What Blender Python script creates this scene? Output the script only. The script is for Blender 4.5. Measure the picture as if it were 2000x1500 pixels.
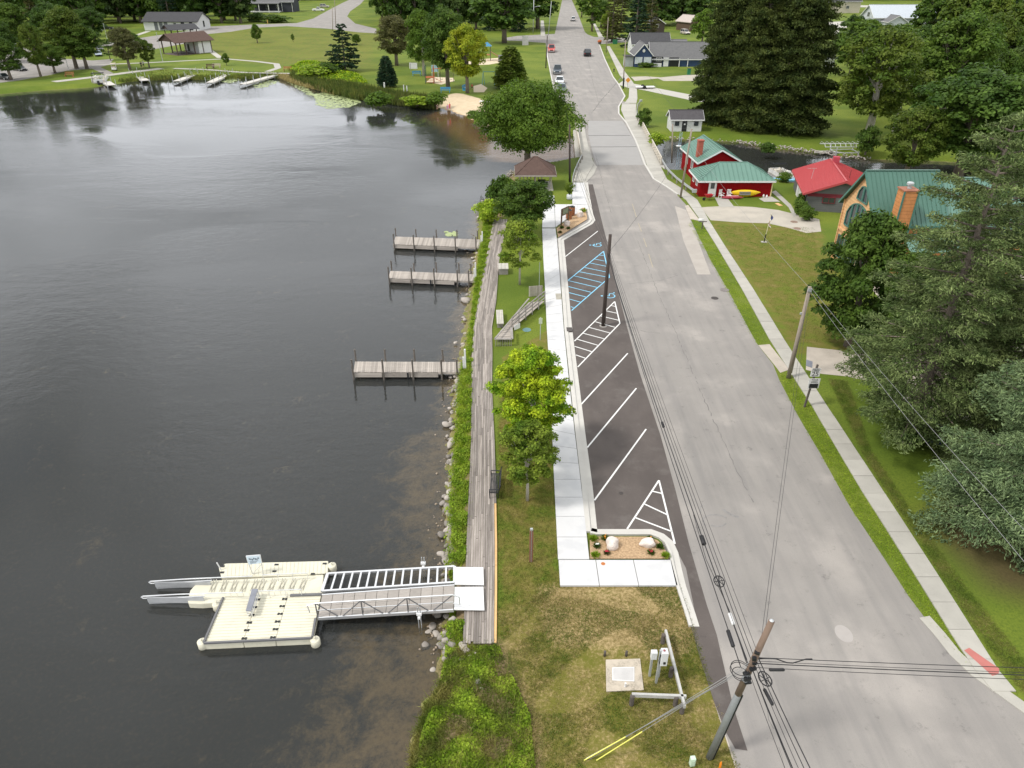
import bpy, bmesh, math, random
import numpy as np
from mathutils import Vector, Matrix, geometry
from math import radians as R, sin, cos, pi
random.seed(7); rng = np.random.default_rng(7)
for o in list(bpy.data.objects): bpy.data.objects.remove(o)
S = bpy.context.scene
COL = S.collection
# ------------------------------------------------------------------ camera
HC = 26.5; TH = R(30.66); FP = 1400.0
cd = bpy.data.cameras.new('camera'); cam = bpy.data.objects.new('camera', cd); COL.objects.link(cam)
cam.location = (0, 0, HC); cam.rotation_euler = (pi/2-TH, 0, 0)
cd.sensor_width = 36; cd.lens = 36*FP/2000; cd.clip_end = 6000; cd.clip_start = .5
S.camera = cam
# ------------------------------------------------------------------ world
SUN_EL = R(52); SUN_AZ = R(-112)      # azimuth from +Y, clockwise positive -> from the left, slightly behind
w = bpy.data.worlds.new('World'); S.world = w; w.use_nodes = True
nt = w.node_tree; N = nt.nodes; L = nt.links; N.clear()
sky = N.new('ShaderNodeTexSky'); sky.sky_type = 'NISHITA'; sky.sun_disc = False
sky.sun_elevation = SUN_EL; sky.sun_rotation = SUN_AZ; sky.air_density = 1.2; sky.dust_density = 2.5
tc = N.new('ShaderNodeTexCoord'); sep = N.new('ShaderNodeSeparateXYZ'); L.new(tc.outputs['Generated'], sep.inputs[0])
add = N.new('ShaderNodeMath'); add.operation = 'ADD'; add.inputs[1].default_value = .12; L.new(sep.outputs['Z'], add.inputs[0])
mx = N.new('ShaderNodeMath'); mx.operation = 'MAXIMUM'; mx.inputs[1].default_value = .05; L.new(add.outputs[0], mx.inputs[0])
dv = N.new('ShaderNodeVectorMath'); dv.operation = 'DIVIDE'
cb = N.new('ShaderNodeCombineXYZ')
for i in range(3): L.new(mx.outputs[0], cb.inputs[i])
L.new(tc.outputs['Generated'], dv.inputs[0]); L.new(cb.outputs[0], dv.inputs[1])
cn = N.new('ShaderNodeTexNoise'); cn.inputs['Scale'].default_value = .8; cn.inputs['Detail'].default_value = 5; cn.inputs['Roughness'].default_value = .5
cn.inputs['Distortion'].default_value = .4
L.new(dv.outputs[0], cn.inputs['Vector'])
rp = N.new('ShaderNodeValToRGB'); rp.color_ramp.elements[0].position = .22; rp.color_ramp.elements[1].position = .42
L.new(cn.outputs['Fac'], rp.inputs[0])
rp2 = N.new('ShaderNodeValToRGB'); e = rp2.color_ramp.elements
e[0].position = .40; e[0].color = (3.9, 4.0, 4.1, 1); e[1].position = .60; e[1].color = (8.8, 8.9, 9.1, 1)
L.new(cn.outputs['Fac'], rp2.inputs[0])
mxc = N.new('ShaderNodeMix'); mxc.data_type = 'RGBA'
L.new(rp.outputs[0], mxc.inputs[0]); L.new(sky.outputs[0], mxc.inputs[6]); L.new(rp2.outputs[0], mxc.inputs[7])
bg = N.new('ShaderNodeBackground'); bg.inputs[1].default_value = .135; L.new(mxc.outputs[2], bg.inputs[0])
wo = N.new('ShaderNodeOutputWorld'); L.new(bg.outputs[0], wo.inputs[0])
# ------------------------------------------------------------------ sun
sl = bpy.data.lights.new('sun', 'SUN'); sl.energy = 1.95; sl.angle = R(9); sl.color = (1, .955, .89)
so = bpy.data.objects.new('sun', sl); COL.objects.link(so); so.location = (0, 0, 80)
sd = Vector((sin(SUN_AZ)*cos(SUN_EL), cos(SUN_AZ)*cos(SUN_EL), sin(SUN_EL)))
so.rotation_euler = sd.to_track_quat('Z', 'Y').to_euler()
S.view_settings.view_transform = 'Standard'; S.view_settings.look = 'None'; S.view_settings.gamma = 1
S.view_settings.use_curve_mapping = False; S.view_settings.exposure = .55
S.render.engine = 'CYCLES'; S.cycles.max_bounces = 6; S.cycles.transparent_max_bounces = 12
S.cycles.diffuse_bounces = 3; S.cycles.glossy_bounces = 3; S.cycles.transmission_bounces = 4

# ------------------------------------------------------------------ measuring
ST, CT = sin(TH), cos(TH)
def at(px, py, z=0.):
    """ground position of something measured in the photograph"""
    u = (px-1000)/FP; v = (750-py)/FP
    t = (z-HC)/(-ST+v*CT)
    return Vector((u*t, (CT+v*ST)*t, z))
def zt(Y, py): return HC-Y*math.tan(TH+math.atan((py-750)/FP))
def xt(px, py, Y):
    z = zt(Y, py); d = Y*CT+(HC-z)*ST
    return (px-1000)/FP*d
def pts(l, z=0.): return [at(x, y, z) for x, y in l]

# ------------------------------------------------------------------ materials
MATS = {}
def base(name):
    m = bpy.data.materials.new(name); m.use_nodes = True; n = m.node_tree; n.nodes.clear()
    o = n.nodes.new('ShaderNodeOutputMaterial'); MATS[name] = m
    return m, n.nodes, n.links, o
def noise(N, L, sc, det=4, vec=None, rough=.55, dist=0, off=None, stretch=None):
    if vec is None:
        g = N.new('ShaderNodeNewGeometry'); vec = g.outputs['Position']
    if stretch or off:
        mp = N.new('ShaderNodeMapping'); L.new(vec, mp.inputs[0])
        if stretch: mp.inputs['Scale'].default_value = stretch
        if off: mp.inputs['Location'].default_value = off
        vec = mp.outputs[0]
    t = N.new('ShaderNodeTexNoise'); t.inputs['Scale'].default_value = sc; t.inputs['Detail'].default_value = det
    t.inputs['Roughness'].default_value = rough; t.inputs['Distortion'].default_value = dist
    L.new(vec, t.inputs['Vector']); return t.outputs['Fac']
def mr(N, L, v, a, b, c=0, d=1, smooth=True):
    m = N.new('ShaderNodeMapRange'); m.interpolation_type = 'SMOOTHSTEP' if smooth else 'LINEAR'
    for i, x in enumerate((a, b, c, d)): m.inputs[i+1].default_value = x
    L.new(v, m.inputs[0]); return m.outputs[0]
def mixc(N, L, f, a, b, mode='MIX'):
    m = N.new('ShaderNodeMix'); m.data_type = 'RGBA'; m.blend_type = mode
    for k, x in ((0, f), (6, a), (7, b)):
        if isinstance(x, (int, float)): m.inputs[k].default_value = x
        elif isinstance(x, tuple): m.inputs[k].default_value = (*x, 1)
        else: L.new(x, m.inputs[k])
    return m.outputs[2]
def mul(N, L, a, b, op='MULTIPLY'):
    m = N.new('ShaderNodeMath'); m.operation = op
    for i, x in enumerate((a, b)):
        if isinstance(x, (int, float)): m.inputs[i].default_value = x
        else: L.new(x, m.inputs[i])
    return m.outputs[0]
def bump(N, L, p, h, st=.3, dist=.05):
    b = N.new('ShaderNodeBump'); b.inputs['Strength'].default_value = st; b.inputs['Distance'].default_value = dist
    L.new(h, b.inputs['Height']); L.new(b.outputs[0], p.inputs['Normal'])
def tint(c, k): return tuple(min(1, x*k) for x in c)
def mat(name, col, rough=.8, metal=0, var=.18, sc=2.5, sc2=25, bmp=.2, bd=.01, orand=0, stretch=None, col2=None, stripe=None, spec=.4):
    if name in MATS: return MATS[name]
    m, N, L, o = base(name)
    p = N.new('ShaderNodeBsdfPrincipled'); L.new(p.outputs[0], o.inputs[0])
    p.inputs['Roughness'].default_value = rough; p.inputs['Metallic'].default_value = metal
    p.inputs['Specular IOR Level'].default_value = spec
    n1 = noise(N, L, sc, 5, stretch=stretch); n2 = noise(N, L, sc2, 3, stretch=stretch)
    c = mixc(N, L, mr(N, L, n1, .3, .7), tint(col, 1-var), tint(col2 or col, 1+var))
    c = mixc(N, L, mr(N, L, n2, .25, .75), c, tint(col, 1+var*.4)) if var else c
    if orand:
        oi = N.new('ShaderNodeObjectInfo')
        c = mixc(N, L, 1., c, mixc(N, L, oi.outputs['Random'], (1-orand,)*3, (1+orand,)*3), 'MULTIPLY')
    if stripe:   # (axis vector scale, darkness): board joints / grooves of real siding too fine to build
        g = N.new('ShaderNodeTexCoord'); wv = N.new('ShaderNodeTexWave'); wv.wave_profile = 'SAW'
        wv.bands_direction = stripe[0]; wv.inputs['Scale'].default_value = stripe[1]; L.new(g.outputs['Object'], wv.inputs[0])
        f = mr(N, L, wv.outputs['Fac'], 0, .12)
        c = mixc(N, L, f, tint(col, stripe[2]), c)
        bump(N, L, p, f, .5, .02)
    elif bmp: bump(N, L, p, n2, bmp, bd)
    L.new(c, p.inputs['Base Color']); return m
def leafmat(name, c1, c2, sc=.6, jit=.35, trans=.3):
    if name in MATS: return MATS[name]
    m, N, L, o = base(name)
    tcn = N.new('ShaderNodeTexCoord'); oi = N.new('ShaderNodeObjectInfo')
    n1 = noise(N, L, sc, 4, vec=tcn.outputs['Object'])
    c = mixc(N, L, mr(N, L, n1, .32, .68), c1, c2)
    g = N.new('ShaderNodeNewGeometry')
    c = mixc(N, L, 1., c, mixc(N, L, g.outputs['Random Per Island'], (1-jit,)*3, (1+jit, 1+jit, 1+jit*.6)), 'MULTIPLY')
    c = mixc(N, L, 1., c, mixc(N, L, oi.outputs['Random'], (.8, .84, .8), (1.18, 1.14, 1.1)), 'MULTIPLY')
    p = N.new('ShaderNodeBsdfPrincipled'); p.inputs['Roughness'].default_value = .55; p.inputs['Specular IOR Level'].default_value = .12
    L.new(c, p.inputs['Base Color'])
    t = N.new('ShaderNodeBsdfTranslucent'); L.new(mixc(N, L, 1., c, (1.3, 1.35, .7), 'MULTIPLY'), t.inputs[0])
    ms = N.new('ShaderNodeMixShader'); ms.inputs[0].default_value = trans
    L.new(p.outputs[0], ms.inputs[1]); L.new(t.outputs[0], ms.inputs[2]); L.new(ms.outputs[0], o.inputs[0]); return m

# ------------------------------------------------------------------ objects
def link(o, parent=None):
    COL.objects.link(o)
    if parent: o.parent = parent
    return o
def tag(o, label=None, cat=None, group=None, kind=None):
    if label: o['label'] = label
    if cat: o['category'] = cat
    if group: o['group'] = group
    if kind: o['kind'] = kind
    return o
def thing(name, label, cat, loc=(0, 0, 0), rz=0, group=None):
    o = bpy.data.objects.new(name, None); o.empty_display_size = .2
    o.location = loc; o.rotation_euler = (0, 0, rz); link(o); return tag(o, label, cat, group)
def copy_tree(o, parent=None):
    c = o.copy(); link(c); c.parent = parent
    for ch in list(o.children): copy_tree(ch, c)
    return c
class MB:
    def __init__(s): s.v = []; s.f = []
    def poly(s, P, flip=False):
        i = len(s.v); s.v += [tuple(p) for p in P]; r = list(range(i, i+len(P))); s.f.append(r[::-1] if flip else r); return s
    def box(s, c, d, rz=0, rx=0, ry=0):
        M = Matrix.Translation(c) @ Matrix.Rotation(rz, 4, 'Z') @ Matrix.Rotation(ry, 4, 'Y') @ Matrix.Rotation(rx, 4, 'X')
        i = len(s.v)
        for x in (-.5, .5):
            for y in (-.5, .5):
                for z in (-.5, .5): s.v.append(tuple(M @ Vector((x*d[0], y*d[1], z*d[2]))))
        for f in ((0, 1, 3, 2), (4, 6, 7, 5), (0, 4, 5, 1), (2, 3, 7, 6), (0, 2, 6, 4), (1, 5, 7, 3)): s.f.append([i+k for k in f])
        return s
    def beam(s, a, b, w, h):
        a = Vector(a); b = Vector(b); d = b-a; l = d.length
        if l < 1e-6: return s
        q = d.to_track_quat('X', 'Z').to_matrix().to_4x4(); M = Matrix.Translation((a+b)/2) @ q
        i = len(s.v)
        for x in (-.5, .5):
            for y in (-.5, .5):
                for z in (-.5, .5): s.v.append(tuple(M @ Vector((x*l, y*w, z*h))))
        for f in ((0, 1, 3, 2), (4, 6, 7, 5), (0, 4, 5, 1), (2, 3, 7, 6), (0, 2, 6, 4), (1, 5, 7, 3)): s.f.append([i+k for k in f])
        return s
    def tube(s, P, r, n=6, cap=True):
        P = [Vector(p) for p in P]; rs = r if isinstance(r, (list, tuple)) else [r]*len(P)
        i0 = len(s.v); up = None
        for k, p in enumerate(P):
            d = (P[min(k+1, len(P)-1)]-P[max(k-1, 0)]).normalized()
            if up is None: up = Vector((0, 0, 1)) if abs(d.z) < .9 else Vector((1, 0, 0))
            a = d.cross(up).normalized(); b = d.cross(a).normalized(); up = b.cross(d).normalized() if b.length else up
            up = -b
            for j in range(n):
                t = 2*pi*j/n; s.v.append(tuple(p+a*cos(t)*rs[k]+b*sin(t)*rs[k]))
        for k in range(len(P)-1):
            for j in range(n):
                a = i0+k*n+j; b = i0+k*n+(j+1) % n; s.f.append([a, b, b+n, a+n])
        if cap: s.f.append([i0+j for j in range(n)][::-1]); s.f.append([i0+(len(P)-1)*n+j for j in range(n)])
        return s
    def lathe(s, prof, c=(0, 0, 0), n=16):
        i0 = len(s.v)
        for r, z in prof:
            for j in range(n): t = 2*pi*j/n; s.v.append((c[0]+r*cos(t), c[1]+r*sin(t), c[2]+z))
        for k in range(len(prof)-1):
            for j in range(n): a = i0+k*n+j; b = i0+k*n+(j+1) % n; s.f.append([a, b, b+n, a+n])
        s.f.append([i0+j for j in range(n)][::-1]); s.f.append([i0+(len(prof)-1)*n+j for j in range(n)]); return s
    def prism(s, P, z0, z1):
        P = [Vector((p[0], p[1], 0)) for p in P]
        if sum(P[i].x*P[(i+1) % len(P)].y-P[(i+1) % len(P)].x*P[i].y for i in range(len(P))) < 0: P = P[::-1]
        i = len(s.v); n = len(P)
        s.v += [(p.x, p.y, z0) for p in P]+[(p.x, p.y, z1) for p in P]
        for t in geometry.tessellate_polygon([P]):
            a, b, c = t
            if (P[b]-P[a]).cross(P[c]-P[a]).z < 0: a, b, c = a, c, b
            s.f.append([i+n+a, i+n+b, i+n+c]); s.f.append([i+a, i+c, i+b])
        for k in range(n): m = (k+1) % n; s.f.append([i+k, i+m, i+n+m, i+n+k])
        return s
    def ell(s, c, r, n=10, m=7, rz=0, jit=0):
        i0 = len(s.v); cr, sr = cos(rz), sin(rz)
        for a in range(1, m):
            th = pi*a/m
            for b in range(n):
                ph = 2*pi*b/n; j = 1+random.uniform(-jit, jit)
                x, y, z = r[0]*sin(th)*cos(ph)*j, r[1]*sin(th)*sin(ph)*j, r[2]*cos(th)*j
                s.v.append((c[0]+x*cr-y*sr, c[1]+x*sr+y*cr, c[2]+z))
        t = len(s.v); s.v += [(c[0], c[1], c[2]+r[2]), (c[0], c[1], c[2]-r[2])]
        for a in range(m-2):
            for b in range(n): p = i0+a*n+b; q = i0+a*n+(b+1) % n; s.f.append([p, p+n, q+n, q])
        for b in range(n): s.f.append([t, i0+b, i0+(b+1) % n]); s.f.append([t+1, i0+(m-2)*n+(b+1) % n, i0+(m-2)*n+b])
        return s
    def build(s, name, m, parent=None, smooth=False, world=False, bev=0):
        me = bpy.data.meshes.new(name); v = s.v
        if world and parent:
            l = parent.location; cz, sz = cos(-parent.rotation_euler[2]), sin(-parent.rotation_euler[2])
            v = [((a-l[0])*cz-(b-l[1])*sz, (a-l[0])*sz+(b-l[1])*cz, c-l[2]) for a, b, c in v]
        me.from_pydata(v, [], s.f); me.materials.append(m)
        if smooth: me.polygons.foreach_set('use_smooth', [True]*len(me.polygons))
        me.update(); o = link(bpy.data.objects.new(name, me), parent)
        if bev:
            b = o.modifiers.new('bevel', 'BEVEL'); b.width = bev; b.segments = 2; b.limit_method = 'ANGLE'
        return o
def sheet(name, P, z, m, parent=None, kind='structure'):
    P = [Vector((p[0], p[1], 0)) for p in P]; b = MB(); b.v = [(p.x, p.y, z) for p in P]
    for t in geometry.tessellate_polygon([P]):
        a, bb, c = t
        if (P[bb]-P[a]).cross(P[c]-P[a]).z < 0: a, bb, c = a, c, bb
        b.f.append([a, bb, c])
    o = b.build(name, m, parent)
    if kind and not parent: o['kind'] = kind
    return o
def ribbon(P, wd):
    P = [Vector((p[0], p[1], 0)) for p in P]; l = []; r = []
    for k, p in enumerate(P):
        d = (P[min(k+1, len(P)-1)]-P[max(k-1, 0)]).normalized(); n = Vector((-d.y, d.x, 0))*wd/2
        l.append(p+n); r.append(p-n)
    return l+r[::-1]
def ribmesh(b, P, wd, z):
    Q = ribbon(P, wd); n = len(P)
    for k in range(n-1):
        a, c, d, e = Q[k], Q[k+1], Q[2*n-2-k], Q[2*n-1-k]
        b.poly([(a.x, a.y, z), (e.x, e.y, z), (d.x, d.y, z), (c.x, c.y, z)])
def npmesh(name, V, F4, m, parent=None, smooth=False):
    """V (n,3), F4 (m,4) numpy"""
    me = bpy.data.meshes.new(name); nv, nf = len(V), len(F4)
    me.vertices.add(nv); me.vertices.foreach_set('co', V.astype(np.float32).ravel())
    me.loops.add(nf*4); me.loops.foreach_set('vertex_index', F4.astype(np.int32).ravel())
    me.polygons.add(nf); me.polygons.foreach_set('loop_start', np.arange(0, nf*4, 4, dtype=np.int32))
    if smooth: me.polygons.foreach_set('use_smooth', np.ones(nf, bool))
    me.materials.append(m); me.update(calc_edges=True)
    return link(bpy.data.objects.new(name, me), parent)
def norm(a): return a/np.maximum(np.linalg.norm(a, axis=1, keepdims=True), 1e-6)
def cards(C, U, W, l, wd):
    l = np.broadcast_to(np.asarray(l, float).reshape(-1, 1), (len(C), 1)); wd = np.broadcast_to(np.asarray(wd, float).reshape(-1, 1), (len(C), 1))
    V = np.stack([C-U*l*.5, C+W*wd*.5+U*l*.08, C+U*l*.5, C-W*wd*.5+U*l*.08], 1).reshape(-1, 3)
    return V, np.arange(len(V)).reshape(-1, 4)
def inpoly(X, Y, P):
    r = np.zeros(X.shape, bool); n = len(P)
    for i in range(n):
        x0, y0 = P[i][0], P[i][1]; x1, y1 = P[(i+1) % n][0], P[(i+1) % n][1]
        if y0 == y1: continue
        c = ((y0 > Y) != (y1 > Y)) & (X < (x1-x0)*(Y-y0)/(y1-y0)+x0); r ^= c
    return r
def pdist(X, Y, P, closed=True):
    d = np.full(X.shape, 1e9); n = len(P)
    for i in range(n if closed else n-1):
        x0, y0 = P[i][0], P[i][1]; x1, y1 = P[(i+1) % n][0], P[(i+1) % n][1]
        ex, ey = x1-x0, y1-y0; t = np.clip(((X-x0)*ex+(Y-y0)*ey)/max(ex*ex+ey*ey, 1e-9), 0, 1)
        d = np.minimum(d, np.hypot(X-x0-t*ex, Y-y0-t*ey))
    return d
def scatter(P, n):
    xs = [p[0] for p in P]; ys = [p[1] for p in P]; ox, oy = [], []; c = 0
    while c < n:
        X = rng.uniform(min(xs), max(xs), n*2); Y = rng.uniform(min(ys), max(ys), n*2); k = inpoly(X, Y, P)
        ox.append(X[k]); oy.append(Y[k]); c += k.sum()
    return np.concatenate(ox)[:n], np.concatenate(oy)[:n]
# ================================================================== terrain
shore = [(810,1500),(806,1440),(832,1385),(856,1340),(864,1290),(866,1230),(872,1150),(868,1100),(874,1040),(868,980),(876,900),(881,830),(885,760),(892,715),(903,660),(908,620),(915,570),(922,520),(930,470),(936,420),(952,396),(982,380),(992,360),(1000,335),(1040,326),(1080,322),(1112,315),(1135,312),(1250,322),(1290,330),(1312,338),(1345,338),(1400,348),(1520,356),(1560,366),(1650,378),(1760,372),(1900,360),
 (1900,318),(1760,312),(1700,312),(1650,304),(1600,298),(1500,289),(1440,277),(1350,273),(1300,270),(1282,272),(1250,264),(1140,264),(1105,268),(1062,258),(1000,254),(950,252),(925,236),(900,224),(862,212),(830,208),(790,203),(750,196),(700,188),(655,178),(600,162),(575,152),(540,150),(480,151),(400,153),(330,152),(262,158),(178,171),(80,177),(0,184)]
W = pts(shore, -.8)
b0 = W[0]; last = W[-1]
WP = [(b0.x-.3, b0.y-4), *[(p.x, p.y) for p in W], (last.x-80, last.y-6), (-500, last.y-10), (-500, -40), (b0.x-1, -40)]
beachP = pts([(845,212),(862,204),(865,194),(892,184),(925,193),(948,203),(950,240),(960,262),(1000,262),(1130,262),(1130,300),(1060,300),(930,262),(880,235)])
weedP = pts([(815,1520),(812,1440),(850,1350),(872,1230),(876,1040),(884,900),(890,760),(912,640),(930,500),(945,425),(1000,330),(1012,400),(975,425),(960,480),(938,560),(924,640),(921,800),(912,1000),(904,1258),(972,1262),(985,1300),(1030,1400),(1045,1520)])
lawnA = pts([(1030,1520),(1000,1330),(975,1200),(1090,1145),(1330,1145),(1450,1520)]); lawnT = pts([(1060,1150),(1325,1145),(1345,1270),(1080,1250)])
lawnB = pts([(1390,430),(1590,430),(1680,690),(1560,690)])
lawnC = pts([(560,55),(450,60),(380,85),(440,112),(545,125),(620,120),(700,130),(740,62)])
def axis(segs):
    o = [segs[0][0]]
    for a, b, s in segs: n = max(1, int(round((b-a)/s))); o += list(a+(b-a)*np.arange(1, n+1)/n)
    return np.array(o)
gx = axis([(-3000,-500,600),(-500,-220,12),(-220,-60,3),(-60,-8,1.6),(-8,4,.33),(4,50,.8),(50,90,2),(90,300,8),(300,3000,600)])
gy = axis([(-60,8,6),(8,116,.42),(116,235,1.),(235,300,3),(300,620,12),(620,5000,800)])
X, Y = np.meshgrid(gx, gy)
ins = inpoly(X, Y, WP); D = pdist(X, Y, WP); D = np.where(ins, -D, D)
t = np.clip(D/1.25, 0, 1); Z = -.8+.8*(t*t*(3-2*t))
sand = np.clip(1-np.where(inpoly(X, Y, beachP), 0, pdist(X, Y, beachP))/2.5, 0, 1)
Z = np.where(D < 0, -.8+np.maximum(D*.16, -2.6), Z)
Z = np.where((D > 0) & (sand > .5), -.8+.8*np.clip(D/9, 0, 1), Z)
Z += np.where((D > -30) & (D < .9), rng.normal(0, .035, X.shape), 0)
V = np.stack([X, Y, Z], -1).reshape(-1, 3); ny, nx = X.shape
I = np.arange(nx*ny).reshape(ny, nx); F4 = np.stack([I[:-1, :-1], I[:-1, 1:], I[1:, 1:], I[1:, :-1]], -1).reshape(-1, 4)
wd_ = np.clip(1-np.where(inpoly(X, Y, weedP), 0, pdist(X, Y, weedP))/.5, 0, 1)
dA = np.clip(1-np.where(inpoly(X, Y, lawnA), 0, pdist(X, Y, lawnA))/2, 0, 1)
dB = np.clip(1-np.where(inpoly(X, Y, lawnB), 0, pdist(X, Y, lawnB))/1.5, 0, 1)
dC = np.clip(1-np.where(inpoly(X, Y, lawnC), 0, pdist(X, Y, lawnC))/14, 0, 1)
dry = np.maximum.reduce([dA*.74, np.clip(1-np.where(inpoly(X, Y, lawnT), 0, pdist(X, Y, lawnT))/1.2, 0, 1)*1.1, dB*.52, dC*.42, np.clip(1-np.where(inpoly(X, Y, pts([(975,700),(1075,640),(1090,1140),(975,1200)])), 0, 9)/1, 0, 1)*.55])
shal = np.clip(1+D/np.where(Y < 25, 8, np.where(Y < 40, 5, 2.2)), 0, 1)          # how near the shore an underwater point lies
m, N, L, o = base('ground')
def attr(N, n): a = N.new('ShaderNodeAttribute'); a.attribute_name = n; return a.outputs['Fac']
p = N.new('ShaderNodeBsdfPrincipled'); p.inputs['Roughness'].default_value = .9; p.inputs['Specular IOR Level'].default_value = .15
L.new(p.outputs[0], o.inputs[0])
nb = noise(N, L, .09, 4); nm = noise(N, L, .8, 7, rough=.72); nf = noise(N, L, 7, 4, rough=.7); nff = noise(N, L, 26, 3)
green = mixc(N, L, mr(N, L, nb, .35, .65), (.100, .150, .016), (.175, .215, .028))
green = mixc(N, L, mr(N, L, nf, .2, .62), (.066, .105, .014), green)
olive = mixc(N, L, mr(N, L, nm, .3, .7), (.125, .125, .020), (.185, .160, .042))
dryc = mixc(N, L, mr(N, L, nf, .3, .72), (.19, .135, .055), (.50, .37, .20))
dd = attr(N, 'dry')
f1 = mr(N, L, mul(N, L, mul(N, L, nm, .75), mul(N, L, dd, .62), 'ADD'), .52, .78)
c = mixc(N, L, f1, green, olive)
f2 = mr(N, L, mul(N, L, mul(N, L, mul(N, L, nf, .45), mul(N, L, nm, .55), 'ADD'), mul(N, L, dd, .42), 'ADD'), .76, .98)
c = mixc(N, L, mul(N, L, f2, .8), c, dryc)
c = mixc(N, L, mul(N, L, mr(N, L, nff, .35, .75), .25), c, (.03, .045, .01))
dirt = mixc(N, L, nf, (.13, .085, .05), (.36, .26, .17))
c = mixc(N, L, attr(N, 'weed'), c, dirt)
c = mixc(N, L, attr(N, 'litter'), c, mixc(N, L, nf, (.05, .032, .02), (.13, .085, .05)))
sandc = mixc(N, L, mr(N, L, nm, .3, .7), (.50, .40, .27), (.60, .49, .34))
c = mixc(N, L, mr(N, L, mul(N, L, attr(N, 'sand'), mul(N, L, nf, .5), 'ADD'), .55, .85), c, sandc)
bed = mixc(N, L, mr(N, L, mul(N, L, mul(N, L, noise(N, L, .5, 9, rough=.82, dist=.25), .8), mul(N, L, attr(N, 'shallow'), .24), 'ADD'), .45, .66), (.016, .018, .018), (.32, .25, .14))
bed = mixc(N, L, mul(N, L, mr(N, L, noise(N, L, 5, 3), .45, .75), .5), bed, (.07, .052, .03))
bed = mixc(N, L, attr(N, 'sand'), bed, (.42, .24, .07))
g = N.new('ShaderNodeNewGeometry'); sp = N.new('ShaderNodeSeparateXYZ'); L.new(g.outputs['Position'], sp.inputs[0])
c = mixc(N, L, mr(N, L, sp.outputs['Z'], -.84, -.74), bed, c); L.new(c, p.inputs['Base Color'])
bump(N, L, p, nf, .5, .05)
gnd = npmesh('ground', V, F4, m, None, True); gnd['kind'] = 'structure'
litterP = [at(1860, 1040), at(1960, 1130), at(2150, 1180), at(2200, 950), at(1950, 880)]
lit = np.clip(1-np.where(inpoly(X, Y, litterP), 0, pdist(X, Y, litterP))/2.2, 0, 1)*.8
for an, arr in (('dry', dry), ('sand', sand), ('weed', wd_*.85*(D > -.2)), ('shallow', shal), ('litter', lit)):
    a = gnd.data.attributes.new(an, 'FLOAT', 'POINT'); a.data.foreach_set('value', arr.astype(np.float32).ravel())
# ------------------------------------------------------------------ water
m, N, L, o = base('water')
gl = N.new('ShaderNodeBsdfGlossy'); gl.inputs['Roughness'].default_value = .03; gl.inputs['Color'].default_value = (.95, .97, 1, 1)
tr = N.new('ShaderNodeBsdfTransparent'); tr.inputs[0].default_value = (.74, .70, .60, 1)
mk = N.new('ShaderNodeBsdfDiffuse'); mk.inputs[0].default_value = (.074, .079, .077, 1)
ml = N.new('ShaderNodeMixShader'); ml.inputs[0].default_value = .33; L.new(tr.outputs[0], ml.inputs[1]); L.new(mk.outputs[0], ml.inputs[2])
g = N.new('ShaderNodeNewGeometry')
h1 = noise(N, L, .8, 6, stretch=(1, 1.35, 1), rough=.6, dist=.2); h2 = noise(N, L, 3.2, 3, stretch=(.8, 1.3, 1), rough=.5)
calm = mr(N, L, noise(N, L, .024, 4, stretch=(1, 2.2, 1), dist=.6), .40, .60, .12, 1.1)
hh = mul(N, L, mul(N, L, h1, mul(N, L, h2, .22), 'ADD'), calm)
bm = N.new('ShaderNodeBump'); bm.inputs['Strength'].default_value = .42; bm.inputs['Distance'].default_value = .08; L.new(hh, bm.inputs['Height'])
fr = N.new('ShaderNodeFresnel'); fr.inputs[0].default_value = 1.33
L.new(bm.outputs[0], fr.inputs['Normal']); L.new(bm.outputs[0], gl.inputs['Normal'])
mm = N.new('ShaderNodeMixShader'); L.new(mul(N, L, fr.outputs[0], 1.0), mm.inputs[0]); L.new(ml.outputs[0], mm.inputs[1]); L.new(gl.outputs[0], mm.inputs[2])
L.new(mm.outputs[0], o.inputs[0])
wx = WP; b = MB(); b.prism([(-490, -39), (150, -39), (150, 330), (-490, 330)], -.801, -.8)
wat = MB(); wat.poly([(-490, -39, -.8), (150, -39, -.8), (150, 330, -.8), (-490, 330, -.8)]); wat = wat.build('lake_water', m); wat['kind'] = 'structure'

# ================================================================== paving
asph = mat('old_asphalt', (.262, .245, .227), .9, var=.08, sc=.35, sc2=30, bmp=.25, col2=(.272, .254, .234))
# streaks and cracks that belong to the surface
n = asph.node_tree; N, L = n.nodes, n.links
p = [x for x in N if x.type == 'BSDF_PRINCIPLED'][0]; src = p.inputs['Base Color'].links[0].from_socket
rd = (-.07, 0, 0)
st = noise(N, L, .8, 6, stretch=(1.6, .07, 1), rough=.65)
c = mixc(N, L, mul(N, L, mr(N, L, st, .40, .70), .42), src, (.19, .18, .175))
c = mixc(N, L, mul(N, L, mr(N, L, noise(N, L, .22, 4, off=(9, 4, 0)), .5, .72), .45), c, (.42, .385, .35))
blk = noise(N, L, 1.1, 8, rough=.8, off=(3, 9, 0)); c = mixc(N, L, mul(N, L, mr(N, L, blk, .56, .70), .55), c, (.10, .095, .09))
gr = noise(N, L, 34, 3, rough=.8); c = mixc(N, L, mr(N, L, gr, .50, .80, 0, .55), c, (.15, .145, .14)); sk = noise(N, L, 5, 6, rough=.85, off=(2, 2, 2)); c = mixc(N, L, mr(N, L, sk, .63, .70, 0, .5), c, (.12, .115, .11))
wr = noise(N, L, .45, 5, off=(7, 1, 0), stretch=(2.2, .25, 1)); c = mixc(N, L, mul(N, L, mr(N, L, wr, .52, .66), .22), c, (.16, .155, .15)); L.new(c, p.inputs['Base Color'])
new_asph = mat('new_asphalt', (.092, .079, .073), .9, var=.16, sc=.5, sc2=40, bmp=.3, spec=.2, col2=(.110, .095, .087), stretch=(1, .5, 1))
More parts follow.
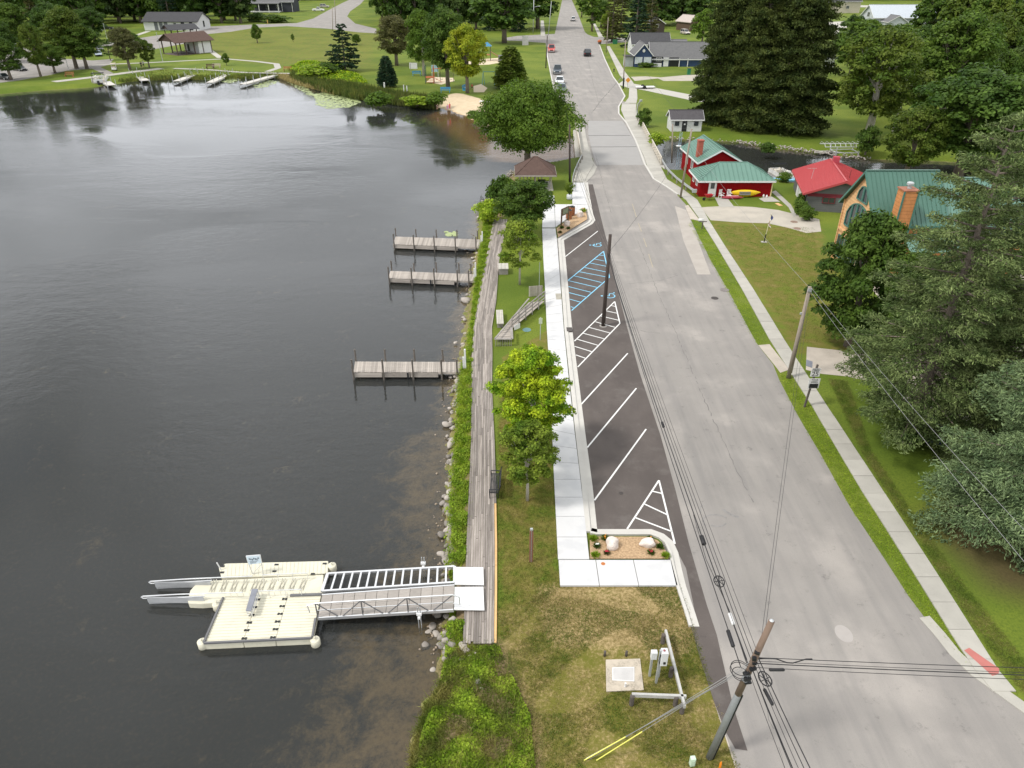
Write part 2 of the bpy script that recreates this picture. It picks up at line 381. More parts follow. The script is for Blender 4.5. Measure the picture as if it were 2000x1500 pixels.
n = new_asph.node_tree; N, L = n.nodes, n.links; p = [x for x in N if x.type == 'BSDF_PRINCIPLED'][0]; src = p.inputs['Base Color'].links[0].from_socket
c = mixc(N, L, mul(N, L, mr(N, L, noise(N, L, .55, 5, rough=.7, off=(4, 4, 0)), .50, .70), .45), src, (.155, .14, .13)); c = mixc(N, L, mul(N, L, mr(N, L, noise(N, L, 1.6, 7, rough=.8, off=(8, 2, 0)), .58, .72), .5), c, (.055, .05, .048)); L.new(c, p.inputs['Base Color'])
conc = mat('new_concrete', (.56, .56, .56), .75, var=.05, sc=.6, sc2=18, bmp=.08)
n = conc.node_tree; N, L = n.nodes, n.links; p = [x for x in N if x.type == 'BSDF_PRINCIPLED'][0]; src = p.inputs['Base Color'].links[0].from_socket
c = mixc(N, L, mul(N, L, mr(N, L, noise(N, L, .8, 4, off=(2, 0, 0)), .50, .66), .34), src, (.42, .43, .45)); c = mixc(N, L, mul(N, L, mr(N, L, noise(N, L, 3, 6, rough=.8, off=(1, 5, 0)), .60, .75), .30), c, (.33, .31, .28)); L.new(c, p.inputs['Base Color'])
oconc = mat('old_concrete', (.385, .37, .33), .85, var=.1, sc=1.2, sc2=22, bmp=.2, orand=.08)
curbm = mat('curb_concrete', (.50, .485, .45), .8, var=.08, sc=1, sc2=20, bmp=.1)
gravel = mat('gravel', (.42, .375, .32), .95, var=.18, sc=.8, sc2=16, bmp=.6, bd=.03)
gravel2 = mat('worn_drive', (.38, .35, .30), .95, var=.16, sc=.5, sc2=12, bmp=.3, col2=(.40, .36, .30))
road_l = [(1098,0),(1085,60),(1083,68),(1066,82),(1068,110),(1076,150),(1083,180),(1098,200),(1122,222),(1137,236),(1142,262),(1152,290),(1160,318),(1166,326),(1160,340),(1144,356),(1148,380),(1120,420),(1085,470),(1105,640),(1125,800),(1150,1030),(1290,1050),(1325,1150),(1350,1225),(1395,1370),(1440,1500),(1520,1800)]
road_r = [(1117,0),(1130,30),(1142,62),(1150,70),(1170,85),(1180,115),(1196,150),(1207,165),(1219,188),(1207,208),(1207,222),(1222,240),(1240,275),(1250,300),(1257,320),(1275,350),(1300,365),(1322,380),(1340,400),(1345,420),(1359,450),(1389,510),(1424,570),(1464,645),(1479,672),(1510,712),(1522,742),(1542,780),(1563,820),(1600,882),(1660,990),(1720,1080),(1775,1165),(1830,1238),(1860,1275),(1900,1312),(1950,1348),(2000,1384),(2300,1590),(2600,1800)]
sheet('road', pts(road_l, .012)+pts(road_r, .012)[::-1], .012, asph)
sheet('side_road', pts([(985,74),(1010,70),(1083,66),(1145,66),(1160,72),(1225,74),(1300,74),(1300,82),(1225,82),(1175,86),(1120,90),(1068,84),(1015,80),(985,79)], .02), .008, asph)
lotP = pts([(1146,360),(1158,360),(1175,430),(1190,490),(1205,560),(1225,640),(1250,730),(1290,850),(1320,960),(1345,1060),(1380,1180),(1400,1240),(1432,1380),(1460,1466),(1436,1462),(1418,1430),(1395,1372),(1370,1295),(1350,1225),(1362,1218),(1340,1110),(1318,1068),(1300,1048),(1275,1038),(1165,1036),(1157,1025),(1152,960),(1142,870),(1128,740),(1118,640),(1108,540),(1099,470),(1154,430),(1146,400)], .024)
sheet('parking_lot', lotP, .024, new_asph)
sheet('bridge_surface', pts([(1149,236),(1216,236),(1240,275),(1250,300),(1260,322),(1166,322),(1158,300),(1149,262)], .018), .016, mat('bridge_asphalt', (.30, .292, .282), .9, var=.06, sc=.5, sc2=40))
b = MB()
for a, c in (((1149,264.5),(1231,264.5)),((1153,287),(1243,286.5))): b.beam(at(*a, .02), at(*c, .02), .22, .012)
tag(b.build('bridge_expansion_joint', mat('joint', (.05, .05, .05)), None), kind='structure')
pat = mat('pale_patch', (.36, .33, .295), .95, var=.12, sc=.8)
sheet('asphalt_wear', pts([(1318,402),(1340,410),(1358,455),(1388,536),(1362,536),(1335,470)], .018), .016, pat)
sheet('asphalt_patch', [(at(1648,1238).x+.42*cos(t)*.9, at(1648,1238).y+.5*sin(t)) for t in np.linspace(0, 2*pi, 22)[:-1]], .017, mat('patch2', (.36, .335, .315), .9, var=.05))
sheet('road_shoulder', pts([(1366,1225),(1352,1228),(1322,1140),(1300,1065)][:2]+[(1395,1372),(1436,1500),(1450,1500),(1418,1430)], .01), .006, gravel)
# concrete gutters and curbs of the parking lot
curb_line = [(1141,356),(1143,375),(1147,400),(1150,418),(1154,430),(1149,436),(1092,468),(1096,520),(1105,640),(1117,750),(1128,850),(1140,950),(1148,1040)]
gut = mat('gutter', (.50, .485, .45), .8, var=.08, sc=1)
gP = pts(curb_line, .03); gp2 = ribbon(gP, .12)
def stripR(P, off0, off1, z, name, m, h=None):
    P = [Vector((q[0], q[1], 0)) for q in P]; A = []; B = []
    for k, q in enumerate(P):
        if k == 0: d = (P[1]-P[0]).normalized(); s = 1
        elif k == len(P)-1: d = (P[k]-P[k-1]).normalized(); s = 1
        else:
            d0 = (P[k]-P[k-1]).normalized(); d1 = (P[k+1]-P[k]).normalized(); d = (d0+d1).normalized(); s = 1/max(.45, d.dot(d1))
        nrm = Vector((d.y, -d.x, 0))*-1; A.append(q+nrm*off0*s); B.append(q+nrm*off1*s)
    b = MB(); h = h if h is not None else z-.25
    for k in range(len(P)-1):
        a, c, d, e = A[k], A[k+1], B[k+1], B[k]
        i = len(b.v); b.v += [(q.x, q.y, zz) for zz in (h, z) for q in (a, c, d, e)]
        b.f += [[i+4, i+5, i+6, i+7], [i, i+4, i+7, i+3] if k == 0 else [i, i+4, i+7, i+3], [i+1, i+2, i+6, i+5], [i, i+1, i+5, i+4], [i+3, i+7, i+6, i+2]]
    o = b.build(name, m); bm_ = bmesh.new(); bm_.from_mesh(o.data); bmesh.ops.recalc_face_normals(bm_, faces=bm_.faces); bm_.to_mesh(o.data); bm_.free()
    o['kind'] = 'structure'; return o
stripR(gP, -.13, .16, .122, 'lot_curb', curbm); stripR(gP, .16, .52, .036, 'lot_gutter', gut)
c2 = pts([(1152,1043),(1165,1046),(1270,1046),(1286,1052),(1298,1062),(1306,1080),(1312,1110),(1320,1145),(1338,1200),(1345,1224)], .03)
stripR(c2, 0, .15, .13, 'planter_curb', curbm); stripR(c2, .15, .50, .036, 'planter_gutter', gut)
# right side curbs
stripR(pts([(1800,1206),(1830,1240),(1860,1278),(1900,1316),(1950,1352),(2000,1388),(2200,1520)], .03), -.12, .42, .05, 'corner_curb', oconc)
stripR(pts([(1479,600),(1464,645),(1479,672)], .03)[:0] or pts([(1207,222),(1222,240),(1240,275),(1250,300),(1257,320),(1275,350),(1300,365),(1322,380)], .03), 0, .28, .10, 'bridge_curb', curbm)
stripR(pts([(1170,88),(1180,115),(1196,150),(1207,165),(1219,188),(1207,208),(1207,222)], .03), 0, .3, .10, 'roadside_curb', curbm)
stripR(pts([(1068,84),(1070,110),(1078,150),(1085,182),(1100,200)], .03), -.3, 0, .10, 'park_curb', curbm)
sheet('curb_apron', pts([(1137,309),(1152,300),(1160,318),(1166,326),(1160,340),(1144,357),(1141,356),(1147,342),(1128,328)], .05), .05, oconc)
# sidewalks made of slabs
def slabs(name, Lp, Rp, z, m, step, gap=.012, thick=.1, jit=.0):
    Lp = pts(Lp, z); Rp = pts(Rp, z); par = thing(name, '', '')
    for k in ('label', 'category'):
        if k in par: del par[k]
    par['kind'] = 'structure'
    def cum(P):
        s = [0]
        for i in range(1, len(P)): s.append(s[-1]+(P[i]-P[i-1]).length)
        return s
    cs = cum([(a+b)/2 for a, b in zip(Lp, Rp)]); T = cs[-1]; n = max(1, int(round(T/step)))
    def ev(P, s):
        for i in range(1, len(P)):
            if s <= cs[i] or i == len(P)-1: f = (s-cs[i-1])/(cs[i]-cs[i-1]); return P[i-1].lerp(P[i], f)
    for k in range(n):
        s0, s1 = T*k/n+gap, T*(k+1)/n-gap; br = [s0]+[c for c in cs if s0 < c < s1]+[s1]
        Q = [ev(Lp, s) for s in br]+[ev(Rp, s) for s in br[::-1]]
        b = MB(); b.prism(Q, z-thick, z+random.uniform(-jit, jit)); b.build('slab', m, par)
    return par
slabs('sidewalk', [(1059,446),(1061,500),(1065,570),(1068,640),(1073,720),(1078,830),(1082,930),(1086,1010),(1090,1092)], [(1085,446),(1088,470),(1095,560),(1101,640),(1110,730),(1122,840),(1133,930),(1142,1010),(1151,1092)], .13, conc, 1.62, .016)
slabs('sidewalk', [(1090.5,1093.5),(1151.5,1093.5),(1214,1093.5),(1268,1093.5),(1311,1093.5)], [(1093.5,1143),(1158,1143),(1224,1143),(1280,1143),(1324,1143)], .13, conc, 1.75, .016)
slabs('path', [(1126,242),(1128,262),(1128,285),(1137,309),(1127,327),(1118,354)], [(1140,240),(1144,262),(1150,290),(1160,320),(1147,342),(1141,355)], .12, oconc, 1.6)
slabs('path', [(1117.5,356),(1118,398)], [(1140.5,356.5),(1147,400)], .125, conc, 1.7)
slabs('path', [(1083,399),(1118,399),(1147.5,401)], [(1085,443),(1112,424),(1150,406)][:3], .125, conc, 1.7)
slabs('path', [(1062,382),(1061,400),(1059,444)], [(1082.5,382),(1082.5,400),(1084.5,444)], .125, conc, 1.7)
slabs('sidewalk', [(1215,202),(1213,214),(1222,236),(1232,256),(1245,280),(1258,305),(1266,330),(1282,352),(1310,368),(1340,390),(1370,432),(1400,480),(1450,565),(1502,660),(1545,728),(1585,790),(1647,896),(1682,955),(1728,1027),(1803,1147),(1860,1240),(1905,1308),(1940,1350)],
     [(1243,202),(1242,214),(1245,232),(1258,256),(1270,280),(1281,305),(1292,328),(1303,350),(1332,368),(1362,390),(1386,432),(1416,480),(1472,565),(1530,660),(1574,728),(1614,790),(1684,896),(1723,955),(1770,1027),(1848,1147),(1907,1240),(1950,1308),(1985,1350)], .07, oconc, 1.62, .012, jit=.008)
slabs('sidewalk', [(1158,45),(1169,72)], [(1162,45),(1178,72)], .07, oconc, 4)
slabs('sidewalk', [(1184,90),(1210,146),(1222,160),(1229,172),(1228,190),(1220,201)], [(1191,90),(1222,142),(1236,160),(1244,175),(1245,192),(1243,201)], .07, oconc, 3)
slabs('sidewalk', [(1056,40),(1056,70)], [(1062,40),(1065,70)], .05, oconc, 5)
sheet('driveway', pts([(1207,165),(1216,158),(1236,163),(1355,186),(1480,205),(1480,216),(1355,197),(1262,177),(1246,174),(1229,172)], .02), .02, oconc)
sheet('driveway', pts([(1232,150),(1260,149),(1290,151),(1346,146),(1420,147),(1420,158),(1296,158),(1285,153),(1240,158)], .02), .014, gravel2)
sheet('traffic_island', pts([(1213,196),(1218,198),(1230,200),(1226,215),(1220,228)], .05), .05, asph)
gatt = [(1369,405),(1380,404),(1420,402),(1470,404),(1520,410),(1560,420),(1600,428),(1604,452),(1575,455),(1540,445),(1500,436),(1440,434),(1388,430)]
sheet('driveway', pts(gatt, .02), .014, gravel2)
sheet('driveway', pts([(1338,402),(1344,400),(1368,432),(1360,430),(1348,428)], .02), .018, gravel)
sheet('driveway', pts([(1396,386),(1420,386),(1434,404),(1405,404)], .02), .03, oconc)
sheet('patio', pts([(1482,388),(1504,382),(1524,394),(1492,394)], .02), .03, oconc)
sheet('garden_path', pts([(1507,375),(1515,372),(1545,400),(1556,420),(1550,424),(1540,405),(1527,393)], .02), .03, oconc)
sheet('driveway', pts([(1576,677),(1640,684),(1660,690),(1900,700),(2100,700),(2100,880),(1860,860),(1700,745),(1655,735),(1605,730),(1574,722)], .02), .014, gravel)
sheet('driveway', pts([(1481,674),(1503,672),(1528,704),(1541,722),(1524,728),(1512,712)], .02), .018, gravel)
sheet('driveway', pts([(1700,560),(2100,480),(2100,700),(1900,700),(1760,640)], .02), .010, gravel)
sheet('crosswalk_pad', pts([(1883,1270),(1893,1265),(1952,1306),(1950,1317),(1938,1320)], .08), .079, mat('red_pad', (.42, .15, .13), .8, var=.1))
mulch = mat('wood_mulch', (.42, .28, .16), .95, var=.35, sc=9, sc2=45, bmp=.9, bd=.05, col2=(.50, .36, .22))
sheet('planting_bed', pts([(1152,1048),(1268,1048),(1284,1055),(1296,1066),(1303,1082),(1308,1091),(1152,1091)], .1), .10, mulch)
sheet('planting_bed', pts([(1087,446),(1113,426),(1143,407),(1146,420),(1147,428),(1090,463)], .1), .10, mulch)
# park roads and paths
sheet('park_road', pts([(195,86),(250,78),(300,70),(370,60),(400,52),(490,48),(580,45),(612,36),(645,18),(668,6),(690,-4),(715,-4),(704,8),(684,22),(678,32),(694,46),(735,56),(735,65),(700,63),(640,56),(560,51),(500,54),(450,62),(392,68),(378,82),(290,98),(262,96),(290,84),(250,88),(200,92)], .02), .012, asph)
sheet('car_park', pts([(-60,88),(40,90),(80,105),(130,115),(180,118),(222,115),(214,126),(196,131),(222,143),(205,146),(180,134),(130,138),(100,146),(30,158),(-60,168)], .02), .012, asph)
for q, wd, z in (([(105,160),(190,150),(250,142),(315,134)], 3.2, .05), ([(180,128),(230,125),(300,122),(440,115),(500,120),(540,125),(543,133),(522,140)], 1.8, .03), ([(385,84),(405,95),(430,113)], 1.8, .034), ([(340,134),(400,136),(480,142),(575,144)], 1.8, .05), ([(250,75),(275,66),(290,61)], 2.2, .03)):
    sheet('path', ribbon(pts(q), wd), z, oconc)
for P in ([(905,122),(935,116),(985,112),(978,122),(955,126),(925,127)], [(832,160),(845,150),(885,152),(888,158),(862,165)], [(925,168),(940,164),(952,172),(945,180),(925,180)]):
    sheet('play_sand', pts(P, .02), .012, mat('pale_sand', (.55, .46, .33), .95, var=.1))

# ------------------------------------------------------------------ painted lines
wp = mat('white_paint', (.70, .70, .68), .6, var=.06, sc=3); bp = mat('blue_paint', (.20, .52, .72), .6, var=.15, sc=3)
def line(b, a, c, wd=.10, z=.030): A, C = at(*a, z), at(*c, z); ribmesh(b, [A, C], wd, z)
def lines(name, segs, m, label=None, wd=.10):
    b = MB()
    for k, (a, c) in enumerate(segs): line(b, a, c, wd, .030+.0008*(k % 3))
    o = b.build(name, m); o['kind'] = 'structure'; return o
for a, c in (((1168,451),(1103,502)), ((1226,690),(1135,790)), ((1243,758),(1147,874)), ((1262,838),(1161,977))): lines('parking_line', [(a, c)], wp)
lines('parking_line', [((1287,938),(1225,1033)), ((1287,938),(1318,1062)), ((1273,959),(1294,964)), ((1258,984),(1303,1005)), ((1241,1011),(1312,1038))], wp)
def Q(x, y): return (1050+x/4.168, 400+y/4.168)
S2 = [((628,787),(300,1110)), ((628,787),(670,965)), ((670,965),(327,1320)), ((600,820),(635,828)), ((553,862),(648,883)), ((515,905),(660,940)), ((470,952),(630,997)), ((420,998),(590,1043)), ((370,1045),(540,1090)), ((318,1093),(490,1143)), ((302,1152),(440,1195)), ((312,1222),(392,1250))]
lines('parking_line', [(Q(*a), Q(*c)) for a, c in S2], wp)
S3 = [((537,378),(248,615)), ((537,378),(585,590)), ((585,590),(277,860)), ((497,410),(540,412)), ((460,440),(545,458)), ((420,472),(558,500)), ((383,510),(565,548)), ((342,545),(575,590)), ((297,578),(520,632)), ((250,617),(485,672)), ((250,665),(435,712)), ((256,715),(393,750)), ((262,768),(348,792)), ((270,830),(295,836))]
lines('parking_line', [(Q(*a), Q(*c)) for a, c in S3], bp)
def wheelchair(px, py):
    c = at(px, py, .03); b = MB(); M = lambda x, y: Vector((c.x-y*1.0+x*.15, c.y+x*1.0, 0))
    ar = [M(-.15+.42*cos(t), -.05+.42*sin(t)) for t in np.linspace(R(60), R(330), 14)]; ribmesh(b, ar, .1, .0305)
    ribmesh(b, [M(-.1, .55), M(-.1, .05), M(.35, .05), M(.55, -.4), M(.72, -.35)], .1, .0312)
    ribmesh(b, [M(-.1, .32), M(.28, .3)], .08, .0318)
    cc = M(-.1, .72); b.poly([(cc.x+.11*cos(t), cc.y+.11*sin(t), .0309) for t in np.linspace(0, 2*pi, 13)[:-1]])
    tag(b.build('accessible_symbol', bp), kind='structure')
wheelchair(1166, 478); wheelchair(1191, 577)
yp = mat('yellow_paint', (.34, .30, .225), .9, var=.2, sc=6)
for a, c in (((1235,398),(1243,424)), ((1247,436),(1253,452)), ((1257,465),(1263,482)), ((1267,496),(1275,522))): lines('centre_line', [(a, c)], yp, wd=.09)
# seams and tyre marks on the old road
crk = mat('crack_fill', (.15, .142, .135), .9, var=.15, sc=2)
def crack(P, wd, wob=.06, z=.0165):
    Pw = [Vector((p_.x, p_.y, 0)) for p_ in pts(P)]; o = []
    for i in range(len(Pw)-1):
        n_ = max(2, int((Pw[i+1]-Pw[i]).length/.35))
        for k in range(n_): q_ = Pw[i].lerp(Pw[i+1], k/n_); o.append(q_+Vector((random.uniform(-wob, wob), random.uniform(-wob, wob)*.4, 0)))
    b = MB(); L_ = len(o)-1
    for k in range(L_):
        if random.random() < .12: continue
        ribmesh(b, [o[k], o[k+1]], wd*random.uniform(.4, 1.3), z+.0004*(k % 2))
    tag(b.build('road_crack', crk), kind='structure')
crack([(1163,300),(1178,360),(1195,420)], .05); crack([(1245,470),(1280,560),(1322,655),(1375,780),(1430,900),(1475,990)], .045); crack([(1211,632),(1260,648),(1300,652)], .05); crack([(1212,556),(1290,548),(1330,536)], .04)
crack([(1140,60),(1147,110),(1158,160),(1170,205)], .08, .12, .0172); crack([(1138,175),(1210,172)], .07, .1, .0172); crack([(1215,150),(1175,195),(1155,222)], .22, .1, .0172); crack([(1490,1370),(1530,1480),(1545,1560)], .02)
def skid(cx, cy, r, a0, a1, wd): c_ = at(cx, cy); b = MB(); ribmesh(b, [Vector((c_.x+r*cos(t_), c_.y+r*sin(t_)*.8, 0)) for t_ in np.linspace(a0, a1, 14)], wd, .0195); tag(b.build('tyre_mark', mat('rubber', (.215, .205, .198), .9, var=.3, sc=4)), kind='structure')
skid(1400, 1020, .75, .6, 3.6, .09); skid(1398, 1018, .55, 4.0, 5.9, .09); skid(1410, 1000, 1.2, 2.4, 3.2, .07); skid(1460, 985, 1.6, 3.5, 4.2, .16)
# manholes and covers, each a thing
def cover(px, py, r, m, label, z=.03, cat='manhole cover'):
    c = at(px, py, z); t = thing('manhole_cover', label, cat, c)
    MB().lathe([(r, -.02), (r, .005), (r-.04, .012), (.001, .012)], n=20).build('lid', m, t)
    b = MB()
    for k in range(-2, 3): l = math.sqrt(max(0, (r*.8)**2-(k*r*.3)**2)); b.box((0, k*r*.3, .015), (2*l, r*.08, .01))
    b.build('rib', m, t)
iron = mat('cast_iron', (.085, .075, .07), .7, .3, var=.2)
cover(1396, 582, .33, iron, 'round dark iron manhole cover in the road by the right verge')
cover(1415, 566, .42, mat('drain', (.2, .18, .17)), 'worn grey drain cover at the edge of the right verge')
cover(1551, 433, .42, mat('rusty', (.24, .17, .13)), 'rusty round cover in the pale driveway, the farther of two')
cover(1557, 446, .42, mat('rusty', (.24, .17, .13)), 'rusty round cover in the pale driveway, the nearer of two')
cover(1029, 644, .36, mat('teal', (.12, .22, .23), .6), 'round blue green cover in the bare patch beside the wooden ramp', .02)
cover(1178, 1101, .11, mat('orange_rust', (.50, .19, .06), .7), 'small orange access cap in the white concrete walk', .13, 'access cap')
cover(1213, 963, .14, iron, 'small black valve cap in the dark parking lot', .03, 'valve cap')
b = MB(); c = at(1091, 579, .13); b.box((c.x, c.y, .137), (.5, 1.3, .012)); tag(b.build('tactile_pad', mat('tactile', (.33, .31, .26))), kind='structure')
b = MB(); c = at(1112, 645, .05); b.box((c.x, c.y, .07), (.45, .7, .16)); tag(b.build('storm_drain', iron), 'black iron storm drain inlet in the curb beside the white sidewalk', 'storm drain')
# bridge over the channel
dk = MB(); dk.prism(pts([(1118,238),(1248,228),(1300,330),(1125,322)], -.02), -.55, -.03)
tag(dk.build('bridge_deck', oconc), kind='structure')
# ================================================================== vegetation
def rdir(n): return norm(rng.normal(size=(n, 3)))
def crown_cards(blobs, n, size, up=.35, fill=.25, squash=.8):
    """leaf cards on and inside uneven clumps"""
    cs = np.array([b[:3] for b in blobs]); rs = np.array([b[3] for b in blobs])
    pk = rng.choice(len(blobs), n, p=rs**2/np.sum(rs**2)); d = rdir(n); d[:, 2] = np.where(d[:, 2] < -.3, -d[:, 2]*.6, d[:, 2])
    rad = np.where(rng.random(n) < fill, rng.uniform(.2, .9, n), rng.uniform(.82, 1.12, n))
    C = cs[pk]+d*(rs[pk]*rad)[:, None]*np.array([1, 1, squash])
    nr = norm(d*1.0+rdir(n)*.75+np.array([0, 0, up])); U = norm(np.cross(nr, rdir(n))); Wd = np.cross(nr, U)
    s = size*rng.uniform(.6, 1.45, n); return cards(C, U, Wd, s, s*.62)
def crown_blobs(R_, z0, z1, nb, shape='round', br=.36, gap=0):
    o = []; cz = (z0+z1)/2; hz = (z1-z0)/2
    for k in range(nb):
        f = (k+.5)/nb; zz = 1-2*f; a = k*2.39996+random.uniform(-.4, .4)
        rr = math.sqrt(max(0, 1-zz*zz))
        if shape == 'cone': rr = .12+.88*f**.8*(1 if f < .85 else .7)
        if shape == 'vase': rr *= 1.1 if zz > 0 else .75
        if shape == 'egg': rr *= .85+.3*f
        q = random.uniform(.5, .98) if br < .3 else random.uniform(.6, .88); b = R_*br*random.uniform(.6, 1.35)*(.45+.55*f if shape == 'cone' else 1)
        if random.random() < gap: continue
        o.append((rr*R_*q*cos(a), rr*R_*q*sin(a), cz+zz*hz*.84, b))
    o.append((0, 0, cz, R_*.5)); o.append((0, 0, cz+hz*.4, R_*.4))
    return o
def trunk_mesh(h, r, blobs, zlo, n=8, lean=0):
    b = MB(); P = [(0, 0, -.1), (lean*.2, 0, h*.25), (lean*.5, .02*h, h*.5), (lean, 0, h*.82)]
    b.tube(P, [r*1.35, r, r*.75, r*.2], n)
    for k, q in enumerate(blobs[:14]):
        s = min(max(zlo*.75, q[2]*.55), h*.7); f = s/h
        b.tube([(lean*f, 0, s), (q[0]*.5, q[1]*.5, (s+q[2])/2*.98), (q[0]*.95, q[1]*.95, q[2])], [r*.38, r*.22, r*.06], 5, False)
    return b
bark = mat('bark', (.17, .14, .115), .95, var=.3, sc=2, sc2=14, bmp=.6, bd=.03, stretch=(1, 1, .25))
palebark = mat('pale_bark', (.42, .39, .34), .9, var=.25, sc=3, sc2=14, bmp=.4, bd=.02, stretch=(1, 1, .3))
LM = dict(
 green=leafmat('leaf_green', (.060, .115, .014), (.115, .185, .026)),
 mid=leafmat('leaf_mid', (.048, .095, .016), (.105, .165, .030)),
 dark=leafmat('leaf_dark', (.032, .070, .014), (.078, .135, .027)),
 yellow=leafmat('leaf_yellow', (.15, .21, .018), (.32, .35, .03)),
 fresh=leafmat('leaf_fresh', (.085, .15, .016), (.24, .30, .045), sc=.9, jit=.45),
 lime=leafmat('leaf_lime', (.10, .22, .012), (.36, .44, .026), sc=.9, jit=.45),
 olive=leafmat('leaf_olive', (.055, .098, .014), (.125, .165, .030)),
 brown=leafmat('leaf_brown', (.075, .080, .032), (.125, .125, .055)),
 forest=leafmat('leaf_forest', (.032, .060, .018), (.075, .115, .030), sc=.25),
 spruce=leafmat('needle_spruce', (.068, .108, .036), (.215, .265, .115), sc=1.3, jit=.45, trans=.1),
 blue=leafmat('needle_blue', (.068, .112, .058), (.185, .255, .135), sc=1.3, jit=.4, trans=.1),
 darkn=leafmat('needle_dark', (.034, .056, .016), (.098, .124, .034), sc=.6, jit=.35, trans=.1),
 pine=leafmat('needle_pine', (.020, .048, .028), (.045, .085, .045), sc=.8, trans=.1),
 weed=leafmat('weed', (.16, .26, .020), (.33, .42, .055), sc=1.6, jit=.45, trans=.4),
 reed=leafmat('reed', (.070, .110, .030), (.16, .17, .055), sc=.7, jit=.4),
 grass=leafmat('grass_blade', (.10, .15, .030), (.24, .22, .085), sc=.8, jit=.4),
 straw=leafmat('straw', (.30, .24, .12), (.44, .36, .21), sc=2, jit=.3))
PROTO = {}
def broadleaf(key, h, R_, z0, nb=26, n=6000, size=.4, shape='round', gap=0, r=None, br=.36, fill=.25):
    """one tree of a kind; later ones share its meshes"""
    bl = crown_blobs(R_, z0, h, nb, shape, br, gap)
    V, F_ = crown_cards(bl, n, size, fill=fill)
    o = npmesh('crown', V, F_, LM['green']); me = o.data; bpy.data.objects.remove(o)
    tb = trunk_mesh(h, r or R_*.075, bl, z0).build('trunk', bark); tm = tb.data; tm.polygons.foreach_set('use_smooth', [True]*len(tm.polygons)); bpy.data.objects.remove(tb)
    PROTO[key] = (me, tm, h, R_)
def conifer(key, h, R_, z0=.6, whorls=26, per=7, size=.32, droop=.25, rad=None, n2=5, taper=.9, ragged=.2, tuft=0, tin=.22, wr=.42):
    Cs, Us, Ws, Ls, Wd = [], [], [], [], []; tb = MB()
    r = rad or h*.014
    tb.tube([(0, 0, -.1), (0, 0, h*.4), (0, 0, h*.98)], [r*1.3, r*.8, r*.12], 8)
    for i in range(whorls):
        f = (i+.5)/whorls; z = z0+(h-z0)*f; Rm = R_*min(1, .75+f*1.5)*(1-f)**taper+.25
        npb = max(4, int(per*(1-.35*f)))
        for k in range(npb):
            if random.random() < ragged*.4: continue
            a = 2*pi*(k+random.random()*.8)/npb+i*1.7; bl = Rm*random.uniform(1-ragged, 1+ragged*.6)
            dz = -droop*bl*random.uniform(.6, 1.3)*(1-f*.9)+bl*.35*f; ca, sa = cos(a), sin(a)
            zb = z+random.uniform(-.3, .3)*(h-z0)/whorls
            if bl > 1.: tb.tube([(0, 0, zb), (ca*bl*.55, sa*bl*.55, zb+dz*.65), (ca*bl*.95, sa*bl*.95, zb+dz)], [r*.22, r*.13, r*.04], 4, False)
            ns = max(3, int(bl/(size*.62)))
            for s in range(ns):
                t = tin+(1.02-tin)*(s+random.random()*.6)/ns
                if t > 1.03: continue
                px_, py_, pz = ca*bl*t, sa*bl*t, zb+dz*t*(1.5-.5*t)*.9
                lat = bl*.42*(1-.72*t)*random.uniform(.7, 1.2)+.10
                for sd_ in (-1, 1):
                    for q in range(n2):
                        w_ = lat*(q+.6)/n2; Cs.append((px_-sa*sd_*w_+ca*w_*.45, py_+ca*sd_*w_+sa*w_*.45, pz-w_*.22+random.uniform(-.05, .09)))
                        Us.append((ca*.8-sa*sd_*.6+random.uniform(-.4, .4), sa*.8+ca*sd_*.6+random.uniform(-.4, .4), random.uniform(-.75, .35)))
                Cs.append((px_, py_, pz+.05)); Us.append((ca, sa, random.uniform(-.3, .5)))
    C = np.array(Cs); U = norm(np.array(Us))
    if tuft:
        k = rng.random(len(C)) > .18; C, U = C[k], U[k]; m_ = len(C); C = np.repeat(C, tuft, 0)+rng.normal(0, 1, (m_*tuft, 3))*np.array([1, 1, .7])*size*.62; U = norm(np.repeat(U, tuft, 0)+rng.normal(0, .6, (m_*tuft, 3)))
    n = len(C); C = C+rng.normal(0, size*.15, C.shape)
    nr = norm(np.array([0, 0, 1.])+rng.normal(0, .55, (n, 3))); Wv = norm(np.cross(nr, U)); s = size*rng.uniform(.65, 1.4, n)
    V, F_ = cards(C, U, Wv, s, s*wr)
    # second set crossed, so that tufts have body
    V2, F2 = cards(C+np.array([0, 0, -.03]), U, norm(np.cross(U, Wv)), s*.9, s*wr*.85)
    V = np.concatenate([V, V2]); F_ = np.concatenate([F_, F2+len(C)*4])
    o = npmesh('crown', V, F_, LM['spruce']); me = o.data; bpy.data.objects.remove(o)
    t_ = tb.build('trunk', bark); tm = t_.data; bpy.data.objects.remove(t_); PROTO[key] = (me, tm, h, R_)
def plant_tree(key, loc, h, R_, leaf, label, name='broadleaf_tree', cat='tree', group=None, trunk=None, rz=None, lean=(0, 0)):
    me, tm, ph, pr = PROTO[key]
    t = thing(name, label, cat, (loc[0], loc[1], loc[2] if len(loc) > 2 else 0), random.uniform(0, 6.28) if rz is None else rz, group)
    t.rotation_euler[0] = lean[0]; t.rotation_euler[1] = lean[1]
    for nm, d, mt in (('trunk', tm, trunk or bark), ('crown', me, LM[leaf])):
        o = link(bpy.data.objects.new(nm, d), t); o.scale = (R_/pr, R_/pr, h/ph)
        o.material_slots[0].link = 'OBJECT'; o.material_slots[0].material = mt
    return t
def pxtree(key, bx, by, ty, wpx, leaf, label, **k):
    """tree measured in the photograph: foot, top row, crown width"""
    g_ = at(bx, by); h = zt(g_.y, ty); d = g_.y*CT+(HC-h*.5)*ST; return plant_tree(key, g_, h, wpx/2/FP*d, leaf, label, **k)
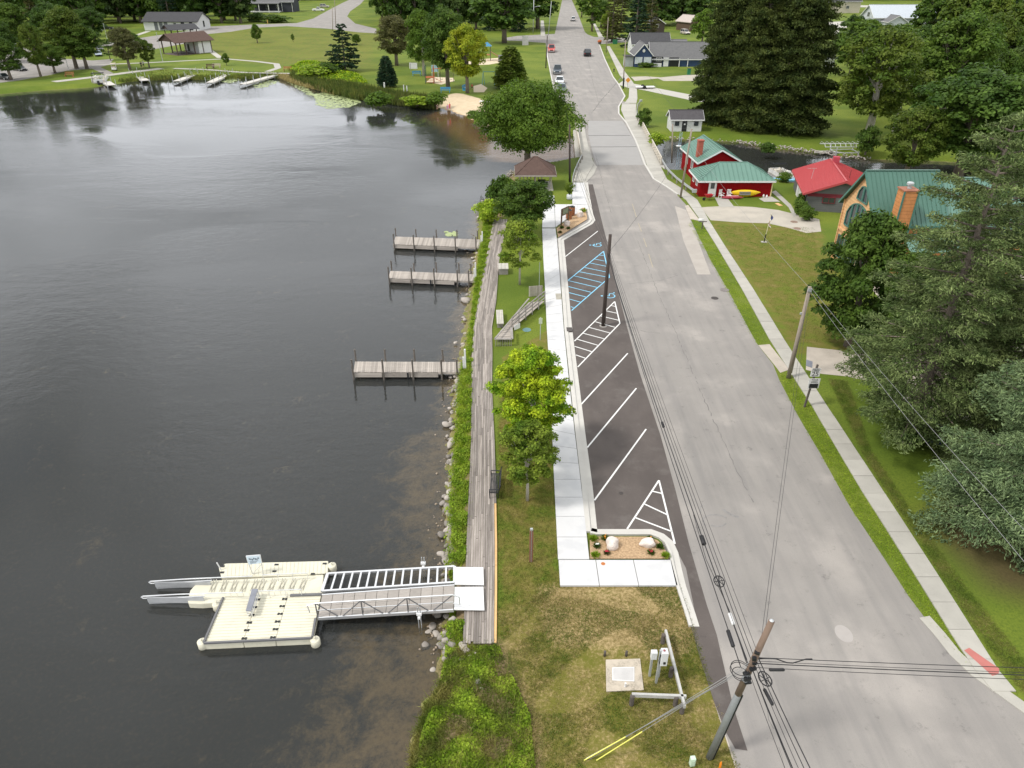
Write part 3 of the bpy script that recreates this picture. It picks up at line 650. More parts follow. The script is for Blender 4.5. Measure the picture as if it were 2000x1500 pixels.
broadleaf('far1', 14, 5, 3., 24, 3600, .85); broadleaf('far2', 14, 4.6, 2.2, 20, 3200, .8, 'egg'); broadleaf('far3', 15, 4, 2.5, 18, 3000, .75, 'vase', gap=.15)
broadleaf('mid1', 11, 4, 2.2, 60, 20000, .30, br=.27); broadleaf('mid2', 11, 3.6, 1.7, 60, 18000, .29, 'egg', br=.27); broadleaf('low1', 9, 3.2, .3, 90, 26000, .24, 'egg', br=.22); broadleaf('mid3', 11, 4.2, 2.0, 80, 20000, .27, 'round', gap=.10, br=.21, fill=.4)
broadleaf('near1', 8, 2.4, 1.7, 110, 42000, .135, 'egg', gap=.06, br=.18, r=.11, fill=.45); broadleaf('near2', 6, 1.6, 1.5, 70, 17000, .125, 'egg', gap=.15, br=.20, r=.07, fill=.5)
broadleaf('sparse', 8, 2, 1.4, 30, 2600, .26, 'egg', gap=.3, br=.26, r=.08, fill=.5)
broadleaf('young', 6, 1.5, 1.5, 50, 9000, .13, 'egg', gap=.1, br=.22, r=.06, fill=.4)
broadleaf('willow', 10, 7, 1.2, 130, 42000, .27, 'round', gap=.1, br=.22, r=.35)
broadleaf('bush', 2, 1.2, .1, 16, 2400, .22, 'round', br=.42)
broadleaf('wood1', 14, 5, .6, 26, 4200, .9, 'egg', br=.34); broadleaf('wood2', 14, 5.4, 1.0, 22, 4000, .95, br=.36); broadleaf('wood3', 15, 4.6, .8, 30, 4200, .85, 'vase', br=.28)
conifer('farcon', 15, 3.2, .8, 18, 6, .75, n2=2); conifer('farcon2', 15, 2.6, .8, 16, 6, .75, n2=2, taper=.7)
conifer('pine', 11, 4, .9, 15, 7, .55, droop=.1, n2=3, ragged=.35, taper=.8)
conifer('bigspruce', 25, 6.4, 2.6, 46, 10, .42, n2=2, droop=.6, ragged=.35, taper=.5, tuft=4, tin=.3)
conifer('heroA', 20, 4.7, 2.2, 32, 8, .21, n2=2, droop=.32, ragged=.5, taper=.6, rad=.30, tuft=5, tin=.36, wr=.24)
conifer('heroB', 13, 5.2, .9, 24, 9, .20, n2=3, droop=.25, ragged=.4, taper=.6, rad=.26, tuft=4, tin=.3, wr=.26)
conifer('cedar', 5, 1.9, .25, 22, 9, .3, n2=2, droop=.0, ragged=.1, taper=.6)
# ---- named trees, near to far
pxtree('near1', 1037, 898, 672, 165, 'lime', 'larger of the two bright yellow green maples between boardwalk and white sidewalk', name='maple_tree', trunk=palebark)
pxtree('near2', 1030, 978, 822, 120, 'fresh', 'smaller olive green maple with bare pale trunk nearest the black bench', name='maple_tree', trunk=palebark)
pxtree('young', 1015, 556, 425, 92, 'fresh', 'slender young green tree on the grass between the boardwalk and the blue painted parking stripes', name='young_tree', trunk=palebark)
pxtree('mid1', 1026, 458, 352, 112, 'mid', 'dense round dark green maple in front of the brown gazebo', name='maple_tree')
pxtree('willow', 1030, 318, 163, 205, 'green', 'huge spreading willow at the channel mouth behind the gazebo', name='willow_tree')
A_ = at(1770, 862); hA = zt(A_.y, 225)
plant_tree('heroA', A_, hA, 4.7, 'spruce', 'tall ragged grey green spruce between the gravel drive and the log house', name='spruce_tree')
B_ = at(2015, 1050); plant_tree('heroB', B_, 14.5, 5.6, 'blue', 'bluish spruce nearest the camera beside the right sidewalk', name='spruce_tree')
plant_tree('heroB', (B_.x+2.5, B_.y+8.5, 0), 15.0, 4.6, 'spruce', 'spruce at the right edge behind the bluish one', name='spruce_tree')
plant_tree('heroA', (A_.x+9.5, A_.y+12, 0), 15, 4.8, 'spruce', 'spruce half hidden at the right edge behind the tall ragged one', name='spruce_tree')
pxtree('low1', 1655, 676, 408, 172, 'mid', 'dense dark green tree at the lawn edge in front of the log house', name='broadleaf_tree')
pxtree('low1', 1768, 640, 494, 140, 'mid', 'lower dark green tree hiding the foot of the log house chimney', name='broadleaf_tree')
pxtree('mid3', 1693, 274, 52, 185, 'olive', 'tall olive green tree with leaning pale trunk beside the channel', trunk=palebark)
pxtree('mid1', 1868, 350, 132, 215, 'dark', 'broad dark green maple behind the log house', name='maple_tree')
pxtree('mid2', 1945, 330, 150, 150, 'dark', 'dark maple at the right edge behind the log house', name='maple_tree')
pxtree('mid3', 1765, 355, 205, 120, 'olive', 'yellowish olive tree on the channel bank above the green metal ridge', name='broadleaf_tree')
pxtree('mid1', 1832, 245, 26, 160, 'mid', 'high round maple behind the leaning pale trunked tree', name='maple_tree')
pxtree('far2', 1660, 150, 40, 90, 'mid', 'green tree between the great spruces and the grey gabled house')
pxtree('mid2', 1975, 215, 45, 120, 'olive', 'tall pointed olive tree at the right edge of the woods')
pxtree('mid2', 1905, 215, 22, 110, 'olive', 'tall pointed olive tree next to the high round maple')
pxtree('mid3', 2035, 480, 190, 150, 'olive', 'olive green tree cut by the right edge of the picture behind the spruces')
for bx, by, ty, wp_, lb in ((1402,238,-78,116,'leftmost of the three giant dark spruces by the white shed'), (1466,250,-60,134,'middle one of the three giant dark spruces by the channel'), (1538,256,-92,152,'rightmost of the three giant dark spruces by the channel'), (1470,170,-50,130,'giant dark spruce standing behind the three by the channel')):
    pxtree('bigspruce', bx, by, ty, wp_, 'darkn', lb, name='spruce_tree')
pxtree('pine', 675, 139, 46, 78, 'pine', 'lone dark green pine with layered boughs on the park lawn', name='pine_tree')
pxtree('cedar', 757, 170, 110, 40, 'pine', 'small dense egg shaped evergreen at the reeds edge', name='cedar_tree')
pxtree('cedar', 997, 172, 92, 66, 'olive', 'bushy conical olive evergreen beside the playground slope', name='cedar_tree')
pxtree('mid3', 775, 128, 28, 82, 'brown', 'brownish thinning maple left of the playground', name='maple_tree')
pxtree('mid2', 828, 148, 14, 64, 'green', 'tall green tree with several pale stems by the white board', trunk=palebark)
pxtree('mid1', 875, 172, 14, 92, 'mid', 'big green maple directly behind the yellow green one', name='maple_tree')
pxtree('mid1', 913, 182, 48, 84, 'yellow', 'bright yellow green drooping maple above the little beach', name='maple_tree')
pxtree('far1', 985, 84, -30, 110, 'dark', 'big dark purple green maple at the street corner', name='maple_tree')
pxtree('far1', 1050, 56, -40, 92, 'mid', 'broad dark green maple overhanging the street on its left side', name='maple_tree')
pxtree('far1', 1002, 62, -30, 70, 'mid', 'green maple left of the one overhanging the street', name='maple_tree')
pxtree('far3', 1156, 62, -10, 44, 'green', 'light green street tree on the right of the far road', name='street_tree')
pxtree('farcon2', 1195, 82, -30, 46, 'brown', 'thin brownish spruce by the far crossing', name='spruce_tree')
pxtree('farcon', 1240, 92, -25, 62, 'pine', 'dark blue green spruce in front of the grey roofed house', name='spruce_tree')
pxtree('farcon2', 1268, 80, -20, 40, 'brown', 'brownish spruce behind the dark blue green one', name='spruce_tree')
for bx, by, ty, wp_, k, lf, lb in ((1136,34,-14,30,'far3','green','light green tree close to the right edge of the far street'), (1174,54,0,44,'mid2','mid','round green tree behind the right sidewalk of the far street'), (1212,62,-22,40,'farcon2','brown','thin brown spruce left of the dark blue green one'), (1186,74,20,30,'mid3','fresh','small pale green tree at the far crossing'), (1290,50,-20,66,'wood1','dark','dark tree behind the dark brown shed'), (1330,46,-20,70,'wood2','forest','dark tree behind the brown garage'), (1368,52,-16,60,'wood1','dark','dark tree between the brown garage and the giant spruces'), (1246,56,-20,60,'wood3','forest','dark tree behind the grey roofed house')):
    pxtree(k, bx, by, ty, wp_, lf, lb)
pxtree('far2', 1370, 92, 18, 42, 'green', 'light green tree between the blue house and the giant spruces')
for bx, by, ty, wp_, k, lf, lb in ((86,106,-6,46,'farcon2','brown','brown thinning spruce by the left car park'), (150,134,8,84,'mid2','olive','olive green tree in front of the left car park'),
  (80,150,44,50,'mid3','olive','slender olive tree at the left shore'), (108,143,86,56,'mid1','mid','low round tree at the left shore beside the lamp post'), (170,134,46,78,'mid1','mid','round green tree by the golf cart drive'),
  (22,156,70,62,'mid2','mid','green tree at the left edge of the shore'), (254,136,52,58,'mid3','brown','grey brown thin tree by the golf cart'), (292,132,76,34,'mid3','olive','slim tree with dark stem by the pavilion'),
  (45,104,2,70,'mid2','mid','tall green tree behind the upper car park on the left'), (120,106,4,80,'mid1','dark','broad dark tree behind the round ones of the left car park'), (10,122,34,66,'mid2','dark','dark tree at the left edge above the car park'), (186,84,14,60,'mid1','dark','dark tree beside the black pickup'), (262,96,62,30,'mid2','mid','small green tree left of the pavilion'),
  (216,118,74,34,'sparse','mid','thin green tree between the cars and the lawn'), (443,128,103,14,'mid2','green','tiny young tree on the shoreline path'), (503,84,46,20,'mid2','green','young green tree alone in the middle of the park lawn'),
  (573,82,66,7,'far2','mid','sapling on the park lawn'), (697,88,66,18,'mid2','green','small tree just behind the lone pine')):
    pxtree(k, bx, by, ty, wp_, lf, lb)
# dead tree with bare white limbs
c = at(1716, 262); t = thing('dead_tree', 'bare white dead tree standing against the olive green one', 'tree', c); b = MB(); h = 11.
b.tube([(0, 0, 0), (.1, 0, h*.5), (.4, 0, h)], [.2, .12, .03], 6)
for k in range(13): z = h*(.3+.05*k); a = random.uniform(0, 6.28); l = random.uniform(.7, 2.2)*(1-.03*k); b.tube([(.1, 0, z), (l*.5*cos(a), l*.5*sin(a), z+l*.7), (l*cos(a), l*sin(a), z+l*1.5)], [.05, .035, .012], 4, False)
b.build('trunk', mat('deadwood', (.62, .58, .52), .8), t); t.location.y -= 4.5
# woods: every tree stands on its own
FAR = []
_bl = crown_blobs(5, .5, 14, 24, 'egg', .36); LOW, _ = crown_cards(_bl, 900, 1.9)
def farwood(x0, x1, rows, hs=(20, 27), rs=(7, 9)):
    for ya, yb_ in rows:
        a, c_ = at(x0, ya), at(x1, yb_); n = max(2, int((c_-a).length/(sum(rs)/2*1.2)))
        for k in range(n):
            q = a.lerp(c_, (k+random.uniform(.2, .8))/n); th = random.uniform(0, 6.28); s = random.uniform(*rs)/5; sz = random.uniform(*hs)/14; V = LOW.copy(); x_ = V[:, 0]*s; y_ = V[:, 1]*s
            V[:, 0] = x_*cos(th)-y_*sin(th)+q.x; V[:, 1] = x_*sin(th)+y_*cos(th)+q.y+random.uniform(-6, 6); V[:, 2] *= sz; FAR.append(V)
def wood(x0, x1, rows, label, group, leafs, hs=(19, 26), rs=(6.5, 8.5), keys=('wood1', 'wood2', 'wood3', 'wood1', 'farcon'), sp=1.25):
    """rows of separate trees: each row given by its left and right height in the photograph"""
    for ya, yb_ in rows:
        a, c_ = at(x0, ya), at(x1, yb_); n = max(2, int((c_-a).length/(sum(rs)/2*sp)))
        for k in range(n):
            q = a.lerp(c_, (k+random.uniform(.2, .8))/n)+Vector((0, random.uniform(-4, 4), 0)); ky = random.choice(keys); lf = 'pine' if ky == 'farcon' else random.choice(leafs)
            row = {0: 'front row', 1: 'second row'}.get(rows.index((ya, yb_)), 'back rows'); look = {'pine': 'dark conifer', 'forest': 'dark green tree', 'dark': 'deep green tree', 'mid': 'mid green tree', 'olive': 'olive tree', 'green': 'fresh green tree'}[lf]
            plant_tree(ky, q, random.uniform(*hs), random.uniform(*rs)*(.6 if ky == 'farcon' else 1), lf, look+' in the '+row+' of '+label, group=group, name='forest_tree')
wood(170, 492, [(46, 45), (41, 39), (34, 30), (24, 18), (10, 4)], 'the forest behind the white boathouse', 'forest behind the boathouse', ['forest', 'dark', 'forest', 'mid'])
wood(-60, 178, [(88, 70), (70, 54), (52, 42), (34, 28), (16, 12)], 'the woods at the upper left corner', 'woods at the upper left', ['mid', 'dark', 'olive', 'forest'], rs=(5, 7), keys=('wood1', 'wood2', 'wood3'))
wood(470, 640, [(2, 0), (-8, -8)], 'the trees behind the white porch house', 'trees behind the porch house', ['forest', 'dark'])
wood(738, 1030, [(50, 62), (40, 48), (28, 34), (14, 18)], 'the grove behind the playground maples', 'grove behind the playground', ['forest', 'dark', 'mid'], rs=(5, 6.5))
farwood(720, 1088, [(0, -2), (-14, -14)])
farwood(1128, 1600, [(2, 2), (-8, -6), (-20, -20)])
wood(1190, 1380, [(12, 12)], 'the trees beyond the far crossing', 'trees beyond the far crossing', ['forest', 'dark', 'mid'], rs=(5.5, 7))
wood(1258, 1360, [(30, 32), (20, 22), (8, 8)], 'the trees behind the brown sheds', 'trees behind the brown sheds', ['forest', 'dark'], rs=(5, 6.5))
wood(1800, 2090, [(86, 120), (66, 88), (44, 60), (24, 30)], 'the woods at the upper right corner', 'woods at the upper right', ['forest', 'dark', 'mid', 'olive'], hs=(15, 20), rs=(5, 6.5))
farwood(1560, 2090, [(0, 0), (-14, -14)])
wood(1870, 2150, [(190, 200), (235, 250)], 'the dense wood right of the channel', 'dense wood by the channel', ['dark', 'mid', 'forest'], hs=(10, 14), rs=(3.5, 4.8), keys=('mid1', 'mid2', 'wood1'))
wood(1640, 2100, [(128, 150), (106, 128)], 'the trees before the grey gabled house', 'trees in front of the grey gabled house', ['mid', 'dark', 'olive', 'green'], hs=(9, 12), rs=(4.2, 5.6), keys=('mid1', 'mid2', 'wood1'))
wood(1690, 1900, [(225, 240), (180, 190)], 'the trees behind the dead white tree', 'trees behind the dead tree', ['dark', 'mid'], hs=(10, 13), rs=(3.5, 4.5), keys=('mid1', 'mid2'))
farwood(-520, -70, [(110, 96), (80, 70), (50, 45)])
farwood(-1300, 2500, [(-32, -32), (-46, -46)], hs=(22, 30), rs=(12, 15))
V = np.concatenate(FAR); tag(npmesh('distant_woods', V, np.arange(len(V)).reshape(-1, 4), LM['forest']), 'distant dark woods closing the view along the top of the picture', None, None, 'stuff')
# shrubs
for bx, by, ty, wp_, lf, lb in ((955,432,392,52,'weed','bright green shrub at the far end of the boardwalk'), (975,412,350,50,'mid','dark green shrub on the bank beside the gazebo'), (992,392,350,36,'green','green shrub against the left side of the gazebo'),
  (928,234,218,34,'green','low green bush at the edge of the little beach'), (945,242,222,40,'mid','low dark bush between the beach and the willow'), (1257,248,214,26,'mid','dark shrub behind the bridge railing'), (1283,284,262,34,'weed','bright green shrub on the channel bank by the bridge'),
  (1345,337,322,20,'mid','dark bush at the corner of the red boathouse'), (1563,420,392,26,'mid','shrub at the left of the grey cottage wall'), (1562,408,378,24,'green','shrub behind the one at the grey cottage wall'),
  (1574,430,404,30,'mid','round bush at the front corner of the grey cottage'), (737,208,182,50,'green','bush among the reeds near the small evergreen'), (640,150,124,40,'mid','dark mounded bush in the tall weeds below the pine'),
  (615,152,128,60,'weed','bright green bush mass beside the shoreline path'), (850,206,182,40,'green','bright bush at the left side of the beach'), (815,206,188,50,'weed','low bright bush between the reeds and the beach'),
  (470,30,6,50,'green','bright bush left of the dark house with the porch'), (500,42,26,40,'mid','bush below the white porch'), (540,44,30,50,'green','bush at the road below the dark house'), (1262,131,122,34,'mid','low flowering shrub along the blue gable wall'),
  (1500,300,280,30,'dark','dark bush on the rocky bank of the channel'), (1690,300,250,40,'mid','bush at the channel end'), (1530,355,338,26,'green','bush on the bank below the pontoon boat'), (1775,862,826,60,'dark','dark undergrowth at the foot of the ragged spruce')):
    pxtree('bush', bx, by, ty, wp_, lf, lb, name='shrub', cat='shrub')
# ---- ground cover: masses nobody could count
def stuff(name, label, V, F_, m): return tag(npmesh(name, V, F_, m), label, None, None, 'stuff')
def tufts(P, n, h, wd, lean=.35, z=0, blades=5, spread=.10, clump=None, dens=None):
    x, y = scatter(P, n)
    if clump:
        s = np.sin(x*clump[0]+1.3*np.sin(y*clump[0]*.7))+np.sin(y*clump[0]*1.1+1.7*np.sin(x*clump[0]*.6+2)); k = s > clump[1]; x, y = x[k], y[k]
    if dens is not None: k = dens(x, y); x, y = x[k], y[k]
    n = len(x); C = np.repeat(np.stack([x, y, np.full(n, 0.)+z], 1), blades, 0); m_ = len(C)
    C[:, :2] += rng.normal(0, spread, (m_, 2)); U = norm(np.stack([rng.normal(0, lean, m_), rng.normal(0, lean, m_), np.ones(m_)], 1))
    hh = np.repeat(rng.uniform(.5, 1.2, n)*h, blades)*rng.uniform(.6, 1.2, m_); a = rng.uniform(0, 6.28, m_)
    Wv = norm(np.cross(U, np.stack([np.cos(a), np.sin(a), np.zeros(m_)], 1))); C[:, 2] += hh*.45
    return cards(C, U, Wv, hh, wd*rng.uniform(.6, 1.4, m_))
def leafy(P, n, h, size, clump=1.6, thr=-.9, z=-.1, cut=None):
    x, y = scatter(P, n); s = np.sin(x*clump+1.3*np.sin(y*clump*.7))+np.sin(y*clump*1.1+1.7*np.sin(x*clump*.6+2))+rng.normal(0, .35, n)
    k = s > thr; x, y, s = x[k], y[k], s[k]; n = len(x)
    hz = h*np.clip(.35+.35*(s-thr)/2, .1, 1)*rng.uniform(.2, 1, n)**.5
    if cut: k = (y > cut[0]) & (y < cut[1]); hz = np.where(k, np.minimum(hz, .08)-.45, hz)
    C = np.stack([x, y, z+hz], 1); nr = norm(rdir(n)*.7+np.array([0, 0, .8])); U = norm(np.cross(nr, rdir(n))); Wd = np.cross(nr, U); sz = size*rng.uniform(.6, 1.5, n)
    return cards(C, U, Wd, sz, sz*.6)
bankP = [p for p in pts([(868,1290),(874,1230),(880,1150),(876,1100),(882,1040),(878,980),(886,900),(890,830),(894,760),(902,715),(914,660),(920,620),(925,570),(932,520),(940,470),(946,420),(968,425),(958,480),(941,560),(926,640),(922,755),(922,800),(918,900),(912,1040),(906,1257)])]
lowP = pts([(868,1290),(905,1262),(975,1262),(990,1300),(1035,1400),(1048,1530),(812,1530),(822,1440),(850,1370),(862,1320)])
V, F_ = leafy(bankP, 50000, .42, .11, 3.8, -.25, cut=(at(880, 1212).y, at(880, 1100).y)); stuff('bank_weeds', 'bright green weeds growing along the bank beside the boardwalk', V, F_, LM['weed'])
V, F_ = leafy(lowP, 44000, .38, .11, 2.9, -.35); stuff('bank_weeds', 'bright green weeds on the bank below the end of the boardwalk', V, F_, LM['weed'])
V, F_ = tufts(pts([(800,1530),(812,1440),(834,1380),(870,1330),(880,1420),(870,1530)], -.3), 1500, .8, .03, .6, -.7, 8); stuff('shore_grass', 'long bent yellowish grass at the water edge in the lower left corner of the bank', V, F_, LM['grass'])
V, F_ = tufts(lawnA, 26000, .09, .022, .9, 0, 3, .06, (1.1, -.2)); stuff('lawn_grass', 'short green blades on the near patchy lawn', V, F_, LM['grass'])
V, F_ = tufts(lawnA, 15000, .06, .02, 1.6, 0, 3, .06, (1.3, -.1)); stuff('dry_grass', 'dry straw coloured blades on the near patchy lawn', V, F_, LM['straw'])
lawnD = pts([(975,760),(1066,700),(1076,900),(1088,1100),(1092,1150),(975,1262),(972,1040),(972,900)])
V, F_ = tufts(lawnD, 16000, .10, .022, .9, 0, 3, .06); stuff('lawn_grass', 'short green blades between the boardwalk and the white sidewalk', V, F_, LM['grass'])
for nm, P in (('verge_grass', [(1540,785),(1565,822),(1602,885),(1662,993),(1722,1083),(1777,1168),(1832,1240),(1880,1290),(1915,1316),(1860,1240),(1800,1147),(1725,1027),(1645,900),(1583,790),(1545,740),(1525,730)]), ('verge_grass', [(1345,440),(1388,512),(1422,572),(1462,647),(1477,672),(1500,668),(1450,568),(1400,485),(1370,436),(1352,428)])):
    V, F_ = tufts(pts(P), 5200, .085, .02, 1.0, 0, 3, .08, (2.3, -.9)); stuff(nm, 'lush green grass of the strip between road and sidewalk, %s' % ('near part' if P[0][1] > 700 else 'far part'), V, F_, LM['weed'])
reedP = pts([(572,146),(590,150),(640,160),(700,172),(760,184),(830,194),(855,200),(850,212),(800,207),(745,200),(690,192),(640,180),(590,165),(570,156)], -.5)
V, F_ = tufts(reedP, 9000, 1.7, .16, .18, -.75, 4, .3); stuff('reeds', 'tall green reeds along the far shore below the park', V, F_, LM['reed'])
V, F_ = tufts(pts([(540,148),(572,150),(620,168),(660,178),(655,184),(600,170),(560,158)], -.5), 1500, 1.1, .12, .3, -.75, 4, .3); stuff('dry_reeds', 'dry tan reeds at the water edge', V, F_, LM['straw'])
V, F_ = tufts(pts([(330,140),(400,138),(470,143),(530,146),(560,142),(545,152),(480,153),(400,155),(330,154),(230,160),(250,148)], -.5), 3200, 1.0, .14, .25, -.75, 4, .3); stuff('reeds', 'green rushes around the far landing stages', V, F_, LM['reed'])
V, F_ = leafy(pts([(560,136),(600,122),(660,128),(700,150),(720,165),(640,160),(590,150)]), 9000, 1.3, .5, .35, -1.6, 0); stuff('tall_weeds', 'yellow green tall weeds on the slope below the pine', V, F_, LM['lime'])
V, F_ = tufts(lowP, 5200, .42, .022, .7, -.15, 5, .14); stuff('bank_grass', 'long light green grass blades among the weeds below the boardwalk end', V, F_, LM['grass'])
V, F_ = tufts(bankP, 9000, .40, .022, .8, -.22, 5, .14, dens=lambda x, y: (y < at(880, 1212).y) | (y > at(880, 1100).y)); stuff('bank_grass', 'grass blades standing out of the weeds beside the boardwalk', V, F_, LM['weed'])
spill = pts([(858,1290),(862,1230),(868,1150),(866,1040),(870,980),(876,900),(880,830),(885,760),(892,715),(930,600),(950,430),(972,425),(945,560),(930,640),(928,800),(922,900),(915,1100),(912,1257)], -.3)
V, F_ = leafy(spill, 9000, .5, .12, 5.0, .95, -.35, cut=(at(880, 1212).y, at(880, 1100).y)); stuff('loose_weeds', 'loose clumps of weeds spilling over the riprap stones', V, F_, LM['weed'])
V, F_ = tufts(pts([(1618,740),(1655,745),(1700,880),(1850,1100),(2000,1290),(2060,1400),(1990,1345),(1912,1240),(1852,1147),(1775,1027),(1690,896)]), 14000, .07, .02, .9, 0, 3, .09); stuff('lawn_grass', 'green blades of the lawn right of the sidewalk below the spruces', V, F_, LM['grass'])
V, F_ = tufts(pts([(1395,440),(1590,445),(1600,560),(1640,670),(1560,672),(1480,560)]), 12000, .06, .024, 1.0, 0, 3, .1); stuff('lawn_grass', 'dry yellowish blades of the lawn around the flagpole', V, F_, LM['grass'])
# lily pads
def pads(P, n, label):
    x, y = scatter(P, n); b = MB()
    for a, c_ in zip(x, y):
        r = random.uniform(.16, .34); z = -.79+random.uniform(0, .012); t0 = random.uniform(0, 6.28)
        b.poly([(a+r*cos(t0+t_), c_+r*sin(t0+t_), z) for t_ in (0, 1, 2, 3, 4, 5)])
    tag(b.build('lily_pads', mat('lily', (.30, .36, .15), .5, var=.2, sc=3)), label, None, None, 'stuff')
pads(pts([(612,184),(640,180),(690,186),(705,200),(680,210),(640,213),(618,205)], -.8), 1250, 'pale green lily pads floating in the large patch below the reeds')
pads(pts([(490,162),(530,156),(545,160),(520,170),(498,172)], -.8), 260, 'pale green lily pads beside the farthest right landing stage')
pads(pts([(560,160),(600,172),(620,190),(600,185)], -.8), 160, 'scattered lily pads at the reed edge')
pads(pts([(395,150),(440,148),(470,156),(450,162),(400,156)], -.8), 500, 'lily pads between the far landing stages')
pads(pts([(870,452),(892,452),(892,461),(872,461)], -.8), 26, 'few lily pads beside the farthest wooden dock')
# ================================================================== waterfront
deckm = mat('weathered_deck', (.235, .205, .182), .9, var=.28, sc=1.2, sc2=9, bmp=.5, bd=.01, orand=.34, stretch=(9, .5, 1), col2=(.31, .28, .252))
deckx = mat('weathered_planks', (.34, .305, .27), .9, var=.2, sc=1.5, sc2=12, bmp=.4, bd=.01, orand=.22, stretch=(.6, 8, 1))
wood = mat('grey_timber', (.27, .25, .23), .9, var=.25, sc=2, sc2=14, bmp=.5, bd=.01, orand=.1)
darkw = mat('dark_timber', (.10, .085, .075), .9, var=.3, sc=2, sc2=12, bmp=.4)
neww = mat('new_timber', (.60, .38, .17), .8, var=.15, sc=2, sc2=14)
black = mat('black_metal', (.022, .024, .027), .45, .3, var=.1, spec=.5)
alu = mat('aluminium', (.70, .71, .72), .35, .7, var=.05, sc=4, bmp=0)
galv = mat('galvanised', (.46, .48, .49), .5, .5, var=.1, sc=4, bmp=0)
white = mat('white_painted', (.68, .68, .675), .5, var=.04, sc=3, bmp=0)
cream = mat('cream_plastic', (.60, .575, .46), .6, var=.10, sc=1.5, sc2=9, bmp=.1)
greyp = mat('grey_plastic', (.13, .13, .135), .6, var=.1)
stone = mat('field_stone', (.30, .27, .24), .85, var=.22, sc=2.5, sc2=20, bmp=.5, bd=.02, orand=.4)
edge = [(965,920,990,920)]
BL = [(964,428),(955,475),(939,555),(925,638),(921,700),(921,760),(920,860),(916,950),(911,1060),(908,1150),(904,1257)]
BR = [(991,428),(975,510),(969,590),(961,638),(962,690),(961,755),(966,860),(969,950),(971,1060),(971,1150),(970,1257)]
ZB = .10
Lp, Rp = pts(BL, ZB), pts(BR, ZB)
cs = [0]
for i in range(1, len(Lp)): cs.append(cs[-1]+((Lp[i]+Rp[i])/2-(Lp[i-1]+Rp[i-1])/2).length)
def bev(s, f):
    for i in range(1, len(Lp)):
        if s <= cs[i] or i == len(Lp)-1:
            k = (s-cs[i-1])/(cs[i]-cs[i-1]); return Lp[i-1].lerp(Lp[i], k).lerp(Rp[i-1].lerp(Rp[i], k), f)
bw = thing('boardwalk', 'long weathered grey plank boardwalk along the lake shore', 'boardwalk', Lp[-1])
T = cs[-1]; NC = 13
for c in range(NC):
    s = random.uniform(-2.6, 0)
    if True:
        while s < T:
            l = random.choice((3.6, 4.2, 4.8)); a, e_ = max(0, s)+.012, min(T, s+l)-.012; s += l
            if e_-a < .15: continue
            new = c == NC-1 and a > cs[7] and a < cs[8]+4
            sides = [(k, q) for k in (a, *[x for x in cs if a+.05 < x < e_-.05], e_) for q in (0, 1)]
            f0, f1 = (c+.05)/NC, (c+.95)/NC; br = [a]+[x for x in cs if a+.05 < x < e_-.05]+[e_]
            z = random.uniform(-.006, .008); b = MB()
            b.prism([bev(x, f0) for x in br]+[bev(x, f1) for x in br[::-1]], ZB-.04+z, ZB+z)
            b.build('plank', neww if new else deckm, bw, world=True)
b = MB()
for f in (.04, .5, .96):
    for i in range(1, len(cs)): b.beam(bev(cs[i-1], f)-Vector((0, 0, .13)), bev(cs[i], f)-Vector((0, 0, .13)), .09, .2)
b.build('joist', darkw, bw, world=True)
def planks_dock(name, P, z, label, nplank, cat='dock', m=deckx, th=.04, skirt=None):
    """P: left-far, left-near, right-near, right-far in world; planks run far-near"""
    t = thing(name, label, cat, (P[1][0], P[1][1], z)); a, b_, c_, d_ = [Vector((p[0], p[1], 0)) for p in P]
    for k in range(nplank):
        f0, f1 = (k+.04)/nplank, (k+.96)/nplank; j = random.uniform(-.02, .02)
        q = [a.lerp(d_, f0), b_.lerp(c_, f0)+Vector((0, j, 0)), b_.lerp(c_, f1)+Vector((0, j, 0)), a.lerp(d_, f1)]
        MB().prism(q, z-th+random.uniform(-.003, .003), z+random.uniform(-.004, .004)).build('plank', m, t, world=True)
    return t
pinm = mat('dock_pipe', (.13, .115, .10), .8, .2, var=.2)
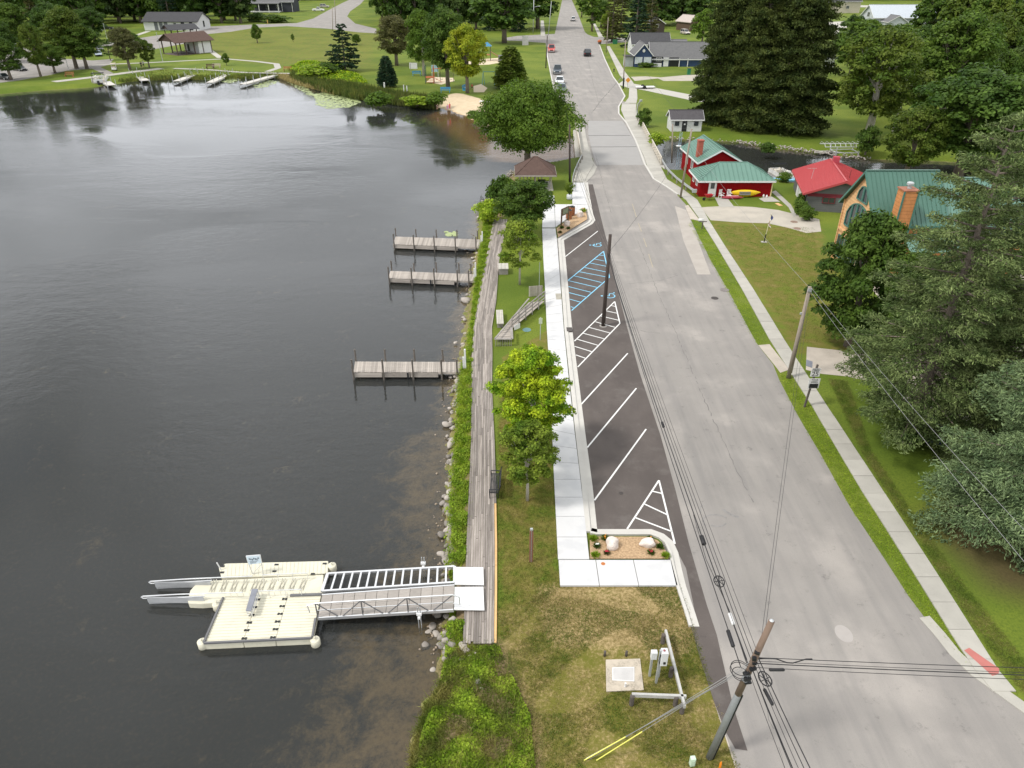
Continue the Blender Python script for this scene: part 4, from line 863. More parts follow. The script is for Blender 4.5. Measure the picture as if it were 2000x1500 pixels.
for n_, (far_y, near_y, lx, rx, nps, fps, ped) in enumerate((
        ((462,468), (477,484), (773,768), (949,944), [(770,457),(809,459),(849,461),(890,461),(930,462)], [(773,445),(813,447),(853,448),(893,449),(933,451)], (942,452,472)),
        ((529,536), (543,550), (763,759), (943,938), [(760,521),(805,523),(849,524),(894,527),(916,528)], [(765,509),(809,514),(853,512),(897,514),(920,515)], (929,513,541)),
        ((706,707), (727,727), (694,691), (920,920), [(690,702),(749,702),(807,702),(863,702),(893,702)], [(695,682),(753,682),(810,682),(865,682)], (909,682,720)))):
    z = -.18; P = [at(lx[0], far_y[0], z), at(lx[1], near_y[0], z), at(rx[1], near_y[1], z), at(rx[0], far_y[1], z)]
    t = planks_dock('wooden_dock', P, z, ('farthest of the three wooden docks beside the boardwalk', 'middle one of the three wooden docks beside the boardwalk', 'nearest of the three wooden docks beside the boardwalk')[n_], 58 if n_ < 2 else 56)
    b = MB(); a, b_, c_, d_ = P; e_ = .72
    for k in range(3):
        f0, f1 = k*e_/3+.003, (k+1)*e_/3-.003
        for q0, q1 in ((b_, c_), (a, d_)):
            x0, x1 = q0.lerp(q1, f0), q0.lerp(q1, f1)
            for zz in (-.19, -.37): MB().beam(x0+Vector((0, 0, zz+.03)), x1+Vector((0, 0, zz+.03)), .05, .165).build('side_board', deckx, t, world=True)
    MB().beam(a+Vector((0, 0, -.2)), b_+Vector((0, 0, -.2)), .06, .34).build('end_board', deckx, t, world=True)
    MB().beam(b_.lerp(c_, e_)+Vector((0, 0, -.1)), c_+Vector((0, 0, -.1)), .06, .13).build('stringer', deckx, t, world=True)
    x0 = b_.lerp(c_, .46); MB().box((x0.x, x0.y-.06, z-.26), (.12, .05, .5)).build('ladder', black, t, world=True)
    for grp, row in ((nps, near_y), (fps, far_y)):
        for px, py in grp:
            f = (px-lx[1])/(rx[1]-lx[1]); q = b_.lerp(c_, f) if row is near_y else a.lerp(d_, max(0, (px-lx[0])/(rx[0]-lx[0])))
            q = q+Vector((0, -.09 if row is near_y else .09, 0)); ht = zt(q.y, py)
            MB().tube([(q.x, q.y, -2.2), (q.x, q.y, ht)], .07, 7).build('post', pinm, t, world=True)
    px, ty, by = ped; q = at(px, by, 0); pd = thing('power_pedestal', 'white power pedestal at the head of the %s wooden dock' % ('farthest', 'middle', 'nearest')[n_], 'pedestal', (q.x, q.y, -.15), group='dock power pedestals'); hh = zt(q.y, ty)+.15
    MB().box((0, 0, hh*.5), (.13, .12, hh)).build('post', white, pd, bev=.01); MB().box((-.13, .0, hh*.32), (.12, .12, hh*.64)).build('outlet_box', white, pd, bev=.01)
# ------- floating kayak launch
FD = thing('floating_dock', 'cream plastic floating platform with dark edge strips at the end of the gangway', 'floating dock', at(398, 1257, -.4))
zf = -.38
pf = [(435,1166), (398,1257), (609,1247), (628,1160)]; PF = pts(pf, zf)
for r in range(3):            # three floats side by side, each ribbed
    f0, f1 = (0, .36, .66)[r]+.002, (.36, .66, 1.)[r]-.002
    a, b_, c_, d_ = PF[0].lerp(PF[3], f0), PF[1].lerp(PF[2], f0), PF[1].lerp(PF[2], f1), PF[0].lerp(PF[3], f1)
    MB().prism([a, b_, c_, d_], zf-.42, zf-.02).build('float', cream, FD, world=True, bev=.03)
    for k in range(16):
        g0, g1 = (k+.06)/16, (k+.94)/16
        MB().prism([a.lerp(b_, g0), a.lerp(b_, g1), d_.lerp(c_, g1), d_.lerp(c_, g0)], zf-.02, zf).build('deck_rib', cream, FD, world=True)
for q0, q1 in (((436,1167),(398,1255)), ((398,1256),(608,1246)), ((610,1244),(616,1208))):
    MB().beam(at(*q0, zf+.04), at(*q1, zf+.04), .09, .09).build('edge_strip', greyp, FD, world=True)
MB().beam(at(567, 1163, zf+.04), at(628, 1161, zf+.04), .12, .1).build('edge_strip', greyp, FD, world=True)
for px, py in ((394,1252), (615,1248), (423,1178)):
    q = at(px, py, zf); MB().lathe([(.18, -.42), (.22, -.38), (.22, -.03), (.17, 0), (.03, 0), (.03, .1), (.06, .13), (.001, .15)], q).build('corner_float', cream, FD, True, world=True)
b = MB()
for px, py in ((503,1171),(497,1186),(492,1201),(487,1216),(482,1231),(477,1247),(556,1170),(551,1184),(547,1199),(542,1214),(538,1229),(533,1245)):
    q = at(px, py, zf+.006); o = MB()
    for s_ in (-1, 1): o.box((q.x+s_*.075, q.y, zf+.012), (.09, .12, .025))
    o.box((q.x, q.y, zf+.012), (.08, .05, .025)); o.build('coupler', black, FD, world=True)
KL = thing('kayak_launch', 'cream kayak launch cradle with rollers and two long curved rails into the water', 'kayak launch', at(370, 1175, -.4))
z2 = zf-.03
MB().prism(pts([(366,1172),(371,1152),(380,1142),(416,1133),(604,1123),(632,1121),(629,1160),(440,1166),(420,1176),(392,1178),(368,1177)], z2), zf-.42, z2-.03).build('float', cream, KL, world=True, bev=.04)
for k in range(15):
    x0, x1 = 440+k*12.3, 451.5+k*12.3
    MB().prism(pts([(x0,1164.5),(x0-3,1156),(x1-3,1155.8),(x1,1164)], z2), z2-.03, z2).build('deck_rib', cream, KL, world=True)
def toppad(x0, x1, n, y0, y1, sh, par, zz):
    for k in range(n):
        a, c_ = x0+(x1-x0)*(k+.04)/n, x0+(x1-x0)*(k+.96)/n; fr = 1-.45*max(0, 1-k/2.5) if x0 < 440 else 1
        u = (a-425)/215.; MB().prism(pts([(a+sh*.2, y0-5*u), (c_+sh*.2, y0-5*(c_-425)/215.), (c_-sh, y1-5*(c_-425)/215.), (a-sh, y1-5*u)], zz), zz-.02, zz).build('deck_rib', cream, par, world=True)
SF = thing('side_float', 'cream ribbed float with a chamfered end behind the kayak launch', 'floating dock', at(431, 1126, -.4))
MB().prism(pts([(427,1108),(441,1100),(641,1095),(640,1118),(600,1122),(432,1127)], zf), zf-.42, zf-.02).build('float', cream, SF, world=True, bev=.03)
toppad(438, 636, 26, 1101.5, 1125, 1.5, SF, zf)
q = at(648, 1103, zf); MB().lathe([(.18, -.42), (.22, -.38), (.22, -.03), (.17, 0), (.03, 0), (.03, .1), (.06, .13), (.001, .15)], q).build('corner_float', cream, SF, True, world=True)
for px, py in ((435,1106),(434,1118),(540,1103),(536,1116),(634,1101),(611,1121)): q = at(px, py, zf); MB().box((q.x, q.y, zf+.01), (.2, .1, .03)).build('coupler', black, SF, world=True)
q = at(432, 1113, zf); MB().tube([(q.x, q.y, zf), (q.x-.12, q.y, zf+.5)], .03).build('cleat_post', white, SF, world=True)
for k, px in enumerate((418,438,458,478,498,512,532,552,572,592)):
    a, c_ = at(px+3, 1134.5-k*.35, z2), at(px-6, 1157-k*.4, z2); n_ = Vector((c_.y-a.y, a.x-c_.x, 0)).normalized()*.06
    b = MB()
    for s_ in (-1, 1): b.tube([a+n_*s_+Vector((0, 0, .08)), a.lerp(c_, .5)+n_*s_*1.6+Vector((0, 0, -.01)), c_+n_*s_+Vector((0, 0, .08))], .028, 6)
    b.build('roller', mat('roller_grey', (.45, .43, .36), .5), KL, world=True)
def U(b, P, r=.03): b.tube(P, r, 7)
for yy, x0, x1, x2, y1_ in ((1136,294,493,600,1125), (1165,279,474,588,1157)):
    a = at(x0, yy, -.25); e_ = at(x1, y1_, .15); d_ = (e_-a).normalized(); b = MB()
    U(b, [a+Vector((0, 0, .02)), a+d_*2+Vector((0, 0, .05)), e_]); U(b, [a+Vector((0, -.02, -.10)), a+d_*1.4+Vector((0, -.02, -.16)), a+d_*3.1+Vector((0, 0, -.14))])
    b.tube([a+Vector((0, 0, .02)), a+Vector((-.09, 0, -.04)), a+Vector((0, -.02, -.10))], .03, 7); b.build('guide_rail', alu, KL, world=True)
    b = MB(); b.poly([a+d_*.2+Vector((0, 0, -.08)), a+d_*3.+Vector((0, 0, -.1)), a+d_*3.+Vector((0, -.02, -.52)), a+d_*.2+Vector((0, -.02, -.5))]); b.box(tuple(a+d_*1.6+Vector((0, -.03, -.3))), (2.8, .04, .36), rz=math.atan2(d_.y, d_.x)); b.build('guide_panel', mat('panel_grey', (.36, .37, .38), .5), KL, world=True)
    f0 = at(x1+20, y1_-2, .05); f1 = at(x2, y1_-6 if yy < 1150 else 1151, .05); b = MB(); U(b, [f0, f1], .025)
    for k in range(4): q = f0.lerp(f1, k/3.); b.tube([q, (q.x, q.y-.05, zf)], .02, 5)
    b.build('hand_rail', alu, KL, world=True)
TB = thing('transfer_bench', 'narrow bench with long grey top standing on the cream floating platform', 'bench', at(492, 1200, zf))
zb = zf+.48; MB().prism(pts([(492,1150),(504,1150),(490,1193),(480,1192)], zb), zb-.05, zb).build('seat', mat('slate_pad', (.19, .20, .23), .6), TB, world=True)
b = MB()
for px, py in ((490,1152),(503,1153),(489,1192),(481,1191)): q = at(px, py, zb); b.tube([(q.x, q.y, zb-.04), (q.x, q.y+.05, zf)], .025, 6)
for z_ in (.15, .32):
    q = [at(px, py, zb) for px, py in ((490,1152),(503,1153),(489,1192),(481,1191),(490,1152))]; b.tube([(p_.x, p_.y, zf+z_) for p_ in q], .02, 5)
b.build('frame', alu, TB, world=True)
SG = thing('instruction_board', 'pale instruction board on a slanted aluminium frame over the kayak launch', 'sign board', at(505, 1124, z2))
f0, f1 = at(494, 1122, z2), at(514, 1123, z2); Yb = f0.y; b = MB()
tl = Vector((xt(481, 1086, Yb), Yb, zt(Yb, 1086))); tr_ = Vector((xt(508, 1084, Yb), Yb, zt(Yb, 1084))); bl_ = Vector((xt(486, 1102, Yb), Yb, zt(Yb, 1102))); br_ = Vector((xt(511, 1099, Yb), Yb, zt(Yb, 1099)))
b.tube([f0, bl_, tl], .03, 6); b.tube([f1, br_, tr_], .03, 6); b.tube([tl, tr_], .03, 6); b.tube([bl_, br_], .03, 6); b.tube([f0.lerp(bl_, .05), f1.lerp(br_, .9)], .02, 5); b.build('frame', alu, SG, world=True)
o_ = Vector((0, -.03, 0)); b = MB(); b.poly([tl+o_, bl_+o_, br_+o_, tr_+o_]); b.poly([tl-o_, tr_-o_, br_-o_, bl_-o_]); b.build('panel', mat('board_blue', (.52, .62, .70), .5), SG, world=True)
b = MB(); o2 = Vector((0, -.036, 0))
for k in range(7):
    u0 = .14+.11*k; v0 = .22+.06*(k % 3); g_ = lambda u, v: tl.lerp(tr_, u).lerp(bl_.lerp(br_, u), v)+o2
    b.poly([g_(u0, v0), g_(u0, v0+.22), g_(u0+.07, v0+.2), g_(u0+.08, v0+.02)])
for k in range(3): b.poly([g_(.15, .62+.11*k), g_(.15, .66+.11*k), g_(.8-.1*k, .66+.11*k), g_(.8-.1*k, .62+.11*k)])
b.build('pictogram', mat('board_ink', (.06, .09, .12), .6), SG, world=True)
# ------- gangway
GW = thing('gangway', 'aluminium gangway with brown decking, truss railing and open ladder side', 'gangway', at(630, 1207, -.3))
zg0, zg1 = zf+.12, .22
def gpt(px, py, f): return at(px, py, zg0+(zg1-zg0)*f)
fl, fr_ = gpt(640, 1121, 0), gpt(888, 1107, 1); nl, nr = gpt(629, 1155, 0), gpt(888, 1138, 1)
b = MB(); b.beam(fl, fr_, .1, .12); b.beam(nl, nr, .1, .12); b.beam(fl, nl, .14, .1); b.beam(fr_, nr, .14, .1); b.build('frame', alu, GW, world=True)
for k in range(1, 15): f = k/15.; MB().beam(fl.lerp(fr_, f), nl.lerp(nr, f)+Vector((-.0, 0, 0)), .09, .07).build('rung', alu, GW, world=True)
w0, w1, w2, w3 = gpt(629, 1161, 0), gpt(621, 1206, 0), gpt(886, 1190, 1), gpt(888, 1142, 1)
gdm = mat('composite_deck', (.30, .275, .25), .85, var=.22, sc=5, sc2=30, bmp=.4, stretch=(.5, 5, 1), orand=.12)
for k in range(12):
    f0, f1 = (k+.02)/12, (k+.98)/12
    for j in range(2):
        g0, g1 = (j+.01)/2, (j+.99)/2; q = lambda f, g: w0.lerp(w3, f).lerp(w1.lerp(w2, f), g)
        b = MB(); Q4 = [q(f0, g0), q(f0, g1), q(f1, g1), q(f1, g0)]; b.poly(Q4); b.poly([p_-Vector((0, 0, .04)) for p_ in Q4][::-1])
        for a_, c_ in zip(Q4, Q4[1:]+Q4[:1]): b.poly([a_, a_-Vector((0, 0, .04)), c_-Vector((0, 0, .04)), c_])
        b.build('deck_panel', gdm, GW, world=True)
for nm, A0, A1 in (('side_beam', w1, w2), ('side_beam', w0, w3)): MB().beam(A0-Vector((0, .03, .05)), A1-Vector((0, .03, .05)), .06, .16).build(nm, alu, GW, world=True)
up = Vector((0, 0, .95)); top0, top1 = w1+up, w2+up; b = MB(); b.tube([w1+Vector((-.35, 0, .35)), w1+Vector((-.4, 0, .8)), top0, top1, top1+Vector((.3, 0, -.15)), top1+Vector((.3, 0, -.6)), w2+Vector((.02, 0, .4))], .035, 7)
b.beam(w1+up*.5, w2+up*.5, .03, .03); b.build('hand_rail', alu, GW, world=True)
b = MB()
for k in range(6):
    a, c_, m_ = w1.lerp(w2, (k+.08)/6), w1.lerp(w2, (k+.92)/6), w1.lerp(w2, (k+.5)/6)
    if k % 2 == 0: b.tube([w1.lerp(w2, k/6.)+up, w1.lerp(w2, (k+.9)/6)], .03, 5)
    else: b.tube([w1.lerp(w2, (k+.1)/6), w1.lerp(w2, (k+1)/6.)+up], .03, 5)
for k in (0, 2, 4): b.beam(w1.lerp(w2, k/6.), w1.lerp(w2, k/6.)+up, .05, .05)
b.build('truss', mat('truss_grey', (.13, .13, .135), .5, .3), GW, world=True)
for k, (p4) in enumerate(([(888,1107),(944,1107.5),(945,1142),(888,1141)], [(888,1146),(944,1145.5),(946,1191),(887,1190)])):
    MB().prism(pts(p4, .26), .20, .25).build('ramp_plate', white, GW, world=True); 
for px, py in ((827,1104), (819,1203)):
    q = at(px, py, 0); b = MB(); b.tube([(q.x-.06, q.y, -2), (q.x-.06, q.y, .55)], .025, 6); b.tube([(q.x+.06, q.y, -2), (q.x+.06, q.y, .55)], .025, 6); b.build('pile', galv, GW, world=True)
    b = MB(); b.box((q.x, q.y, .15), (.24, .16, .12)); b.box((q.x, q.y-.05, .0), (.12, .26, .1)); b.build('bracket', white, GW, world=True)
# ------- benches
def slat_bench(loc, rz, label):
    t = thing('park_bench', label, 'bench', loc, rz, None); l = 1.75
    for k in range(7): MB().box((.10+.065*k, 0, .43), (.045, l, .02)).build('seat_slat', black, t)
    for k in range(6): MB().box((.575+.02*k, 0, .50+.075*k), (.02, l, .055)).build('back_slat', black, t)
    for s_ in (-1, 1):
        b = MB(); y = s_*l/2; b.tube([(.08, y, 0), (.06, y, .42), (.05, y, .64), (.35, y, .66), (.62, y, .62)], .028, 6); b.tube([(.55, y, 0), (.55, y, .43), (.70, y, .95)], .028, 6); b.beam((.06, y, .41), (.56, y, .41), .04, .04); b.build('side_frame', black, t)
    return t
q = at(955, 975, .1); slat_bench((q.x-.0, q.y+.95, ZB), -.03, 'black metal slat bench standing on the right edge of the boardwalk')
q = at(976, 640, 0); t = thing('timber_bench', 'pale backless timber bench at the boardwalk edge near the wooden ramp', 'bench', (q.x, q.y+1.1, 0), .04)
for k in range(4): MB().box((-.22+.145*k, 0, .48), (.13, 2.7, .06)).build('seat_board', mat('pale_timber', (.44, .42, .37), .85, var=.15, orand=.1), t)
for s_ in (-1, 1): MB().box((0, s_*1.05, .22), (.5, .14, .44)).build('leg', wood, t)
q = at(983, 536, 0); t = thing('timber_box', 'low grey timber box bench beside the slender young tree', 'bench', (q.x, q.y+.6, 0), .03)
for k in range(3): MB().box((-.33+.33*k, 0, .62), (.31, 1.5, .05)).build('top_board', mat('pale_timber', (.44, .42, .37)), t)
MB().box((0, 0, .3), (.9, 1.35, .58)).build('case', wood, t)
# ------- wooden ramp
RP = thing('wooden_ramp', 'weathered timber ramp with railing climbing from the boardwalk to the white sidewalk', 'ramp', at(966, 674))
a0, a1 = at(966, 662, .12), at(1000, 642, .12); c0, c1 = at(1033, 589, .55), at(1062, 588, .55)
land = pts([(966,662),(977,647),(1001,641),(999,663)], .3)
for k in range(9):
    f0, f1 = (k+.04)/9, (k+.96)/9; MB().prism([land[0].lerp(land[1], f0), land[3].lerp(land[2], f0), land[3].lerp(land[2], f1), land[0].lerp(land[1], f1)], .26, .30).build('plank', deckx, RP, world=True)
A0, A1, C0, C1 = at(977, 646, .3), at(1001, 641, .3), at(1033, 590, .32), at(1063, 588, .32)
for k in range(34):
    f0, f1 = (k+.04)/34, (k+.96)/34; MB().prism([A0.lerp(C0, f0), A1.lerp(C1, f0), A1.lerp(C1, f1), A0.lerp(C0, f1)], .27, .31).build('plank', deckx, RP, world=True)
for k in range(10):
    f0, f1 = (k+.05)/10, (k+.95)/10; a, b_ = at(966, 676, 0), at(1000, 675, 0); MB().beam(a.lerp(b_, (f0+f1)/2)+Vector((0, 0, 0)), a.lerp(b_, (f0+f1)/2)+Vector((0, 0, .62)), (b_-a).length/10*.93, .04).build('fascia_board', wood, RP, world=True)
b = MB(); e0, e1 = at(966, 662, .66), at(1000, 662, .66); b.beam(e0, e1, .2, .05); b.beam(e0, at(1033, 583, .66), .12, .05); b.beam(e1, at(999, 640, .66), .2, .05); b.build('cap_rail', wood, RP, world=True)
h0, h1 = at(1000, 641, .3), at(1064, 588, .3); b = MB()
for z_ in (.95, .62, .3): b.beam(h0+Vector((0, 0, z_)), h1+Vector((.0, 0, z_)), .05, .11)
b.build('railing', wood, RP, world=True)
for k in range(6): q = h0.lerp(h1, k/5.); MB().box((q.x, q.y, .6), (.09, .09, 1.2)).build('post', wood, RP, world=True)
a, c_ = at(1033, 589, 0), at(1060, 587, 0)
for k in range(8): q = a.lerp(c_, (k+.5)/8)+Vector((0, 1.0, 0)); MB().box((q.x, q.y, .55), ((c_-a).length/8*.9, .04, 1.0)).build('back_board', deckx, RP, world=True)
q = at(1003, 640, .6); MB().box((q.x+.3, q.y-.05, .72), (.62, .03, .42), rz=.75).build('sign_plate', white, RP, world=True)
# ------- riprap
rk = []
for v_ in range(6):
    bm_ = bmesh.new(); bmesh.ops.create_icosphere(bm_, subdivisions=2, radius=1)
    for v in bm_.verts: v.co *= 1+random.uniform(-.10, .10); v.co.z *= .72; v.co.x *= 1+.25*sin(v_*2.1+v.co.y*2)
    me = bpy.data.meshes.new('rock'); bm_.to_mesh(me); bm_.free(); me.materials.append(stone); me.polygons.foreach_set('use_smooth', [True]*len(me.polygons)); rk.append(me)
def rock(x, y, z, r, label, group=None, name='rock', m=None):
    o = link(bpy.data.objects.new(name, random.choice(rk))); o.location = (x, y, z); o.rotation_euler = (random.uniform(-.3, .3), random.uniform(-.3, .3), random.uniform(0, 6.28))
    o.scale = (r*random.uniform(.85, 1.3), r*random.uniform(.8, 1.1), r*random.uniform(.75, 1.05)); tag(o, label, 'rock', group)
    if m: o.material_slots[0].link = 'OBJECT'; o.material_slots[0].material = m
    return o
rl = [Vector((p[0], p[1], 0)) for p in pts([(870,1285),(868,1230),(874,1150),(871,1100),(877,1040),(872,980),(880,900),(885,830),(889,760),(896,715),(906,665),(912,620),(918,570),(925,520),(933,470),(939,420),(955,394)], -.7)]
def along(s):
    k = min(int(s), len(rl)-2); return rl[k].lerp(rl[k+1], s-k)
for k in range(195):
    s = random.random()**1.25*(len(rl)-1)
    if k < 75: s = random.uniform(2.5, 9)
    p_ = along(s); r = random.uniform(.10, .21)*(1.25 if random.random() < .2 else 1)
    rock(p_.x+random.gauss(.05, .24), p_.y+random.uniform(-.2, .2), -.72+random.uniform(-.04, .14), r, 'rounded grey brown riprap stone at the water line below the boardwalk bank', 'riprap stones along the bank')
for px, py, r in ((880,812,.0),(882,865,.34),(880,992,.36),(884,944,.22),(886,930,.26),(893,940,.25),(903,950,.2),(886,836,.22),(879,962,.22),(883,1082,.2),(887,1062,.22)):
    if r: q = at(px, py, -.6); rock(q.x, q.y, -.58, r, 'large pale boulder among the riprap at the boardwalk bank', 'large riprap boulders')
for px, py, r in ((882,1264,.2),(873,1280,.2),(871,1291,.17),(905,1267,.26),(911,1277,.22),(921,1286,.2),(903,1294,.14),(912,1302,.16),(933,1337,.22),(940,1350,.15),(893,1316,.14),(928,1282,.2),(948,1285,.14),(870,1255,.2),(884,1215,.2)):
    q = at(px, py, -.2); rock(q.x, q.y, -.05, r, 'pale round stone in the weeds below the end of the boardwalk', 'stones in the weeds')
b = MB()
for k in range(900):
    s = random.random()*(len(rl)-1); p_ = along(s); r = random.uniform(.04, .10); b.ell((p_.x+random.gauss(-.15, .45), p_.y+random.uniform(-.6, .6), -.86+random.uniform(-.05, .08)), (r, r*.8, r*.6), 6, 4, random.uniform(0, 3), .1)
tag(b.build('pebbles', mat('pebble', (.25, .20, .15), .9, var=.5, sc=6), None, True), 'small stones and pebbles in the shallows below the riprap', None, None, 'stuff')
for px, py, r in ((845,1225,.22),(852,1240,.2),(838,1235,.18),(862,1084,.25),(830,1262,.2),(846,1310,.16)): q = at(px, py, -.9); rock(q.x, q.y, -.86, r, 'brown stone under the shallow water beside the gangway', 'sunken stones')
q = at(911, 587, -.7); rock(q.x, q.y, -.65, .42, 'single pale boulder in the water below the middle of the boardwalk')
b = MB()
for (x0, y0), (x1, y1), n_ in (((1440,277),(1700,311),260), ((1060,323),(1110,316),60), ((955,394),(1000,335),110), ((1300,270),(1440,277),40)):
    A, C = at(x0, y0, -.6), at(x1, y1, -.6)
    for k in range(n_): p_ = A.lerp(C, random.random()); r = random.uniform(.08, .22); b.ell((p_.x+random.gauss(0, .5), p_.y+random.gauss(0, .5), -.6+random.uniform(-.1, .3)), (r, r*.8, r*.6), 7, 5, random.uniform(0, 3), .12)
tag(b.build('bank_stones', stone, None, True), 'stones lining the banks of the channel and behind the gazebo', None, None, 'stuff')
bld = mat('pale_boulder', (.62, .55, .50), .85, var=.22, sc=3, sc2=12, bmp=.6, bd=.03)
def boulder(px, py, rx, ry, rz_, label):
    q = at(px, py, .1); bm_ = bmesh.new(); bmesh.ops.create_icosphere(bm_, subdivisions=3, radius=1)
    for v in bm_.verts:
        n_ = v.co.normalized(); f = 1+.13*sin(n_.x*3+px)+.10*sin(n_.y*4.3+n_.z*3+py)+random.uniform(-.02, .02); v.co = Vector((n_.x*rx*f, n_.y*ry*f, n_.z*rz_*f))
        if v.co.z > rz_*.72: v.co.z = rz_*.72+(v.co.z-rz_*.72)*.3
    me = bpy.data.meshes.new('boulder'); bm_.to_mesh(me); bm_.free(); me.materials.append(bld); o = link(bpy.data.objects.new('boulder', me)); o.location = (q.x, q.y, .1+rz_*.45); tag(o, label, 'boulder')
boulder(1196, 1067, .37, .34, .42, 'left pale angular boulder in the near mulch bed'); boulder(1263, 1065, .42, .27, .30, 'right long pale boulder in the near mulch bed')
boulder(1133, 423, .42, .4, .55, 'pale boulder at the right tip of the far mulch bed'); boulder(1107, 440, .42, .35, .42, 'grey boulder in front of the brown board in the far mulch bed')
def plantlet(px, py, h, r, c1, label, n=60, flower=None, z=.1):
    q = at(px, py, z); t = thing('garden_plant', label, 'plant', q); a = rng.uniform(0, 6.28, n); el = rng.uniform(.3, 1.3, n)
    U_ = np.stack([np.cos(a)*np.cos(el), np.sin(a)*np.cos(el), np.sin(el)], 1); C = U_*h*.5*np.array([r/h*1.6, r/h*1.6, 1]); W_ = norm(np.cross(U_, rdir(n)))
    V, F_ = cards(C, U_, W_, h, .05); npmesh('leaves', V, F_, LM[c1], t)
    if flower:
        b = MB()
        for k in range(9): t_ = random.uniform(0, 6.28); b.ell((r*.6*cos(t_)*random.random(), r*.6*sin(t_)*random.random(), h*.8*random.uniform(.7, 1.1)), (.035, .035, .03), 6, 4)
        b.build('flower', flower, t)
orf = mat('orange_petal', (.70, .28, .03), .6); wf = mat('white_petal', (.8, .8, .75), .6); rf_ = mat('red_petal', (.45, .02, .05), .6)
for px, py, h, r, c1, fl_, lb in ((1160,1054,.30,.22,'weed',None,'green grassy plant in the upper left corner of the near mulch bed'), (1182,1054,.32,.2,'mid',orf,'plant with orange flowers behind the left boulder'), (1166,1068,.28,.18,'dark',wf,'dark plant with a white flower left of the left boulder'),
    (1163,1086,.30,.22,'weed',None,'green grassy plant in the lower left corner of the near mulch bed'), (1185,1081,.2,.18,'brown',rf_,'reddish low plant in front of the left boulder'), (1270,1054,.25,.16,'mid',orf,'small plant with orange flowers behind the right boulder'),
    (1289,1070,.28,.2,'mid',None,'dark green plant at the curve of the near mulch bed'), (1300,1087,.30,.22,'weed',None,'green grassy plant in the lower right corner of the near mulch bed'), (1271,1081,.26,.18,'mid',rf_,'plant with red flowers in front of the right boulder'),
    (1139,414,.6,.4,'weed',orf,'leafy plant behind the pale boulder of the far mulch bed'), (1097,446,.35,.25,'dark',None,'small dark plant left of the grey boulder'), (1110,447,.3,.22,'dark',None,'small dark plant right of the grey boulder'), (1094,455,.3,.22,'brown',None,'withered plant at the left corner of the far mulch bed')):
    plantlet(px, py, h, r, c1, lb, 110, fl_)
# ------- near lawn furniture
q = at(1037, 1097); t = thing('steel_post', 'slim reddish brown post with grey cap standing in the grass between boardwalk and sidewalk', 'post', q, .1); hp = zt(q.y, 1034)
for s_ in (-1, 1): MB().box((s_*.055, 0, hp/2-.05), (.07, .09, hp-.1)).build('flange', mat('red_brown', (.20, .09, .06), .8, var=.2), t)
MB().box((0, 0, hp/2), (.05, .06, hp)).build('core', galv, t); MB().box((0, 0, hp), (.13, .12, .1)).build('cap', galv, t)
for px, py, ty, lb in ((1053,590,512,'slim bare grey stake in the grass left of the far white sidewalk'),):
    q = at(px, 562); t = thing('stake', lb, 'stake', q); MB().tube([(0, 0, 0), (0, 0, zt(q.y, ty))], .03, 6).build('shaft', galv, t); MB().ell((0, 0, 0), (.25, .2, .06), 8, 4).build('foot', oconc, t)
q = at(1055, 664); t = thing('small_sign', 'small pale sign on a thin post left of the white sidewalk near the wooden ramp', 'sign', q); hs_ = zt(q.y, 620)
MB().tube([(0, 0, 0), (0, 0, hs_)], .035, 6).build('post', galv, t); MB().box((0, -.05, hs_-.28), (.28, .02, .5)).build('plate', mat('pale_green', (.45, .50, .38), .6), t)
pad = thing('concrete_pad', 'cracked concrete pad with a pale hatch in the near lawn', 'concrete pad', at(1185, 1350))
MB().prism(pts([(1183,1290),(1250,1288),(1257,1349),(1184,1352)]), -.05, .06).build('slab', mat('pad_concrete', (.42, .37, .30), .9, var=.3, sc=3, sc2=12, bmp=.5), pad, world=True)
MB().prism(pts([(1196,1303),(1239,1302),(1239,1330),(1196,1328)], .1), .06, .085).build('hatch_frame', white, pad, world=True)
MB().prism(pts([(1197.5,1304.5),(1237.5,1303.5),(1237.5,1328.5),(1197.5,1326.5)], .1), .08, .092).build('hatch', mat('hatch_grey', (.47, .46, .45), .7, var=.12), pad, world=True)
q = at(1221, 1341, .06); MB().tube([(q.x, q.y, .05), (q.x, q.y, .28)], .045, 8).build('vent_pipe', white, pad, world=True)
for px, py in ((1181,1281),(1223,1281)): q = at(px, py); t = thing('stub_post', 'short rotten post stub behind the concrete pad, %s one' % ('left' if px < 1200 else 'right'), 'post', q); MB().lathe([(.06, 0), (.055, .3), (.03, .33)], n=9).build('stub', darkw, t, True)
UB = thing('utility_cabinet', 'grey electric meter cabinets on posts in the near lawn', 'utility box', at(1283, 1335))
q = at(1282, 1334); hb = zt(q.y, 1270)
for x_, y_, h_ in ((-.02, 0, hb), (-.24, .35, hb*.72), (.12, .3, hb*.8)): MB().box((q.x+x_, q.y+y_, h_/2), (.09, .09, h_)).build('post', galv, UB, world=True)
MB().box((q.x+.14, q.y+.0, hb-.42), (.28, .3, .78)).build('cabinet', mat('light_grey', (.62, .63, .64), .5, var=.05), UB, world=True, bev=.02)
MB().box((q.x-.22, q.y+.22, hb-.55), (.26, .2, .42)).build('meter_box', mat('light_grey', (.6, .6, .6)), UB, world=True, bev=.02)
MB().lathe([(.05, 0), (.05, .03), (.03, .05)], (q.x+.12, q.y, hb-.03), 10).build('knob', mat('red_knob', (.25, .08, .09), .5), UB, world=True)
b = MB(); b.box((q.x+.16, q.y-.155, hb-.62), (.10, .01, .14)); b.build('nameplate', black, UB, world=True)
b = MB(); b.tube([(q.x-.02, q.y-.06, hb-.2), (q.x-.08, q.y-.1, hb-.5), (q.x, q.y-.06, hb-.8)], .018, 5); b.build('conduit', black, UB, world=True)
